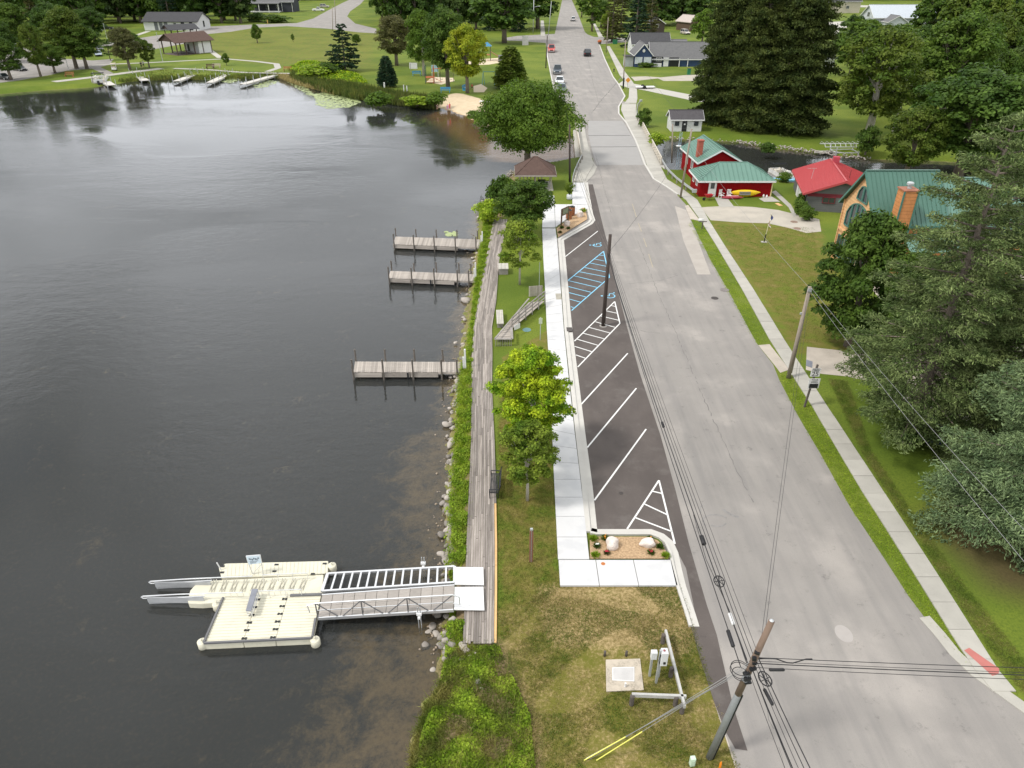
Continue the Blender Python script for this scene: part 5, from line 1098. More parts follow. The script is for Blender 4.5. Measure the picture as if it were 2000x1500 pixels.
GR = thing('timber_guard_rail', 'low grey guard rail of two timber beams meeting at a corner post', 'guard rail', at(1340, 1380))
zr = .55
for a, c_, wd_2 in (((1300,1232),(1337,1381),.10), ((1234,1357),(1340,1361),.10)):
    MB().beam(at(*a, zr), at(*c_, zr), wd_2, .18).build('beam', mat('silver_timber', (.42, .415, .40), .85, var=.18, sc=2, sc2=15, stretch=(1, 1, 1)), GR, world=True)
for px, py in ((1299,1242),(1315,1307),(1337,1378),(1238,1362),(1324,1364)): q = at(px, py, zr-.05); MB().lathe([(.10, 0), (.10, zr), (.07, zr+.04)], (q.x-.06, q.y+.02, 0), 10).build('post', darkw, GR, world=True)
q = at(1351, 1494); t = thing('pedestal_box', 'small pale green telecom pedestal in the near lawn', 'utility box', q, .1); MB().box((0, 0, .24), (.2, .18, .48)).build('body', mat('pale_green_box', (.50, .62, .50), .5, var=.05), t, bev=.03); MB().box((0, -.095, .25), (.12, .01, .3)).build('door', mat('pale_green_box', (.5, .6, .5)), t)
q = at(1404, 1507); t = thing('marker_post', 'orange marker stake beside the road at the bottom edge', 'marker', q); MB().lathe([(.05, 0), (.045, .5), (.02, .62), (.001, .66)], n=8).build('stake', mat('marker_orange', (.80, .24, .02), .5), t, True)

# ================================================================== poles and cables
brownpole = mat('pole_wood', (.17, .12, .09), .9, var=.3, sc=2, sc2=16, bmp=.5, stretch=(1, 1, .15))
darkpole = mat('creosote_pole', (.055, .042, .036), .85, var=.25, sc=2, sc2=14, bmp=.4, stretch=(1, 1, .15))
greypole = mat('weathered_pole', (.26, .22, .18), .9, var=.25, sc=2, sc2=16, bmp=.5, stretch=(1, 1, .15))
B1 = at(1385, 1480); T1 = at(1507, 1213, 7.4)
p1 = thing('utility_pole', 'leaning near pole, grey at the foot and brown above, thick with cables', 'utility pole', B1)
J1 = B1.lerp(T1, .66); MB().tube([B1, J1], [.13, .12], 14).build('sleeve', mat('pole_sleeve', (.22, .23, .235), .6, .2, var=.15), p1, True, world=True)
MB().tube([B1.lerp(T1, .5), T1], [.125, .105], 14).build('shaft', brownpole, p1, True, world=True)
P_ = B1.lerp(T1, .3); MB().tube([B1+Vector((.14, -.05, 0)), B1.lerp(T1, .5)+Vector((.14, -.05, 0))], .035, 6).build('conduit', black, p1, world=True)
MB().lathe([(.06, 0), (.08, .03), (.02, .07)], T1, 8).build('cap', galv, p1, world=True)
AT = B1.lerp(T1, .72)
for k in range(7):
    q = B1.lerp(T1, .60+.035*k); MB().box((q.x+random.uniform(-.14, .14), q.y-.12+random.uniform(-.05, .05), q.z), (random.uniform(.1, .3), .12, random.uniform(.06, .16)), rz=random.uniform(-.5, .5)).build('bracket', black, p1, world=True)
B2 = at(1178, 637); h2 = zt(B2.y, 458)
p2 = thing('utility_pole', 'slim black pole standing in the white striped island of the parking lot', 'utility pole', B2); T2 = Vector((xt(1192, 458, B2.y), B2.y, h2))
MB().tube([B2, T2], [.17, .125], 12).build('shaft', darkpole, p2, True, world=True); MB().lathe([(.32, .005), (.32, .03), (.18, .05)], B2, 14).build('collar', asph, p2, world=True)
B3 = at(1540, 738); h3 = zt(B3.y, 560); T3 = Vector((xt(1582, 560, B3.y), B3.y, h3))
p3 = thing('utility_pole', 'leaning grey brown pole beside the right sidewalk next to the speed sign', 'utility pole', B3); MB().tube([B3, T3], [.17, .12], 12).build('shaft', greypole, p3, True, world=True)
MB().box((T3.x, T3.y-.1, T3.z-.2), (.25, .1, .25)).build('bracket', galv, p3, world=True); q = B3.lerp(T3, .72); MB().box((q.x-.15, q.y, q.z), (.2, .1, .14)).build('bracket', galv, p3, world=True)
def pole(px, py, tx, ty, m, r, label, extra=None, cat='utility pole'):
    q = at(px, py); h = zt(q.y, ty); t = thing('utility_pole', label, cat, q); tp = Vector((xt(tx, ty, q.y), q.y, h)); MB().tube([q, tp], [r, r*.75], 9).build('shaft', m, t, True, world=True); return q, tp, t
B4, T4, p4_ = pole(1329, 386, 1351, 252, greypole, .14, 'grey pole between the sidewalk and the red boathouse')
B5, T5, p5_ = pole(1113, 356, 1112.5, 243, darkpole, .15, 'black pole at the left end of the bridge beside the gazebo')
B6, T6, p6_ = pole(1066, 133, 1069, 69, darkpole, .16, 'dark pole on the park side of the far street')
B7, T7, p7_ = pole(1217, 173, 1222, 78, greypole, .14, 'grey pole at the fork of the sidewalk beyond the bridge')
MB().box((B7.x, B7.y, 1.2), (.35, .35, 2.4)).build('sleeve', black, p7_, world=True)
B8, T8, _ = pole(1184, 103, 1188, 34, greypole, .14, 'grey pole at the far crossing on the right side')
B9, T9, _ = pole(1041, 66, 1043, -12, galv, .16, 'pale lamp pole at the far left street corner')
B10, T10, _ = pole(1071, 68, 1077, 2, galv, .13, 'pale pole by the far left street corner')
B11, T11, _ = pole(656, 53, 653, -12, greypole, .16, 'tall brown pole at the park road junction'); pole(650, 60, 649, 12, greypole, .14, 'shorter brown pole beside the taller one at the park road junction')
B12, T12, _ = pole(1312, 318, 1314, 242, greypole, .12, 'weathered post at the left corner of the white shed')
cab = mat('black_cable', (.018, .018, .02), .6, var=0, bmp=0); thin = mat('grey_wire', (.30, .30, .30), .5, .3, var=0, bmp=0)
NCAB = {}
def cable(a, c_, sag, r, m=cab, label='', n=14, group=None, name='cable'):
    a, c_ = Vector(a), Vector(c_); P = []
    for k in range(n+1): f = k/n; p_ = a.lerp(c_, f); p_.z -= 4*sag*f*(1-f); P.append(p_)
    o = MB().tube(P, r, 5, False).build(name, m, None, True); tag(o, label, 'cable', group); return P
D2 = Vector((0, 0, -.25)); att2 = B2.lerp(T2, .80)
g1 = 'cables between the near leaning pole and the pole in the parking lot'
main = cable(AT+Vector((-.35, 0, -.25)), att2+Vector((-.12, 0, .0)), .35, .018, label='cable running from the near leaning pole to the black pole in the parking lot', group=g1)
for k, (ox, oz, sg, r) in enumerate(((-.12, -.1, .45, .022), (.0, 0, .4, .014), (.10, .1, .35, .012), (-.22, .2, .5, .012), (.22, .25, .3, .009))):
    P = cable(AT+Vector((ox, 0, oz)), att2+Vector((ox*.7, 0, oz*.5)), sg, r, label='cable running from the near leaning pole to the black pole in the parking lot', group=g1)
    if k == 0: bundle = P
g2 = 'cables between the parking lot pole and the bridge pole'
for ox, oz, sg in ((-.1, 0, .5), (.08, .15, .4), (.2, .35, .35)): cable(att2+Vector((ox, 0, oz*.5)), B5.lerp(T5, .62)+Vector((ox, 0, oz)), sg, .013, label='cable running from the parking lot pole to the black pole by the bridge', group=g2)
g3 = 'cables from the near leaning pole out of the picture at the bottom'
behind = AT+Vector((.9, -14, 1.2))
for k, (ox, oz) in enumerate(((-.25, -.3), (-.1, -.1), (.02, -.2), (.14, 0), (.28, .15), (.5, .2))): cable(AT+Vector((ox*.4, 0, oz)), behind+Vector((ox*1.6, 0, oz)), .5, .010+.004*(k % 3), label='cable running from the near leaning pole towards the bottom edge', group=g3)
g4 = 'cables crossing the road to the right'
for k, (zz, r, py) in enumerate(((.30, .013, 1311), (.12, .009, 1324), (.0, .018, 1329), (-.22, .011, 1338))):
    e_ = at(2300, py+8, AT.z+zz); e_.x += 6; cable(AT+Vector((.1, 0, zz)), e_, .12, r, label=('topmost', 'thin second', 'thick third', 'lowest')[k]+' of the four cables crossing the road at the bottom right')
wavy = [AT+Vector((.1, 0, .22))]+[Vector((AT.x+.35+.21*k, AT.y-.03, AT.z+.29+(0, .0, -.02, -.12, -.22, -.24, -.14, -.03, -.03)[k])) for k in range(9)]
tag(MB().tube(wavy, .022, 5).build('cable_loop', cab, None, True), 'drooping slack loop of cable right of the near leaning pole', 'cable')
g5 = 'pair of wires from the near leaning pole to the pole by the speed sign'
for ox in (-.04, .06): cable(B1.lerp(T1, .86)+Vector((ox, 0, .1)), T3+Vector((ox*2, 0, -.3-ox)), .45, .008, cab, 'thin wire from the near leaning pole across the road to the speed sign pole', group=g5)
g6 = 'pair of wires over the right lawn'
for ox, px, py in ((-.12, 2060, 1168), (.12, 2080, 1120)): e_ = at(px, py, 6.4); cable(T3+Vector((ox, 0, -.1)), e_, .25, .010, thin, 'grey wire from the speed sign pole to the lower right edge', group=g6)
cable(T3+Vector((0, 0, -.1)), B4.lerp(T4, .85), .5, .009, thin, 'thin grey wire from the speed sign pole towards the red boathouse')
for k, (a, c_, sg, lb) in enumerate(((T4, T12, .2, 'wire from the grey pole to the post by the white shed'), (T6, T5, .8, 'wire from the bridge pole to the dark pole by the far street'), (T7, T4, .7, 'wire from the grey pole to the pole at the sidewalk fork'), (B4.lerp(T4, .8), at(1378, 357, 3), .3, 'service wire from the grey pole to the red boathouse'), (B2.lerp(T2, .82), B4.lerp(T4, .9), .7, 'long thin wire crossing above the road'))): cable(a, c_, sg, .012, label=lb)
# guy wires
g7 = 'guy wires of the near leaning pole'
for k, (px, py, c_, lb) in enumerate(((1145,1482,white,'guy wire with a white guard, from the near leaning pole to the lawn'), (1141,1485,yp,'guy wire with a yellow guard, the left one of two'), (1165,1485,yp,'guy wire with a yellow guard, the right one of two'), (1150,1484,white,'guy wire without a bright guard, between the others'))):
    a = at(px, py); e_ = AT+Vector((-.1, 0, -.3+.12*k)); t = thing('guy_wire', lb, 'guy wire', a, group=None); MB().tube([a, e_], .010, 5, False).build('wire', thin, t, world=True)
    if k < 3: MB().tube([a, a.lerp(e_, .27 if k != 2 else .32)], .022, 6).build('guard', mat('guard_yellow', (.72, .70, .16), .5, var=.05) if k else white, t, world=True)
def along_cable(P, f): s = f*(len(P)-1); k = min(int(s), len(P)-2); return P[k].lerp(P[k+1], s-k), (P[k+1]-P[k]).normalized()
def closure(P, f, l, r, label, m=cab, off=(0, 0, 0)):
    q, d = along_cable(P, f); q = q+Vector(off); o = MB().tube([q-d*l/2, q-d*l*.46, q+d*l*.46, q+d*l/2], [r*.6, r, r, r*.6], 10).build('splice_closure', m, None, True); tag(o, label, 'cable closure')
closure(main, .035, .75, .075, 'black cylinder closure hanging on the cable left of the near leaning pole', off=(0, 0, -.05))
closure(bundle, .17, .5, .10, 'stubby black closure on the cable bundle above the round cable loop', off=(0, 0, -.05))
closure(bundle, .055, .55, .07, 'white and grey closure on the cable bundle close to the near leaning pole', white)
closure(bundle, .40, .45, .07, 'black closure high on the cable bundle beside the parking lot')
q = AT+Vector((.62, -.05, -.28)); tag(MB().tube([q, q+Vector((.03, 0, 0)), q+Vector((.52, 0, 0)), q+Vector((.55, 0, 0))], [.03, .055, .055, .03], 10).build('splice_closure', cab, None, True), 'black cylinder closure on the wire right of the near leaning pole', 'cable closure')
q = AT+Vector((.25, -.75, -.35)); tag(MB().tube([q, q+Vector((.0, -.05, 0)), q+Vector((.08, -.62, .03)), q+Vector((.08, -.66, .03))], [.03, .06, .06, .03], 10).build('splice_closure', cab, None, True), 'black cylinder closure hanging below the near leaning pole', 'cable closure')
def snow(c_, r, label, rot=0):
    """snowshoe: a drop shaped storage loop of cable with inner web"""
    t = thing('cable_snowshoe', label, 'cable loop', c_, rot); P = []
    for k in range(25): a = 2*pi*k/24; rr = r*(1-.0*cos(a)); P.append((rr*sin(a)*(.85), rr*cos(a)*1.15-(.0 if cos(a) > -.3 else .25*r*(abs(cos(a))-.3)), .0))
    MB().tube(P, .022, 6, False).build('loop', cab, t, True)
    for k in range(6): a = 2*pi*k/6+.3; MB().beam((0, 0, 0), (r*.8*sin(a), r*1.08*cos(a), 0), .02, .02).build('web', cab, t)
    MB().tube([(0, -r*1.2, 0), (0, 0, 0), (0, r*1.1, 0)], .02, 5).build('stem', cab, t)
q, d = along_cable(bundle, .105); snow(q+Vector((.03, 0, .05)), .24, 'drop shaped cable loop above the near leaning pole', -.1)
snow(AT+Vector((.38, -.42, -.3)), .24, 'drop shaped cable loop just below right of the near leaning pole', 3.3)
t = thing('cable_coil', 'round slack coil of black cable left of the near leaning pole', 'cable loop', AT+Vector((-.42, -.1, -.25)))
for r, oz in ((.33, 0), (.30, .06), (.27, -.08)):
    P = [(r*cos(a), r*1.05*sin(a)+oz, oz) for a in np.linspace(.3, 5.9, 22)]; MB().tube(P, .014, 5, False).build('turn', cab, t, True)
b = MB(); P = [bundle[k]+Vector((.12*sin(k*2.1), 0, -.12-.06*sin(k*1.3))) for k in range(0, 4)]; b.tube(P, .012, 5, False); tag(b.build('cable_loop', cab, None, True), 'loose cable strand hanging under the bundle near the near leaning pole', 'cable')

# ================================================================== speed sign, mailbox, flag, rails
q = at(1571, 795); Y_ = q.y; zs = zt(Y_, 712)
t = thing('speed_sign', 'speed limit sign with a radar display panel and small solar panel beside the right sidewalk', 'road sign', q)
MB().box((0, 0, zs/2), (.11, .11, zs)).build('post', darkw, t)
x0 = xt(1592, 735, Y_)-q.x
def plate(name, pl, pr, pt, pb, m, par, yo=-.09, th=.02):
    xl, xr = xt(pl, (pt+pb)/2, Y_)-q.x, xt(pr, (pt+pb)/2, Y_)-q.x; zh, zl = zt(Y_, pt), zt(Y_, pb); return MB().box(((xl+xr)/2, yo, (zh+zl)/2), (xr-xl, th, zh-zl)).build(name, m, par), ((xl+xr)/2, (zh+zl)/2, xr-xl, zh-zl)
t.children[0].rotation_euler[1] = math.atan2(x0*.9, zs)*1
def text(s, x, y, z, size, m, par, wide=1):
    cu = bpy.data.curves.new('lettering', 'FONT'); cu.body = s; cu.size = size; cu.align_x = 'CENTER'; cu.align_y = 'CENTER'; cu.extrude = .002
    o = bpy.data.objects.new('lettering', cu); bpy.context.collection.objects.link(o); dg = bpy.context.evaluated_depsgraph_get(); me = bpy.data.meshes.new_from_object(o.evaluated_get(dg)); bpy.data.objects.remove(o)
    me.materials.clear(); me.materials.append(m); o = link(bpy.data.objects.new('lettering', me), par); o.location = (x, y, z); o.rotation_euler = (pi/2, 0, 0); o.scale = (wide, 1, 1); return o
ink = mat('sign_black', (.015, .015, .015), .6, var=0, bmp=0)
sp_, (cx, cz, sw, sh) = plate('speed_plate', 1583, 1601, 718, 734, white, t)
text('SPEED', cx, -.105, cz+sh*.36, .21, ink, t, .9); text('LIMIT', cx, -.105, cz+sh*.15, .21, ink, t, .95); text('25', cx, -.105, cz-sh*.2, .45, ink, t, 1.05)
_, (cx, cz, sw, sh) = plate('radar_plate', 1578, 1599.5, 738, 757, white, t); text('YOUR', cx, -.105, cz+sh*.36, .17, ink, t); text('SPEED', cx, -.105, cz+sh*.13, .17, ink, t)
MB().box((cx, -.11, cz-sh*.24), (sw*.78, .03, sh*.42)).build('display', black, t)
MB().box((xt(1582, 712, Y_)-q.x, .12, zt(Y_, 712)), (.46, .03, .46), ry=.35, rx=-.9).build('solar_panel', mat('solar', (.22, .23, .27), .3), t)
q = at(1371, 447); t = thing('mailbox', 'white mailbox on a dark post on the verge by the driveway', 'mailbox', q); MB().box((0, 0, .55), (.1, .1, 1.1)).build('post', darkw, t); MB().box((0, 0, .85), (.9, .08, .08)).build('arm', darkw, t)
b = MB(); P = [(.13*cos(a), .1+.13*sin(a)) for a in np.linspace(0, pi, 8)]; P = [(-.13, -.05)]+P[::-1]+[(.13, -.05)]
MB().box((-.25, 0, 1.0), (.6, .24, .16)).build('box', white, t, bev=.03); MB().tube([(-.55, 0, 1.08), (.05, 0, 1.08)], .12, 12).build('lid', white, t, True)
q = at(1492, 473); hf = zt(q.y, 417); t = thing('flagpole', 'slanted flagpole with striped flag on the right lawn', 'flag', q); tp = Vector((xt(1507, 417, q.y)-q.x, 0, hf))
MB().tube([(0, 0, 0), tp*.28], .06, 7).build('socket', black, t); MB().tube([tp*.25, tp], .03, 7).build('shaft', mat('pole_cream', (.62, .58, .42), .6), t); MB().box((0, 0, .03), (.6, .45, .06)).build('base', oconc, t)
flr, flw, flb = mat('flag_red', (.42, .04, .05), .8), mat('flag_white', (.66, .66, .66), .8), mat('flag_blue', (.03, .04, .12), .8)
for k in range(9):
    f0, f1 = k/9., (k+1)/9.; b = MB(); w_ = .42
    def fp(f, u): return Vector((tp.x-.02+.10*sin(f*5+u*2)-.05+u*w_*.5*(1-.1*f), .16*sin(f*7+u*4), tp.z-.05-f*1.15-u*.35))
    for j in range(3): b.poly([fp(f0, j/3.), fp(f1, j/3.), fp(f1, (j+1)/3.), fp(f0, (j+1)/3.)])
    b.build('stripe', flb if k < 4 else (flr if k % 2 else flw), t)
def rail(name, P, label, cat, posts=True, post_m=wood, h=.75, hh=.3):
    P = [Vector((p_[0], p_[1], 0)) for p_ in P]; t = thing(name, label, cat, P[0])
    b = MB()
    for k in range(len(P)-1):
        for dz in (-hh*.28, hh*.28): b.beam(P[k]+Vector((0, 0, h+dz)), P[k+1]+Vector((0, 0, h+dz)), .06, hh*.4)
        b.beam(P[k]+Vector((0, 0, h)), P[k+1]+Vector((0, 0, h)), .03, hh*.3)
    b.build('beam', galv, t, world=True)
    for k in range(len(P)-1):
        l = (P[k+1]-P[k]).length; n_ = max(1, int(l/2))
        for j in range(n_): q = P[k].lerp(P[k+1], j/n_); MB().box((q.x+.1, q.y, h*.45), (.14, .16, h*.95)).build('post', post_m, t, world=True)
    MB().box((P[-1].x, P[-1].y, h), (.55, .35, .4)).build('end_shoe', galv, t, world=True)
rail('guardrail', pts([(1292,322),(1303,341),(1320,358),(1338,372),(1355,384)]), 'steel guardrail ending beside the red boathouse', 'guardrail')
rail('guardrail', pts([(1136,313),(1129,327),(1122,343),(1118,358),(1117,376)]), 'curved steel guardrail at the left end of the bridge', 'guardrail')
rail('guardrail', pts([(1244,236),(1243,222),(1245,211),(1251,204)]), 'short curved steel guardrail beyond the bridge', 'guardrail')
crm = mat('cream_rail', (.50, .46, .39), .8, var=.12, sc=2)
def bridge_rail(A, C, n, label):
    A, C = at(*A, .1), at(*C, .1); t = thing('bridge_railing', label, 'railing', A)
    for k in range(n+1): q = A.lerp(C, k/n); MB().box((q.x, q.y, .5), (.2, .26, 1.0)).build('post', crm, t, world=True)
    for z_ in (1.0, .62, .22): MB().beam(A+Vector((0, 0, z_-.1)), C+Vector((0, 0, z_-.1)), .16, .15).build('rail', crm, t, world=True)
bridge_rail((1246,232), (1291,320), 22, 'cream railing with many posts on the right side of the bridge'); bridge_rail((1124,243), (1135,311), 18, 'cream railing with many posts on the left side of the bridge')
# planter bed furniture by the gazebo
q = at(1103, 437, .12); t = thing('notice_board', 'brown framed notice board at the far mulch bed', 'notice board', q, .95); brw = mat('brown_plastic', (.12, .075, .045), .7)
for s_ in (-.75, .75): MB().box((s_, 0, .95), (.13, .13, 1.9)).build('post', brw, t)
MB().box((0, 0, 1.5), (1.4, .08, .85)).build('frame', brw, t); MB().box((0, -.05, 1.5), (1.15, .03, .62)).build('panel', mat('poster', (.16, .19, .12), .6, var=.5, sc=6), t); MB().box((0, .05, 1.5), (1.15, .03, .62)).build('panel', mat('poster', (.16, .19, .12)), t)
rust = mat('bin_brown', (.30, .12, .05), .8, var=.15)
for px, py, lb in ((1111,427,'brown round litter bin, the nearer of the pair by the notice board'), (1117,420,'brown round litter bin, the farther of the pair by the notice board')):
    q = at(px, py, .12); t = thing('litter_bin', lb, 'litter bin', q); MB().lathe([(.30, 0), (.33, .04), (.33, .95), (.30, 1.0)], n=18).build('drum', rust, t, True)
    for k in range(16): a = 2*pi*k/16; MB().box((.335*cos(a), .335*sin(a), .5), (.03, .1, .86), rz=a).build('slat', rust, t)
    MB().lathe([(.33, 0), (.34, .05), (.20, .10), (.19, .02)], (0, 0, 1.0), 18).build('lid', black, t)
q = at(1112, 389, .05); t = thing('planter_drum', 'grey drum planter with a tall dry plant on the grass beside the guardrail', 'planter', q); MB().lathe([(.3, 0), (.36, .1), (.36, .55), (.30, .6)], n=18).build('drum', mat('drum_grey', (.50, .52, .55), .5), t, True)
a_ = rng.uniform(0, 6.28, 240); el = rng.uniform(.9, 1.5, 240); U_ = np.stack([np.cos(a_)*np.cos(el), np.sin(a_)*np.cos(el), np.sin(el)], 1); C_ = U_*rng.uniform(.2, 1.5, (240, 1))+np.array([0, 0, .5]); V, F_ = cards(C_, U_, norm(np.cross(U_, rdir(240))), .5, .09); npmesh('plant', V, F_, LM['olive'], t)
# ================================================================== buildings
glass = mat('window_glass', (.03, .04, .045), .12, var=0, bmp=0, spec=.8)
metal_green = mat('green_metal_roof', (.125, .235, .19), .42, .1, var=.06, sc=.8, bmp=0)
metal_dgreen = mat('dark_green_metal_roof', (.07, .155, .12), .42, .1, var=.08, sc=.8, bmp=0)
metal_red = mat('red_metal_roof', (.43, .075, .08), .42, .1, var=.05, sc=.8, bmp=0)
red_wall = mat('red_siding', (.22, .003, .005), .85, var=.12, stripe=('X', 1.1, .6), spec=.15)
grey_wall = mat('dark_grey_siding', (.12, .125, .125), .8, var=.1, stripe=('Z', 1.3, .6))
white_wall = mat('white_siding', (.60, .61, .605), .7, var=.05, stripe=('Z', 1.6, .75))
navy = mat('navy_siding', (.028, .055, .125), .7, var=.1, stripe=('Z', 1.6, .7))
charcoal = mat('charcoal_siding', (.035, .038, .05), .7, var=.1)
cedar_w = mat('cedar_log', (.50, .21, .075), .7, var=.22, sc=2, stripe=('Z', 1.0, .45))
cedar_l = mat('pale_log', (.60, .36, .18), .7, var=.18, sc=2, stripe=('Z', 1.0, .5))
shing = mat('grey_shingle', (.066, .066, .070), .95, var=.22, sc=2, sc2=9, bmp=.4, spec=.1)
shing2 = mat('light_shingle', (.145, .145, .148), .95, var=.16, sc=2, sc2=9, bmp=.4, spec=.1)
brownsh = mat('brown_shingle', (.098, .066, .056), .95, var=.22, sc=2, sc2=9, bmp=.4, spec=.1)
brick = mat('red_brick', (.33, .09, .06), .85, var=.3, sc=6, sc2=20)
trim = mat('green_trim', (.06, .16, .13), .5)
def gable(t, w, d, h, rh, ov, mw, mro, c=(0, 0, 0), rz=0, seam=0, fascia=None, zb=0, ridge_rz=0):
    """walls with gables, ridge along local x (turned by rz)"""
    M = Matrix.Translation(c) @ Matrix.Rotation(rz, 4, 'Z'); f_ = lambda *p_: tuple(M @ Vector(p_))
    b = MB(); x, y = w/2, d/2
    for s in (-1, 1): q = [f_(s*x, -y, zb), f_(s*x, y, zb), f_(s*x, y, h), f_(s*x, 0, h+rh), f_(s*x, -y, h)]; b.poly(q, s < 0)
    for s in (-1, 1): b.poly([f_(-x, s*y, zb), f_(x, s*y, zb), f_(x, s*y, h), f_(-x, s*y, h)], s > 0)
    b.build('wall', mw, t); k = rh/y; X_ = x+ov; yo = y+ov; zo = h-ov*k; th = .10
    for s in (-1, 1):
        b = MB(); a = [f_(-X_, 0, h+rh+.02), f_(X_, 0, h+rh+.02), f_(X_, s*yo, zo+.02), f_(-X_, s*yo, zo+.02)]; u = [tuple(Vector(q)+Vector((0, 0, th))) for q in a]
        b.poly(u, s > 0); b.poly(a, s < 0)
        for i in range(4): j = (i+1) % 4; b.poly([a[i], a[j], u[j], u[i]], s > 0)
        r_ = b.build('roof', mro, t)
        if seam:
            n = int(2*X_/seam)
            for i in range(n+1): xx = -X_+.03+i*(2*X_-.06)/n; MB().beam(f_(xx, 0, h+rh+.14), f_(xx, s*yo, zo+.14), .045, .07).build('seam', mro, r_)
    b = MB(); b.beam(f_(-X_, 0, h+rh+.16), f_(X_, 0, h+rh+.16), .22, .06); b.build('ridge_cap', mro, t)
    if fascia:
        b = MB()
        for s in (-1, 1):
            b.beam(f_(-X_, s*(yo+.02), zo), f_(X_, s*(yo+.02), zo), .05, .2)
            for e_ in (-1, 1): b.beam(f_(e_*(X_+.02), 0, h+rh), f_(e_*(X_+.02), s*yo, zo), .05, .2)
        b.build('fascia', fascia, t)
def hip(t, w, d, h, rh, ov, mw, mro, rl, c=(0, 0, 0), seam=0, fascia=None, openw=False):
    cx, cy, cz = c; x, y = w/2, d/2
    if not openw:
        b = MB(); b.prism([(cx-x, cy-y), (cx+x, cy-y), (cx+x, cy+y), (cx-x, cy+y)], 0, h); b.build('wall', mw, t)
    X_, Y_ = x+ov, y+ov; r = rl/2; zo = h-.05; zt_ = h+rh; A = (cx-X_, cy-Y_, zo); B = (cx+X_, cy-Y_, zo); C = (cx+X_, cy+Y_, zo); Dd = (cx-X_, cy+Y_, zo); E_ = (cx-r, cy, zt_); F = (cx+r, cy, zt_)
    b = MB(); b.poly([A, B, F, E_]); b.poly([C, Dd, E_, F]); b.poly([B, C, F]); b.poly([Dd, A, E_]); b.poly([A, Dd, C, B]); ro = b.build('roof', mro, t)
    for p_, q in ((A, E_), (B, F), (C, F), (Dd, E_), (E_, F)):
        if p_ != q: MB().beam(p_, q, .14, .08).build('hip_cap', mro, ro)
    if seam:
        for s in (-1, 1):
            n = int(2*X_/seam)
            for i in range(1, n):
                xx = -X_+i*2*X_/n; f = 1 if abs(xx) <= r else (X_-abs(xx))/(X_-r)
                MB().beam((cx+xx, cy+s*Y_, zo+.04), (cx+xx, cy+s*Y_*(1-f), zo+.04+(zt_-zo)*f), .04, .06).build('seam', mro, ro)
            n = int(2*Y_/seam)
            for i in range(1, n):
                yy = -Y_+i*2*Y_/n; f = (Y_-abs(yy))/Y_; MB().beam((cx+s*X_, cy+yy, zo+.04), (cx+s*(X_-(X_-r)*f), cy+yy, zo+.04+(zt_-zo)*f), .04, .06).build('seam', mro, ro)
    if fascia:
        b = MB()
        for p_, q in ((A, B), (B, C), (C, Dd), (Dd, A)): b.beam(Vector(p_)-Vector((0, 0, .09)), Vector(q)-Vector((0, 0, .09)), .06, .2)
        b.build('fascia', fascia, t)
def win(t, x, y, z, w, h, face='S', fm=white, pm=glass, bars=1, name='window'):
    """window centred at x,y,z in the house's own frame"""
    rz = {'S': 0, 'W': -pi/2, 'E': pi/2, 'N': pi}[face]; M = Matrix.Translation((x, y, z)) @ Matrix.Rotation(rz, 4, 'Z'); f_ = lambda *p_: tuple(M @ Vector(p_))
    o = MB().box(f_(0, -.03, 0), (w, .05, h), rz=rz).build(name, pm, t); b = MB(); q = .07
    for s in (-1, 1): b.box(f_(s*(w/2+q/2), -.04, 0), (q, .09, h+2*q), rz=rz); b.box(f_(0, -.04, s*(h/2+q/2)), (w, .09, q), rz=rz)
    for k in range(1, bars+1): b.box(f_(-w/2+w*k/(bars+1), -.05, 0), (.05, .07, h), rz=rz)
    b.build('frame', fm, o); return o
# red boathouse pair
W0 = 92.3; R1 = thing('red_boathouse', 'red building with hipped green metal roof and a yellow kayak against its wall', 'boathouse', (28.8, W0+2.6, 0))
hip(R1, 9.2, 5.2, 2.15, 1.65, .35, red_wall, metal_green, 3.6, seam=.55, fascia=white)
d_ = MB().box((-3.0, -2.64, 1.0), (1.0, .08, 2.0)).build('door', white, R1); MB().box((-3.0, -2.70, 1.45), (.5, .03, .75)).build('door_window', glass, d_)
MB().box((4.65, -2.66, 1.05), (.12, .1, 2.1)).build('corner_board', mat('corner_cream', (.6, .5, .25)), R1)
win(R1, -4.62, -.9, 1.45, .7, .7, 'W'); win(R1, -4.62, 1.0, 1.45, .7, .7, 'W')
MB().lathe([(.1, 0), (.14, .1), (.1, .16)], (2.6, -1.1, 2.85), 10).build('roof_vent', black, R1)
R2 = thing('red_boathouse', 'taller red building with gabled green metal roof and a brick chimney by the channel', 'boathouse', (27.9, 102.9, 0), R(3))
gable(R2, 8.6, 5.6, 3.0, 1.5, .35, red_wall, metal_green, rz=pi/2, seam=.55, fascia=white)
b = MB(); b.prism([(-2.75, -2.6), (-2.05, -2.6), (-2.05, -1.9), (-2.75, -1.9)], 0, 5.3); b.build('chimney', brick, R2); MB().box((-2.4, -2.25, 5.36), (.85, .85, .12)).build('chimney_cap', brick, R2)
win(R2, -2.83, -1.2, 1.9, .8, 1.0, 'W'); win(R2, -2.83, 1.6, 1.9, .8, 1.0, 'W')
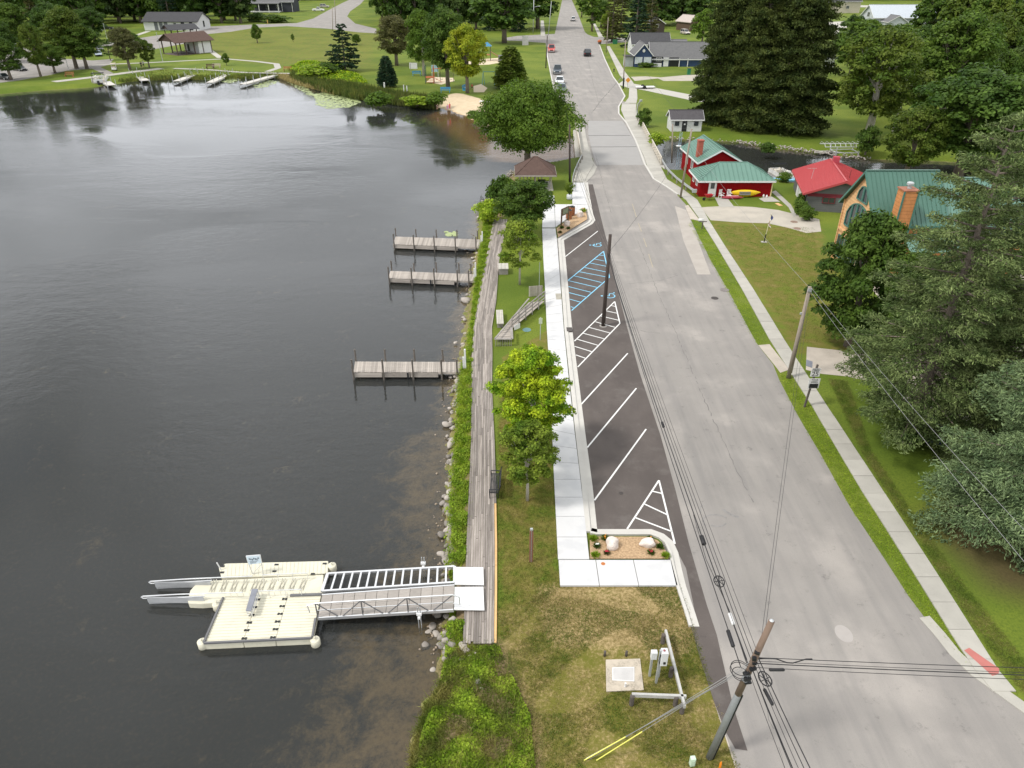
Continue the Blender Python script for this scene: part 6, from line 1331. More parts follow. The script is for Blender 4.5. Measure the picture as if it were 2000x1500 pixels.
# things along the red wall
q = at(1450, 384); t = thing('kayak', 'yellow kayak lying on its side against the red wall', 'kayak', (q.x+.1, W0-.35, .55)); yk = mat('kayak_yellow', (.80, .52, .02), .4, var=.05)
b = MB(); n = 15
for k in range(n):
    u = -1+2*k/(n-1); r = max(.03, (1-abs(u)**2.4)*.46); x_ = u*2.0
    for j in range(10): a = 2*pi*j/10; b.v.append((x_, .16*sin(a)*(r/.46), r*cos(a)+.12*u*u))
for k in range(n-1):
    for j in range(10): a0 = k*10+j; a1 = k*10+(j+1) % 10; b.f.append([a0, a1, a1+10, a0+10])
b.f.append(list(range(10))); b.f.append([(n-1)*10+j for j in range(10)][::-1]); b.build('hull', yk, t, True)
b = MB(); 
for z_ in (-.12, .16): b.tube([(-.75, -.17, z_), (.7, -.17, z_)], [.10, .10], 6)
b.build('cockpit', mat('cockpit', (.18, .17, .15), .7), t); MB().box((0, -.17, .02), (1.3, .05, .18)).build('seat', mat('seat_grey', (.3, .29, .27), .8), t)
q = at(1430, 386); t = thing('canoe', 'small dark red boat lying below the white chairs', 'kayak', (q.x-.2, W0-1.0, .2)); b = MB(); n = 11
for k in range(n):
    u = -1+2*k/(n-1); r = max(.03, (1-abs(u)**2.6)*.22)
    for j in range(8): a = 2*pi*j/8; b.v.append((u*1.45, .3*sin(a)*(r/.22), r*cos(a)))
for k in range(n-1):
    for j in range(8): a0 = k*8+j; a1 = k*8+(j+1) % 8; b.f.append([a0, a1, a1+8, a0+8])
b.build('hull', mat('canoe_red', (.30, .03, .05), .5), t, True); MB().box((0, 0, .2), (1.6, .3, .03)).build('deck_stripe', mat('pink_trim', (.6, .3, .3), .6), t)
def chair(x, y, rz, label, m=white):
    t = thing('garden_chair', label, 'chair', (x, y, 0), rz); MB().box((0, 0, .42), (.5, .5, .05)).build('seat', m, t); b = MB()
    for k in range(3): b.box((-.17+.17*k, .24, .78), (.10, .04, .55))
    b.box((0, .24, 1.05), (.52, .05, .08)); b.build('backrest', m, t)
    for a in (-.22, .22):
        for c_ in (-.22, .22): MB().box((a, c_, .2), (.05, .05, .4)).build('leg', m, t)
    for a in (-.26, .26): MB().box((a, 0, .65), (.06, .5, .04)).build('armrest', m, t)
chair(26.9, W0-.75, .5, 'left white garden chair at the red wall'); chair(27.9, W0-.7, 0, 'right white garden chair at the red wall')
q = at(1383, 391); t = thing('wheelbarrow', 'red wheelbarrow standing left of the white door', 'wheelbarrow', (q.x, q.y, 0), .2); rw = mat('barrow_red', (.45, .03, .04), .5)
b = MB(); b.poly([(-.5, -.3, .75), (.5, -.3, .75), (.35, -.2, .4), (-.3, -.2, .4)]); b.poly([(.5, .3, .75), (-.5, .3, .75), (-.3, .2, .4), (.35, .2, .4)]); b.poly([(.5, -.3, .75), (.5, .3, .75), (.35, .2, .4), (.35, -.2, .4)]); b.poly([(-.5, .3, .75), (-.5, -.3, .75), (-.3, -.2, .4), (-.3, .2, .4)]); b.poly([(-.3, -.2, .41), (.35, -.2, .41), (.35, .2, .41), (-.3, .2, .41)]); b.build('tray', rw, t)
MB().tube([(-.6, -.04, .2), (-.6, .04, .2)], .2, 12).build('wheel', black, t); b = MB(); b.tube([(-.6, 0, .2), (0, .25, .38), (.9, .3, .6)], .025, 5); b.tube([(-.6, 0, .2), (0, -.25, .38), (.9, -.3, .6)], .025, 5); b.tube([(.2, .25, .4), (.3, .25, 0)], .02, 5); b.tube([(.2, -.25, .4), (.3, -.25, 0)], .02, 5); b.build('frame', black, t)
q = at(1363, 368); t = thing('lawn_sign', 'small pink and white yard sign at the corner of the red boathouse', 'sign', q); MB().box((0, 0, .55), (.8, .04, .5), rz=-.3).build('panel', mat('pink_sign', (.72, .45, .43), .7), t); MB().box((-.3, 0, .2), (.04, .04, .5)).build('leg', wood, t); MB().box((.3, .0, .2), (.04, .04, .5)).build('leg', wood, t)
q = at(1521, 400); t = thing('plank', 'pale wooden board lying in the grass right of the red boathouse', 'board', q); MB().box((0, 0, .04), (.45, 1.1, .05), rz=.2).build('board', neww, t)
for px, py, lb in ((1491,385,'white bottle standing on the patio left'), (1497,386,'white pot standing on the patio right')): q = at(px, py, .03); t = thing('pot', lb+' of the corner board', 'pot', q); MB().lathe([(.09, 0), (.14, .12), (.1, .3), (.04, .36)], n=8).build('body', white, t)
# channel antenna mast and dish
q = at(1322, 332, -.7); t = thing('antenna_mast', 'blue grey lattice mast with a white dish standing in the channel', 'mast', q); hm = zt(q.y, 258)+.7; bm = mat('mast_blue', (.25, .36, .44), .5)
for s_ in (-.15, .15): MB().tube([(s_, 0, 0), (s_, 0, hm)], .035, 5).build('leg', bm, t)
b = MB()
for k in range(8): z_ = hm*k/8; b.beam((-.15, 0, z_), (.15, 0, z_+hm/8), .03, .03)
b.build('brace', bm, t); MB().lathe([(.01, 0), (.25, .05), (.42, .18), (.40, .18), (.2, .08), (.01, .03)], (-.2, -.2, hm*.62), 14).build('dish', white, t).rotation_euler = (.0, 0, 0)
# grey cottage with red roof
CT_ = thing('grey_cottage', 'grey cottage with bright red metal roof by the channel', 'house', (40.7, 90.6, 0), R(-12))
gable(CT_, 10.4, 8.0, 2.3, 1.5, .5, grey_wall, metal_red, rz=pi/2, seam=.42, fascia=metal_red)
MB().box((.4, 4.2, 3.9), (.75, .75, 1.3)).build('chimney', mat('red_stack', (.36, .05, .07), .8), CT_)
win(CT_, -1.4, -5.23, 1.45, 1.3, .6, fm=mat('dark_red', (.15, .02, .03), .8)); win(CT_, 2.0, -5.23, 1.45, 1.2, .6, fm=mat('dark_red', (.15, .02, .03)))
d_ = MB().box((-4.05, 1.5, 1.0), (.08, .9, 2.0)).build('door', white, CT_); MB().box((-4.08, -2.2, 1.1), (.06, 5.4, 2.1)).build('side_panel', mat('pale_siding', (.50, .51, .46), .8, stripe=('Z', 1.3, .7)), CT_)
b = MB(); b.tube([(-3.2, -1.5, 3.0), (-3.1, -1.6, 4.3)], .03, 5); b.beam((-3.9, -1.6, 4.25), (-2.8, -1.6, 4.3), .04, .03); b.build('roof_antenna', galv, CT_); MB().tube([(.9, -2.8, 3.4), (.9, -2.8, 4.6)], .03, 5).build('vent_pipe', black, CT_)
MB().box((0, -5.21, 2.0), (7.8, .03, .4)).build('gable_band', mat('dark_red', (.15, .02, .03), .8), CT_)
t = thing('garden_bench', 'white garden seat at the front corner of the grey cottage', 'chair', at(1655, 418, 0)); MB().box((0, 0, .4), (1.2, .5, .06)).build('seat', white, t); MB().box((0, .25, .7), (1.2, .06, .5)).build('backrest', white, t)
for s_ in (-.5, .5): MB().box((s_, 0, .2), (.06, .45, .4)).build('leg', white, t)
# log house
LH = thing('log_house', 'orange log house with steep dark green metal roof, arched gable windows and tall boarded chimney', 'house', (35.5, 66.9, 0))
gable(LH, 5.9, 7.0, 6.1, 3.5, .45, cedar_w, metal_dgreen, c=(.55, 0, 0), seam=.40, fascia=trim)
# gable end: pale log face with arched windows, set proud of the wall
x_ = -2.45; b = MB(); q5 = [(x_, -3.45, 0), (x_, 3.45, 0), (x_, 3.45, 6.0), (x_, 0, 9.45), (x_, -3.45, 6.0)]; b.poly(q5, True); b.build('gable_wall', cedar_l, LH)
for y0, y1, z0, zs_, zc in ((-2.5, 2.5, 3.9, 4.4, 6.6), ):
    for k in range(5):
        a, c_ = y0+(y1-y0)*(k+.05)/5, y0+(y1-y0)*(k+.95)/5; top_ = lambda yy: zs_+2.1*math.sqrt(max(0, 1-(yy/2.6)**2)); b = MB(); m2 = (a+c_)/2
        b.poly([(x_-.05, a, z0), (x_-.05, c_, z0), (x_-.05, c_, top_(c_)), (x_-.05, m2, top_(m2)), (x_-.05, a, top_(a))], True); o = b.build('window', glass, LH); b = MB()
        for P2, Q2 in (((a, z0), (c_, z0)), ((a, z0), (a, top_(a))), ((c_, z0), (c_, top_(c_))), ((a, top_(a)), (m2, top_(m2))), ((m2, top_(m2)), (c_, top_(c_)))): b.beam((x_-.08, *P2), (x_-.08, *Q2), .12, .10)
        b.build('frame', trim, o)
    for k in range(2):
        s_ = (-1, 1)[k]; b = MB(); b.poly([(x_-.05, s_*.08, 6.85), (x_-.05, s_*1.1, 6.85), (x_-.05, s_*.95, 7.6), (x_-.05, s_*.5, 8.1), (x_-.05, s_*.08, 8.2)], s_ > 0); o = b.build('window', glass, LH); b = MB()
        for P2, Q2 in (((.08, 6.85), (1.1, 6.85)), ((1.1, 6.85), (.95, 7.6)), ((.95, 7.6), (.5, 8.1)), ((.5, 8.1), (.08, 8.2)), ((.08, 6.85), (.08, 8.2))): b.beam((x_-.08, s_*P2[0], P2[1]), (x_-.08, s_*Q2[0], Q2[1]), .12, .10)
        b.build('frame', trim, o)
for k in range(4): win(LH, x_-.02, -2.4+1.6*k, 1.6, 1.2, 2.0, 'W', fm=trim)
b = MB(); 
for s_ in (-1, 1): b.beam((x_-.06, s_*3.45, 0), (x_-.06, s_*3.45, 6.1), .14, .14)
b.beam((x_-.07, -3.5, 3.2), (x_-.07, 3.5, 3.2), .14, .2); b.build('corner_trim', cedar_l, LH)
cx_ = xt(1758, 440, 62.6)-35.5+.2; ch = MB(); ch.prism([(cx_-.62, -4.35), (cx_+.62, -4.35), (cx_+.62, -3.1), (cx_-.62, -3.1)], 0, 9.0); ch = ch.build('chimney', cedar_w, LH)
MB().box((cx_, -3.72, 9.04), (1.42, 1.4, .1)).build('chimney_cap', mat('cap_brown', (.30, .12, .07), .7), ch)
for s_ in (-1, 1): MB().box((cx_+s_*.63, -4.36, 4.5), (.14, .1, 9.0)).build('corner_trim', trim, ch)
MB().lathe([(.18, 0), (.18, .3), (.30, .34), (.30, .5), (.22, .56)], (cx_, -3.72, 9.1), 14).build('flue', galv, ch)
win(LH, -1.55, -3.52, 4.2, 1.0, 1.2, fm=trim, bars=0); win(LH, -1.4, -3.52, 1.6, 1.0, 1.2, fm=trim, bars=0)
b = MB(); b.poly([(cx_+.7, -3.5, 4.9), (cx_+.7, -5.6, 3.9), (5.5, -5.6, 3.9), (5.5, -3.5, 4.9)]); b.poly([(cx_+.7, -3.5, 4.8), (5.5, -3.5, 4.8), (5.5, -5.6, 3.8), (cx_+.7, -5.6, 3.8)]); b.build('porch_roof', metal_green, LH)
for x2 in (cx_+.8, 3.4, 5.4): MB().box((x2, -5.5, 1.95), (.16, .16, 3.9)).build('porch_post', cedar_l, LH)
L2 = thing('log_house_wing', 'lower right wing of the log house under a paler green metal roof', 'house', (43.2, 67.4, 0)); gable(L2, 8.6, 6.4, 5.2, 3.6, .4, cedar_w, metal_green, seam=.5, fascia=trim)
win(L2, -2.2, -3.22, 3.2, 1.2, 1.3, fm=trim); win(L2, 1.0, -3.22, 3.2, 1.2, 1.3, fm=trim); win(L2, -2.2, -3.22, 1.3, 1.2, 1.3, fm=trim)
# white shed
q = at(1307, 257); q2 = at(1372, 257); SH = thing('white_shed', 'small white shed with dark roof on the lawn beyond the channel', 'shed', ((q.x+q2.x)/2, q.y+1.9, 0)); ws = q2.x-q.x-.5
gable(SH, ws, 3.6, 2.15, 1.1, .3, white_wall, mat('dark_shed_roof', (.075, .07, .075), .9, var=.2), fascia=white)
MB().box((-.35, -1.84, .98), (.85, .06, 1.95)).build('door', black, SH); MB().box((-.35, -1.88, 1.25), (.3, .02, .25)).build('door_notice', white, SH); win(SH, -1.7, -1.82, 1.35, .6, .6, fm=black); win(SH, 1.7, -1.82, 1.35, .6, .6, fm=black)
# blue house and its neighbours
q = at(1240, 131); yb = q.y
BH = thing('blue_house', 'navy blue house with white trimmed gable and long grey shingle roof', 'house', (38, yb+5, 0))
gl = (xt(1240, 120, yb)+xt(1272, 120, yb))/2-38; gw = xt(1273, 120, yb)-xt(1240, 120, yb)
hgb = zt(yb, 106); gable(BH, 9, gw, hgb, zt(yb, 86)-hgb, .35, navy, shing2, c=(gl, -.5, 0), rz=pi/2, fascia=white)
xr = xt(1420, 118, yb)-38; xl = gl+gw/2; he = zt(yb, 115); gable(BH, xr-xl, 8, he, zt(yb+4, 83)-he, .3, navy, shing2, c=((xl+xr)/2-.0, 0, 0), fascia=white)
for s_ in (-1.3, 1.2): win(BH, gl+s_, -5.02, hgb*.52, 1.9, 1.6, pm=mat('curtain', (.5, .55, .58), .5), bars=2)
MB().ell((gl, -5.06, hgb+.9), (.4, .08, .45), 10, 6).build('gable_vent', white, BH)
MB().box((xl+1.6, -4.06, 1.4), (3.4, .08, 2.4)).build('porch_shade_panel', black, BH); MB().box((xl+1.5, -4.6, .5), (3.0, .1, 1.0)).build('porch_panel', white, BH); MB().box((xl+4.3, -4.1, 1.2), (1.4, .1, 2.3)).build('door', white, BH); MB().box((xl+6.6, -4.06, 1.2), (2.6, .08, 2.4)).build('garage_shade_panel', black, BH)  # flat black panels paint the shade inside the porch and open garage
win(BH, xl+2.2, -4.1, 1.9, 1.4, .8); win(BH, xr-4.3, -4.02, 1.6, 1.2, 1.6); win(BH, xr-1.5, -4.02, 1.6, 1.2, 1.6)
for x2 in (xl+.1, xl+8.1, xl+10.5): MB().box((x2, -4.2, he/2), (.18, .18, he)).build('post', white, BH)
MB().box((gl-gw/2-1.4, -2.4, 1.3), (2.4, 3.2, 2.6)).build('side_porch', mat('porch_grey', (.35, .37, .37), .8), BH); MB().box((gl-gw/2-1.4, -2.4, 2.7), (3, 3.8, .15)).build('side_porch_roof', shing, BH)
q = at(1236, 108); GH = thing('grey_house', 'low house with dark grey roof just behind the blue one', 'house', (52, q.y+6, 0)); x0 = xt(1236, 90, q.y)-52; x1 = xt(1310, 90, q.y)-52; h_ = 3.2
gable(GH, x1-x0, 10, h_, 2.8, .4, white_wall, shing, c=((x0+x1)/2, 0, 0), fascia=white); x2 = xt(1345, 90, q.y)-52; gable(GH, x2-x1, 7, 2.6, 1.5, .3, white_wall, shing2, c=((x1+x2)/2, -1, 0)); win(GH, x1+2, -4.53, 1.5, 1.5, 1)
q = at(1290, 66); t = thing('brown_shed', 'dark brown shed with a small white framed window behind the grey roofed house', 'shed', (xt(1283, 50, q.y), q.y+3, 0)); gable(t, 8, 6, 4, 1.8, .4, mat('dark_brown_wall', (.05, .038, .032), .8), shing, rz=pi/2, fascia=white); win(t, 0, -4.03, 3, 1.1, 1.1)
q = at(1345, 60); t = thing('brown_garage', 'brown garage with pale roof left of the giant spruces', 'garage', (xt(1350, 48, q.y), q.y+3, 0)); gable(t, 9, 7, 3.6, 2.2, .5, mat('brown_wall', (.10, .065, .045), .8), mat('pale_tan_roof', (.42, .36, .33), .8), rz=pi/2+.5, fascia=mat('tan', (.4, .35, .3))); MB().box((0, -4.2, 1.4), (3, .1, 2.6)).build('door', white, t)
# far right houses
q = at(1765, 60); t = thing('grey_gabled_house', 'pale grey house with light metal roof among the trees at the upper right', 'house', (xt(1765, 35, q.y), q.y+5, 0)); pg = mat('pale_grey_wall', (.42, .45, .47), .8, stripe=('Z', 1.5, .8)); ml_ = mat('light_metal_roof', (.42, .46, .50), .4)
gable(t, 26, 13, 5.4, 4.2, .7, pg, ml_, fascia=white); gable(t, 9, 8, 4., 2.2, .4, pg, shing2, c=(-6, -9, 0), rz=pi/2, fascia=white); win(t, -7, -13.05, 2.2, 1.6, 2.2); win(t, -4.4, -13.05, 2.2, 1.2, 2.2); win(t, -13.05, 0, 6, 2.2, 1.6, 'W')
q = at(1648, 26); t = thing('tan_house', 'tan house cut by the top edge behind the giant spruces', 'house', (xt(1643, 15, q.y), q.y+8, 0)); gable(t, 22, 14, 6, 3.6, .6, mat('tan_wall', (.46, .42, .33), .8), shing, rz=.15, fascia=white); win(t, 4, -7.05, 3, 1.6, 1.4); win(t, -3, -7.05, 3, 1.6, 1.4)
sheet('far_driveway', pts([(1605,44),(1640,42),(1662,42),(1662,50),(1640,60),(1630,75),(1618,60)]), .03, oconc); sheet('far_driveway', pts([(1670,10),(1720,11),(1720,15),(1670,14)]), .03, oconc)
q = at(1617, 137); t = thing('small_outbuilding', 'white outbuilding with dark grey roof peeking out right of the giant spruces', 'shed', (xt(1612, 120, q.y), q.y+3, 0)); gable(t, 5, 5, 3, 1.6, .4, white_wall, shing, fascia=white, rz=.2); win(t, 0, -2.55, 1.6, .8, .8)
q = at(1830, 245); t = thing('grey_deck', 'grey timber deck with stairs glimpsed through the maples at the right', 'deck', (q.x, q.y, 0)); 
for k in range(10): MB().box((-1.8+.4*k, 0, 2.1), (.36, 3.5, .06)).build('plank', mat('deck_grey', (.25, .30, .33), .8, orand=.1), t)
for k in range(8): MB().box((1.9+.3*k, -1, 2.1+.35*k), (.28, 1.2, .06)).build('stair_tread', mat('deck_grey', (.25, .30, .33)), t)
for a in (-1.7, 1.7):
    for c_ in (-1.6, 1.6): MB().box((a, c_, 1.5), (.12, .12, 3.0)).build('post', mat('deck_grey', (.25, .30, .33)), t)
# white boathouse and pavilions on the far left shore
q = at(277, 60); q2 = at(366, 62); WB = thing('white_boathouse', 'long white building with grey roof and three dark doors across the lake', 'building', ((q.x+q2.x)/2+2, q.y+7.5, 0), R(-3)); wl = q2.x-q.x+2
hb_ = zt(q.y, 43)+.3; gable(WB, wl, 13, hb_, 3.0, .6, white_wall, shing, fascia=shing)
for x2 in (-6.4, -4.2, -2.0): MB().box((x2, -6.55, 1.9), (1.5, .1, 3.6)).build('door', mat('door_grey', (.12, .13, .14), .6), WB)
MB().box((5.4, -6.55, 1.8), (1.5, .1, 3.2)).build('door', black, WB); MB().box((9.0, -6.55, 1.8), (1.3, .1, 3.2)).build('door', black, WB); win(WB, 2.0, -6.52, 2.4, 1.1, 1.1); win(WB, wl/2+.03, 0, 2.2, 1.2, 2.2, 'E', fm=black)
def pavilion(px, py, wd, l, h, rh, ang, mr_, label, encl=False):
    """open timber pavilion; px, py: foot of the gable facing the lake; ang: heading of the ridge"""
    q = at(px, py); d = Vector((cos(ang), sin(ang), 0)); t = thing('pavilion', label, 'pavilion', q+d*l/2, ang); X_, Y_ = l/2+.8, wd/2+.8; br_ = mat('pavilion_brown', (.07, .045, .038), .85)
    for s in (-1, 1):
        b = MB(); a = [(-X_, 0, h+rh), (X_, 0, h+rh), (X_, s*Y_, h-.2), (-X_, s*Y_, h-.2)]; b.poly(a, s < 0); u = [(x_, y_, z_+.15) for x_, y_, z_ in a]; b.poly(u, s > 0)
        for i in range(4): j = (i+1) % 4; b.poly([a[i], a[j], u[j], u[i]], s > 0)
        b.build('roof', mr_, t); b = MB(); b.poly([(s*(X_-.5), -Y_*.9, h+.1), (s*(X_-.5), Y_*.9, h+.1), (s*(X_-.5), 0, h+rh-.1)], s < 0); b.build('gable_panel', br_, t)
    for i in range(5):
        for s in (-1, 1): MB().box((-l/2+.2+i*(l-.4)/4, s*wd*.47, h/2), (.28, .28, h)).build('post', br_, t)
    MB().prism([(-l/2, -wd/2), (l/2, -wd/2), (l/2, wd/2), (-l/2, wd/2)], 0, .08).build('floor', mat('pavilion_floor', (.11, .08, .08), .8), t)
    if encl: MB().box((l*.30, 0, h/2), (l*.36, wd*.96, h)).build('kitchen_wall', white_wall, t); MB().box((l*.30-l*.18-.03, wd*.2, 1.4), (.06, 1.2, 2.2)).build('door', black, t)
    for i in range(3): MB().box((-l*.38+i*l*.16, -wd*.15, .75), (.9, wd*.5, .08)).build('table_top', mat('table_dark', (.05, .04, .04), .7), t)
    return t
pavilion(333, 107, 9, 12.5, 3.8, 2.2, R(52), brownsh, 'park pavilion with brown roof and white enclosed end', True); pavilion(330, 76, 8, 10, 3.4, 1.4, R(40), shing, 'smaller open pavilion with dark grey roof behind the brown one')
# dark house with white porch
q = at(487, 25); q2 = at(590, 20); t = thing('dark_house', 'dark house with white columned porch cut by the top edge of the picture', 'house', ((q.x+q2.x)/2, q.y+9, 0)); wd_h = q2.x-q.x; hh = zt(q.y, 7)
gable(t, wd_h, 13, hh+1, 5, .6, charcoal, shing2, c=(0, 3, 0), fascia=white); xw = xt(545, 20, q.y)-xt(487, 20, q.y)
MB().box((-wd_h/2+xw/2, -6, hh+.2), (xw+.6, 5.5, .3), rx=.12).build('porch_roof', shing2, t); MB().box((-wd_h/2+xw/2, -6, .5), (xw, 5, .5)).build('porch_floor', white, t)
for k in range(4): MB().box((-wd_h/2+.2+k*(xw-.4)/3, -8.3, hh/2), (.35, .35, hh)).build('column', white, t)
for k in range(3): win(t, -wd_h/2+2.5+k*(xw-4)/2, -3.55, hh*.55, 1.1, 2.0)
win(t, wd_h/2-9, -3.55, hh*.6, 1.6, 1.2); b = MB(); b.beam((wd_h/2-6.5, -3.7, .2), (wd_h/2-6.5, -3.7, hh), .3, .2); b.beam((wd_h/2-.6, -3.7, .2), (wd_h/2-.6, -3.7, hh), .3, .2); b.build('garage_trim', white, t); MB().box((wd_h/2-3.6, -3.6, hh*.42), (5.4, .1, hh*.8)).build('garage_door', charcoal, t)
# gazebo
q = at(1008, 372); q2 = at(1083, 372); cxg = (q.x+q2.x)/2; t = thing('gazebo', 'open gazebo with brown hipped shingle roof at the end of the boardwalk', 'gazebo', (cxg, q.y+2.0, 0)); hg = zt(q.y-.6, 342)
hip(t, 4.6, 4.2, hg, zt(q.y+2, 306)-hg, .45, wood, brownsh, .5, fascia=mat('fascia_grey', (.30, .27, .24), .8), openw=True)
for a in (-2.1, 0, 2.1):
    for c_ in (-2.0, 2.0): MB().box((a, c_, hg/2), (.14, .14, hg)).build('post', mat('gazebo_post', (.33, .30, .24), .85), t)
MB().prism([(-2.4, -2.2), (2.4, -2.2), (2.4, 2.2), (-2.4, 2.2)], 0, .12).build('floor', oconc, t)
for k in range(6): MB().box((-1.9, -1.4+.5*k, .8), (.05, .12, .7)).build('baluster', wood, t); MB().box((-1.5+.5*k, 2.0, .8), (.12, .05, .7)).build('baluster', wood, t)
for k in range(5): MB().box((.6+.0*k, -.7+.2*k, .62), (.05, .14, .04)).build('slat', wood, t)
t = thing('barbecue_table', 'dark picnic table under the gazebo roof', 'table', (cxg+.9, q.y+1.4, .12)); MB().box((0, 0, .75), (1.0, 1.6, .06)).build('table_top', black, t)
for s_ in (-.7, .7): MB().box((s_, 0, .45), (.3, 1.5, .05)).build('seat', black, t)
for s_ in (-.6, .6): MB().box((0, s_, .36), (.9, .08, .7)).build('leg', black, t)

# ================================================================== vehicles
tyre = mat('tyre', (.015, .015, .016), .8); rim = mat('rim', (.45, .46, .47), .35, .6); lampw = mat('lamp_glass', (.75, .75, .72), .2); lampr = mat('tail_lamp', (.35, .01, .01), .3)
def car(px, py, rz, color, label, kind='sedan', scale=1.):
    """front towards local -y"""
    q = at(px, py) if px is not None else None; nm = {'sedan': 'parked_car', 'suv': 'parked_car', 'pickup': 'pickup_truck'}[kind]; t = thing(nm, label, 'pickup' if kind == 'pickup' else 'car', q, rz); t.scale = (scale,)*3
    m = mat('paint_%d_%d_%d' % tuple(int(c*100) for c in color), color, .28, .2, var=.03, sc=1, bmp=0, spec=.6)
    L_ = {'sedan': 4.6, 'suv': 4.7, 'pickup': 5.6}[kind]; wb = .93; hb = {'sedan': .82, 'suv': .98, 'pickup': 1.05}[kind]; ht = {'sedan': 1.45, 'suv': 1.75, 'pickup': 1.85}[kind]
    ys = [-L_/2, -L_/2+.12, -L_/2+.6, -L_*.2, L_*.2, L_/2-.3, L_/2-.02]; zs_ = [hb*.62, hb*.80, hb*.92, hb, hb*1.02, hb*1.02, hb*.9]; ws_ = [.80, .90, .93, .95, .95, .93, .86]
    b = MB(); n = len(ys)
    for y_, z_, w_ in zip(ys, zs_, ws_):
        for x_, zz in ((-w_*.96, .28), (-w_, .55), (-w_*.98, z_*.93), (-w_*.86, z_), (w_*.86, z_), (w_*.98, z_*.93), (w_, .55), (w_*.96, .28)): b.v.append((x_, y_, zz))
    for k in range(n-1):
        for j in range(8): a0 = k*8+j; a1 = k*8+(j+1) % 8; b.f.append([a0, a1, a1+8, a0+8])
    b.f.append(list(range(8))); b.f.append([(n-1)*8+j for j in range(8)][::-1]); bo = b.build('body', m, t, False)
    c0, c1, r0, r1 = {'sedan': (-L_*.18, L_*.36, -.35, L_*.20), 'suv': (-L_*.18, L_*.47, -.4, L_*.42), 'pickup': (-L_*.15, L_*.14, -.35, L_*.10)}[kind]; b = MB()
    for y0, y1, z_, w_ in ((c0, c1, hb, .84), (r0, r1, ht-.06, .68)): b.v += [(-w_, y0, z_), (w_, y0, z_), (w_, y1, z_), (-w_, y1, z_)]
    for j in range(4): k = (j+1) % 4; b.f.append([j, k, k+4, j+4])
    b.f.append([4, 5, 6, 7]); cb_ = b.build('cabin_glass', glass, t); b = MB(); b.box((0, (r0+r1)/2, ht-.03), (1.36, r1-r0, .07)); b.build('roof', m, t, bev=.02)
    b = MB()
    for s in (-1, 1):
        for f0, f1 in ((c0, r0), (c1, r1), ((c0+c1)/2, (r0+r1)/2)): b.beam((s*.845, f0, hb), (s*.69, f1, ht-.05), .06, .06)
    b.build('pillar', m, t)
    if kind == 'pickup': MB().box((0, L_*.33, hb+.005), (1.5, L_*.30, .03)).build('cargo_bed', mat('bed_black', (.03, .03, .032), .7), t)
    for s in (-1, 1):
        for y_ in (-L_*.31, L_*.29): w_ = MB().tube([(s*.78, y_, .34), (s*.97, y_, .34)], .34, 14).build('wheel', tyre, t); MB().tube([(s*.96, y_, .34), (s*.98, y_, .34)], .2, 10).build('rim', rim, w_)
        MB().box((s*.66, -L_/2+.04, hb*.66), (.32, .1, .16)).build('headlight', lampw, t); MB().box((s*.72, L_/2-.04, hb*.78), (.2, .08, .2)).build('tail_light', lampr, t); MB().box((s*1.02, c0+.25, hb+.08), (.2, .12, .14)).build('mirror', m, t)
    MB().box((0, -L_/2+.02, hb*.5), (.9, .08, .26)).build('grille', black, t); MB().box((0, -L_/2, .38), (1.7, .12, .16)).build('bumper', black if kind != 'pickup' else rim, t); MB().box((0, L_/2, .42), (1.7, .1, .16)).build('bumper', black, t)
    return t
car(1077, 101, -.05, (.50, .05, .04), 'red pickup parked at the left kerb beyond the other parked cars', 'pickup', 1.2); car(1088.5, 143, -.07, (.05, .07, .09), 'dark blue grey pickup parked at the left kerb', 'pickup', 1.15)
car(1093, 163, -.08, (.72, .74, .76), 'white car parked between the dark pickup and the grey green car', 'sedan', 1.12); car(1096.5, 178, -.09, (.17, .22, .22), 'grey green car parked last at the left kerb, half under the willow', 'sedan', 1.12)
car(1147, 109, pi-.05, (.02, .02, .022), 'black car driving away in the right lane', 'suv', 1.2); car(1119, 41, pi-.02, (.74, .75, .76), 'white suv far up the street', 'suv', 1.2)
car(622, 22, pi/2+.08, (.75, .75, .74), 'white pickup parked beside the dark house', 'pickup', 1.25); car(634, 15, pi/2+.1, (.45, .42, .38), 'beige suv behind the white pickup at the dark house', 'suv', 1.25)
car(207, 58, pi/2+.2, (.02, .022, .026), 'black pickup parked on the grass left of the white boathouse', 'pickup', 1.1); car(190, 62, pi/2+.3, (.45, .47, .5), 'silver car beside the black pickup', 'sedan')
car(12, 82, .9, (.02, .02, .025), 'black suv in the left car park under the trees', 'suv', 1.1); car(24, 90, 1.2, (.55, .56, .58), 'silver car in the left car park', 'sedan', 1.1); car(8, 155, 1.2, (.03, .03, .03), 'dark car at the left edge near the shore', 'sedan'); car(40, 138, 1.0, (.03, .03, .035), 'dark car in the lower part of the left car park', 'sedan')
car(195, 98, .6, (.03, .035, .05), 'dark car parked under the tree by the park road', 'sedan', 1.05); car(193, 109, .5, (.35, .42, .5), 'pale blue car parked under the tree by the park road', 'sedan', 1.05); car(1338, 67, .3, (.55, .5, .46), 'beige van in the drive behind the grey roofed house', 'suv', 1.1)
q = at(224, 138); t = thing('golf_cart', 'white golf cart with tan roof on the shoreline drive', 'golf cart', q, .4); MB().box((0, 0, .55), (1.2, 2.2, .5)).build('body', white, t, bev=.08); MB().box((0, 0, 1.85), (1.3, 1.9, .08)).build('roof', mat('tan_roof', (.55, .48, .36), .6), t); MB().box((0, .2, .95), (1.1, .5, .4)).build('seat', mat('seat_tan', (.4, .35, .28)), t)
for a in (-.55, .55):
    for c_ in (-.8, .8): MB().box((a, c_, 1.3), (.05, .05, 1.1)).build('pillar', white, t); MB().tube([(a*.95, c_, .25), (a*1.15, c_, .25)], .25, 10).build('wheel', tyre, t)
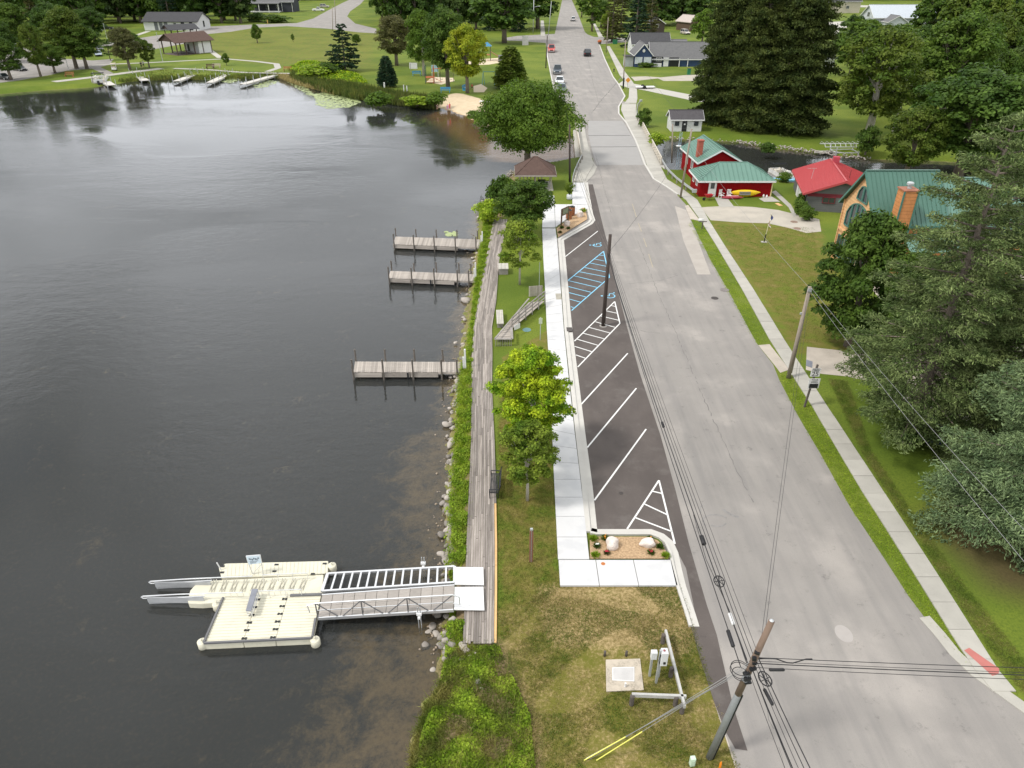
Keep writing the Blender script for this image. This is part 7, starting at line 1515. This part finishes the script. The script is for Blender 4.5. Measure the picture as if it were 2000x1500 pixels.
q = at(1247, 173); t = thing('boat_trailer', 'flat white trailer with a dark wheel beside the sidewalk fork', 'trailer', q, .1); MB().box((1.6, 0, .4), (4.5, 1.6, .12)).build('bed', white, t); MB().tube([(-.4, 0, .4), (-2.2, 0, .45)], .05, 6).build('tongue', galv, t)
for s_ in (-.9, .9): MB().tube([(1.2, s_-.1, .4), (1.2, s_+.1, .4)], .4, 14).build('wheel', tyre, t)

# ================================================================== boats
def pontoon(px, py, rz, label, sc=1.):
    q = at(px, py, -.8); t = thing('pontoon_boat', label, 'boat', q, rz); t.scale = (sc,)*3; cr = mat('boat_cream', (.60, .56, .48), .5)
    for s in (-.95, .95): MB().tube([(s, -3.2, .1), (s, -2.7, .15), (s, 3.1, .15)], [.08, .3, .3], 12).build('pontoon', alu, t, True)
    MB().box((0, 0, .5), (2.5, 6.2, .12)).build('deck', mat('boat_carpet', (.42, .40, .36), .9), t); b = MB()
    for s in (-1.2, 1.2): b.box((s, 0, .9), (.05, 6.0, .6))
    for s in (-3, 3): b.box((0, s, .9), (1.6, .05, .6))
    b.build('side_fence', mat('boat_white', (.62, .62, .60), .5), t)
    for x_, y_, w_, l in ((-.8, -1.8, .6, 2), (.8, -1.8, .6, 2), (-.8, 2.0, .6, 1.4), (.3, 2.5, 1.4, .6), (.8, .6, .5, .8)): MB().box((x_, y_, .82), (w_, l, .5)).build('seat', cr, t, bev=.06); MB().box((x_+(.26 if x_ > 0 else -.26), y_, 1.15), (.14, l, .3)).build('backrest', cr, t)
    MB().box((.8, -.2, 1.0), (.6, .5, .8)).build('console', mat('boat_white', (.6, .6, .6)), t); b = MB(); b.tube([(-1.2, 1.6, .6), (-1.1, 1.2, 2.2), (1.1, 1.2, 2.2), (1.2, 1.6, .6)], .03, 6); b.tube([(-1.2, 1.6, .6), (-1.1, 2.4, 2.1), (1.1, 2.4, 2.1), (1.2, 1.6, .6)], .03, 6); b.build('bimini_frame', black, t); MB().box((0, 1.8, 2.2), (2.3, .35, .12)).build('bimini', black, t)
    MB().box((0, 3.4, .5), (.4, .5, .9)).build('outboard_motor', black, t, bev=.05); return t
pontoon(1528, 350, .15, 'pontoon boat with cream seats moored between the red boathouse and the grey cottage', .85); pontoon(198, 163, R(200), 'white pontoon boat moored at the first landing stage on the far left shore', 1.25)
q = at(1535, 358, -.7); t = thing('float_mat', 'blue tarpaulin covered platform beside the pontoon boat', 'platform', q); b = MB().box((0, 0, .5), (4.6, 1.2, .3)); b.build('tarpaulin', mat('tarp_blue', (.20, .45, .62), .5, var=.25, sc=3), t, bev=.08); MB().box((0, 0, .2), (4.6, 1.2, .3)).build('deck', wood, t)
q = at(1648, 300, -.4); t = thing('boat_lift', 'aluminium boat lift with an arched bare canopy frame on the far channel bank', 'boat lift', q); x_ = 3.7; hl = zt(q.y, 281)+.4; b = MB()
for s in (-1.2, 1.2): b.tube([(-x_, s, hl*.85), (x_, s, hl*.85)], .06, 6)
for k in range(10): xx = -x_+k*2*x_/9; b.tube([(xx, -1.2, hl*.85), (xx, -.7, hl*1.15), (xx, .7, hl*1.15), (xx, 1.2, hl*.85)], .04, 5)
b.build('canopy_frame', alu, t)
for a in (-1.8, 1.8):
    for c_ in (-1.2, 1.2): MB().beam((a, c_, -1.6), (a, c_, hl*.85), .12, .12).build('leg', alu, t)
b = MB(); b.beam((-1.8, -1.2, .4), (1.8, -1.2, .4), .12, .1); b.beam((-1.8, 1.2, .4), (1.8, 1.2, .4), .12, .1); b.beam((-1.8, -1.2, .4), (-1.8, 1.2, .4), .12, .1); b.beam((1.8, -1.2, .4), (1.8, 1.2, .4), .12, .1); b.build('cradle', alu, t); MB().box((0, 1.6, -.1), (8, 1.2, .15)).build('platform', oconc, t)
# far landing stages
dl = mat('pale_dock', (.52, .50, .46), .9, var=.12)
for k, (a, c_, nP, lb) in enumerate((((187,147),(218,166),4,'first'), ((257,139),(284,157),4,'second'), ((398,138),(345,158),5,'third'), ((454,140),(410,161),5,'fourth'), ((538,146),(474,164),5,'fifth'))):
    A, C = at(*a, -.1), at(*c_, -.1); t = thing('landing_stage', '%s landing stage from the left on the far shore, pale and narrow' % lb, 'dock', A); d = (C-A).normalized(); n_ = Vector((-d.y, d.x, 0)); l = (C-A).length; np_ = int(l/.5)
    for j in range(np_): p_ = A+d*(j+.5)*l/np_; MB().box((p_.x, p_.y, -.15), (1.9, l/np_*.93, .1), rz=math.atan2(d.y, d.x)-pi/2).build('plank', dl, t, world=True)
    b = MB(); b.beam(A+n_*.85-Vector((0, 0, .2)), C+n_*.85-Vector((0, 0, .2)), .1, .3); b.beam(A-n_*.85-Vector((0, 0, .2)), C-n_*.85-Vector((0, 0, .2)), .1, .3); b.build('stringer', dl, t, world=True)
    for j in range(nP):
        for s in (-1, 1): p_ = A.lerp(C, .15+.85*j/(nP-1))+n_*s; MB().tube([(p_.x, p_.y, -1.8), (p_.x, p_.y, 1.1)], .06, 6).build('post', galv, t, world=True)
# ================================================================== park things
blu = mat('bench_blue', (.05, .26, .45), .5)
def pbench(px, py, rz, m, label, sc=1.3):
    t = thing('park_bench', label, 'bench', at(px, py), rz); t.scale = (sc,)*3
    for k in range(3): MB().box((0, -.16+.16*k, .45), (1.8, .13, .04)).build('seat_board', m, t)
    for k in range(2): MB().box((0, .30, .65+.18*k), (1.8, .04, .14)).build('back_board', m, t)
    for s in (-.75, .75): MB().box((s, 0, .22), (.07, .5, .44)).build('leg', m, t); MB().box((s, .3, .6), (.07, .06, .6)).build('back_post', m, t)
pbench(814, 148, .2, blu, 'blue bench below the white board in the park'); pbench(870, 181, 0, blu, 'blue bench on the grass above the beach'); pbench(909, 176, 1.3, blu, 'blue bench behind the trunk of the yellow green maple')
pbench(136, 150, 0, mat('bench_wood', (.33, .16, .06), .7), 'brown bench on the left shore by the walkway'); pbench(562, 139, 0, mat('bench_wood', (.33, .16, .06)), 'orange brown bench at the end of the shoreline path'); pbench(411, 134, 0, mat('bench_dark', (.10, .06, .04), .7), 'dark brown bench by the third landing stage'); pbench(423, 133, 0, mat('bench_pale', (.40, .36, .28), .7), 'pale bench by the fourth landing stage')
q = at(808, 141); t = thing('park_board', 'white board on posts in the park left of the swings', 'sign', q); MB().box((0, 0, 1.6), (2.2, .08, 1.5), rz=-.15).build('panel', white, t); MB().box((-.8, .1, 1.1), (.1, .1, 2.2)).build('post', wood, t); MB().box((.8, .1, 1.1), (.1, .1, 2.2)).build('post', wood, t)
pr = mat('play_orange', (.42, .12, .04), .6); pg2 = mat('play_green', (.04, .10, .08), .6)
q = at(840, 162); t = thing('play_tower', 'orange climbing tower with green posts in the pale sand of the playground', 'play equipment', q)
for a in (-1, 1):
    for c_ in (-1, 1): MB().box((a, c_, 2.0), (.14, .14, 4.0)).build('post', pr if a > 0 else pg2, t)
MB().box((0, 0, 1.3), (2.1, 2.1, .12)).build('platform', pr, t); b = MB()
for k in range(5): b.box((0, -1, .3+.35*k), (1.9, .08, .08))
b.build('ladder', pr, t); b = MB(); b.poly([(1, -.4, 1.3), (1, .4, 1.3), (3, .4, .2), (3, -.4, .2)]); b.build('slide', pr, t)
q = at(866, 160); t = thing('swing_set', 'row of swings under an orange top bar beside the climbing tower', 'swing', q)
MB().tube([(-2.6, 0, 3.), (2.8, 0, 3.4)], .09, 6).build('top_bar', pr, t)
for k in range(4): MB().box((-2.4+1.65*k, 0, 1.6), (.10, .10, 3.2)).build('post', darkw, t)
for k in range(4): x_ = -1.6+1.2*k; b = MB(); b.box((x_, 0, .55), (.5, .25, .06)); b.tube([(x_-.22, 0, .55), (x_-.22, 0, 3.1)], .015, 4); b.tube([(x_+.22, 0, .55), (x_+.22, 0, 3.1)], .015, 4); b.build('swing', black, t)
q = at(850, 150); t = thing('climbing_wall', 'pale blue panel standing behind the climbing tower', 'play equipment', q); MB().box((0, 0, 2.0), (1.8, .1, 1.6)).build('panel', mat('pale_blue', (.35, .55, .62), .6), t)
for s in (-.8, .8): MB().box((s, 0, 1), (.1, .1, 2)).build('post', white, t)
q = at(958, 118); t = thing('slide_tower', 'play tower with blue roof and red slide in the farther play area', 'play equipment', q)
for a in (-1, 1):
    for c_ in (-1, 1): MB().box((a-1, c_, 2), (.15, .15, 4)).build('post', darkw, t)
b = MB(); b.poly([(-2.4, -1.4, 4), (.4, -1.4, 4), (-1, 0, 5.2)]); b.poly([(.4, -1.4, 4), (.4, 1.4, 4), (-1, 0, 5.2)]); b.poly([(.4, 1.4, 4), (-2.4, 1.4, 4), (-1, 0, 5.2)]); b.poly([(-2.4, 1.4, 4), (-2.4, -1.4, 4), (-1, 0, 5.2)]); b.build('roof', mat('play_blue', (.05, .2, .35), .5), t); MB().box((-1, 0, 1.6), (2.1, 2.1, .12)).build('platform', pr, t); MB().box((1.6, 0, 1.6), (3.4, .9, .1), ry=.5).build('slide', mat('slide_red', (.4, .1, .06), .5), t); MB().box((3.4, -1.5, .8), (2, 1.6, 1.6)).build('steps', mat('steps_grey', (.14, .14, .15), .6), t)
q = at(956, 166); t = thing('small_swing', 'thin blue A frame swing beside the olive evergreen', 'swing', q); b = MB()
for s in (-1.5, 1.5): b.tube([(s-.3, -.8, 0), (s, 0, 3)], .05, 5); b.tube([(s+.3, .8, 0), (s, 0, 3)], .05, 5)
b.tube([(-1.5, 0, 3), (1.5, 0, 3)], .05, 5); b.build('frame', blu, t); MB().box((0, 0, .6), (.5, .25, .05)).build('swing', black, t)
q = at(947, 198); t = thing('beach_towel', 'white and purple beach towel with belongings at the edge of the sand', 'towel', q); MB().box((0, 0, .03), (2.4, 1.2, .05), rz=-.2).build('cloth', white, t); MB().ell((.2, .1, .15), (.5, .3, .16), 8, 5).build('bundle', mat('purple_cloth', (.2, .06, .14), .8), t)
t = thing('grey_plinth', 'pale grey monument stone at the street corner of the park', 'monument', at(1026, 88)); MB().prism([(-1.1, -.6), (1.1, -.6), (.9, .6), (-.9, .6)], 0, 3.0).build('block', mat('plinth', (.42, .41, .40), .8), t)
t = thing('marker', 'small white marker post among the reeds below the small evergreen', 'marker', at(751, 173)); MB().box((0, 0, .8), (.35, .1, 1.2)).build('plate', white, t); MB().box((0, .05, .4), (.08, .08, .8)).build('post', wood, t)
t = thing('marker', 'pair of pale stakes at the shore right of the small evergreen', 'marker', at(792, 184)); MB().box((-.3, 0, 1), (.2, .1, 2)).build('stake', white, t); MB().box((.4, 0, .9), (.2, .1, 1.8)).build('stake', white, t)
# warning sign, hydrant, bins, cairn
q = at(1225, 177); t = thing('warning_sign', 'orange diamond warning sign at the sidewalk fork', 'road sign', q); MB().box((0, 0, 1.2), (.08, .08, 2.4)).build('post', wood, t); MB().box((0, -.08, 2.3), (.85, .03, .85), ry=pi/4).build('plate', mat('sign_orange', (.62, .26, .03), .6), t)
q = at(1199, 140); t = thing('fire_hydrant', 'small dark hydrant on the verge of the far street', 'hydrant', q); MB().lathe([(.2, 0), (.2, .1), (.13, .12), (.13, .6), (.18, .65), (.1, .8), (.01, .85)], n=10).build('body', black, t, True); MB().tube([(-.25, 0, .5), (.25, 0, .5)], .08, 8).build('nozzle', black, t)
q = at(1171, 86); t = thing('flower_tub', 'tub of red and orange flowers at the far crossing', 'planter', q); MB().lathe([(.5, 0), (.6, .6)], n=10).build('tub', darkw, t); MB().ell((0, 0, .9), (.7, .7, .5), 9, 6, 0, .2).build('flowers', mat('flowers_orange', (.45, .12, .04), .8), t)
q = at(1201, 86); t = thing('green_bin', 'green bin on the lawn corner beyond the blue house', 'bin', q); MB().prism([(-.8, -.5), (.8, -.5), (.8, .5), (-.8, .5)], 0, 1.3).build('body', mat('bin_green', (.02, .16, .07), .5), t); MB().box((0, 0, 1.35), (1.7, 1.1, .1)).build('lid', mat('bin_green', (.02, .16, .07)), t)
q = at(1345, 146); t = thing('green_bin', 'dark green bin half hidden by the leftmost giant spruce', 'bin', q); MB().prism([(-.4, -.4), (.4, -.4), (.4, .4), (-.4, .4)], 0, 1.5).build('body', mat('bin_green', (.02, .16, .07)), t); MB().box((0, 0, 1.55), (.9, .9, .1)).build('lid', black, t)
q = at(545, 46); t = thing('yellow_marker', 'short orange post at the park road below the dark house', 'post', at(523, 46)); MB().box((0, 0, .8), (.3, .3, 1.6)).build('post', mat('marker_tan', (.5, .3, .08), .7), t)
# far lamp posts on the left shore
for px, py, ty, lb in ((134,136,112,'lamp post on the left shore between the trees'), (318,120,64,'pale flagpole in front of the brown roofed pavilion'), (213,90,46,'thin pale pole beside the black pickup')):
    q = at(px, py); t = thing('lamp_post', lb, 'pole', q); h = zt(q.y, ty); MB().tube([(0, 0, 0), (0, 0, h)], [.09, .06], 6).build('shaft', galv, t); MB().ell((0, 0, h), (.12, .12, .1), 6, 4).build('head', galv, t)
q = at(1041, 66); t = thing('street_lamp', 'street lamp arm on the pale pole at the far left street corner', 'lamp', (q.x, q.y, zt(q.y, 14))); MB().tube([(0, 0, 0), (2.2, 0, .4)], .06, 6).build('arm', galv, t); MB().box((2.4, 0, .38), (.9, .35, .2)).build('lamp_head', galv, t)
# tent under the spruce
q = at(1830, 850); t = thing('dome_tent', 'small grey and blue tent under the bluish spruce beside the trunk of the ragged one', 'tent', q); MB().ell((0, 0, 0), (1.3, 1.1, 1.5), 14, 10).build('canopy', mat('tent_grey', (.30, .32, .40), .7, var=.2), t, True); MB().ell((0, -.3, 0), (1.1, 1.0, .8), 12, 8).build('groundsheet', mat('tent_blue', (.03, .06, .14), .7), t, True)
b = MB(); b.tube([(1.32*cos(a), 0, 1.53*sin(a)) for a in np.linspace(0, pi, 14)], .03, 5); b.tube([(0, 1.12*cos(a), 1.53*sin(a)) for a in np.linspace(0, pi, 14)], .03, 5); b.build('pole', black, t)

# ================================================================== people
def person(px, py, h, rz, top_, bottom, label, pose='stand', skin=(.45, .28, .2)):
    q = at(px, py, .0); t = thing('person', label, 'person', q, rz)
    if pose == 'crouch': J = dict(pel=(0, .05, .30), ch=(0, -.12, .52), nk=(0, -.2, .62), hd=(0, -.24, .70), hd2=(0, -.26, .80), kl=(-.1, -.22, .34), fl=(-.1, -.05, .04), kr=(.1, -.22, .34), fr=(.1, -.05, .04), tl=(-.1, -.18, .03), tr=(.1, -.18, .03), sl=(-.15, -.14, .56), el=(-.18, -.28, .40), hl=(-.12, -.40, .25), sr=(.15, -.14, .56), er=(.18, -.28, .40), hr=(.12, -.40, .25))
    else: J = dict(pel=(0, 0, .50), ch=(0, 0, .70), nk=(0, 0, .83), hd=(0, -.01, .89), hd2=(0, -.01, .97), kl=(-.07, -.03, .27), fl=(-.09, .0, .03), kr=(.07, -.05, .27), fr=(.09, .02, .03), tl=(-.09, -.09, .02), tr=(.09, -.07, .02), sl=(-.12, 0, .79), el=(-.16, -.02, .62), hl=(-.15, -.10, .47), sr=(.12, 0, .79), er=(.16, .0, .62), hr=(.17, -.06, .46))
    rad = dict(pel=.085, ch=.095, nk=.032, hd=.062, hd2=.05, kl=.048, kr=.048, fl=.032, fr=.032, tl=.025, tr=.025, sl=.045, sr=.045, el=.03, er=.03, hl=.022, hr=.022); ks = list(J)
    E_ = [('pel','ch'),('ch','nk'),('nk','hd'),('hd','hd2'),('pel','kl'),('kl','fl'),('fl','tl'),('pel','kr'),('kr','fr'),('fr','tr'),('ch','sl'),('sl','el'),('el','hl'),('ch','sr'),('sr','er'),('er','hr')]
    me = bpy.data.meshes.new('body'); me.from_pydata([tuple(c_*h for c_ in J[k]) for k in ks], [(ks.index(a), ks.index(b_)) for a, b_ in E_], []); o = bpy.data.objects.new('tmp', me); COL.objects.link(o)
    o.modifiers.new('skin', 'SKIN'); 
    for i, k in enumerate(ks): o.data.skin_vertices[0].data[i].radius = (rad[k]*h, rad[k]*h); o.data.skin_vertices[0].data[i].use_root = (k == 'pel')
    s_ = o.modifiers.new('sub', 'SUBSURF'); s_.levels = 1; dg = bpy.context.evaluated_depsgraph_get(); m2 = bpy.data.meshes.new_from_object(o.evaluated_get(dg)); bpy.data.objects.remove(o)
    m2.materials.clear(); 
    for mm_ in (mat('skin_%d' % int(skin[0]*100), skin, .6, var=.05), top_, bottom): m2.materials.append(mm_)
    zp = J['pel'][2]*h; zn = J['nk'][2]*h
    for p_ in m2.polygons: z_ = p_.center.z; x_ = abs(p_.center.x); p_.use_smooth = True; p_.material_index = 1 if zp < z_ < zn and x_ < .15*h else (2 if .22*h < z_ <= zp and pose == 'stand' and x_ < .14*h else 0)
    link(bpy.data.objects.new('body', m2), t); hd = [c_*h for c_ in J['hd2']]; MB().ell((hd[0], hd[1]+.015*h, hd[2]+.005*h), (.058*h, .062*h, .055*h), 10, 7).build('hair', mat('hair_dark', (.03, .02, .015), .7), t, True)
rdc = mat('red_clothes', (.55, .03, .06), .8); prc = mat('pink_clothes', (.50, .25, .42), .8); dkc = mat('dark_clothes', (.02, .02, .03), .8); whc = mat('white_clothes', (.6, .6, .6), .8)
person(874.3, 216, 1.25, .3, prc, prc, 'child in pink and lilac standing on the sand'); person(878.6, 214, 1.3, -.2, rdc, rdc, 'child in red standing on the sand beside the pink one'); person(853, 213, 1.3, 1.0, dkc, dkc, 'crouching child with dark hair at the water edge', 'crouch')
person(277, 133, 1.75, .2, dkc, dkc, 'person in dark clothes standing by the thin tree on the far shore'); person(281, 131, 1.75, .6, whc, dkc, 'person in a pale top beside the one in dark clothes')
person(922, 174, 1.2, .4, rdc, dkc, 'child in red beside the blue bench behind the maple')
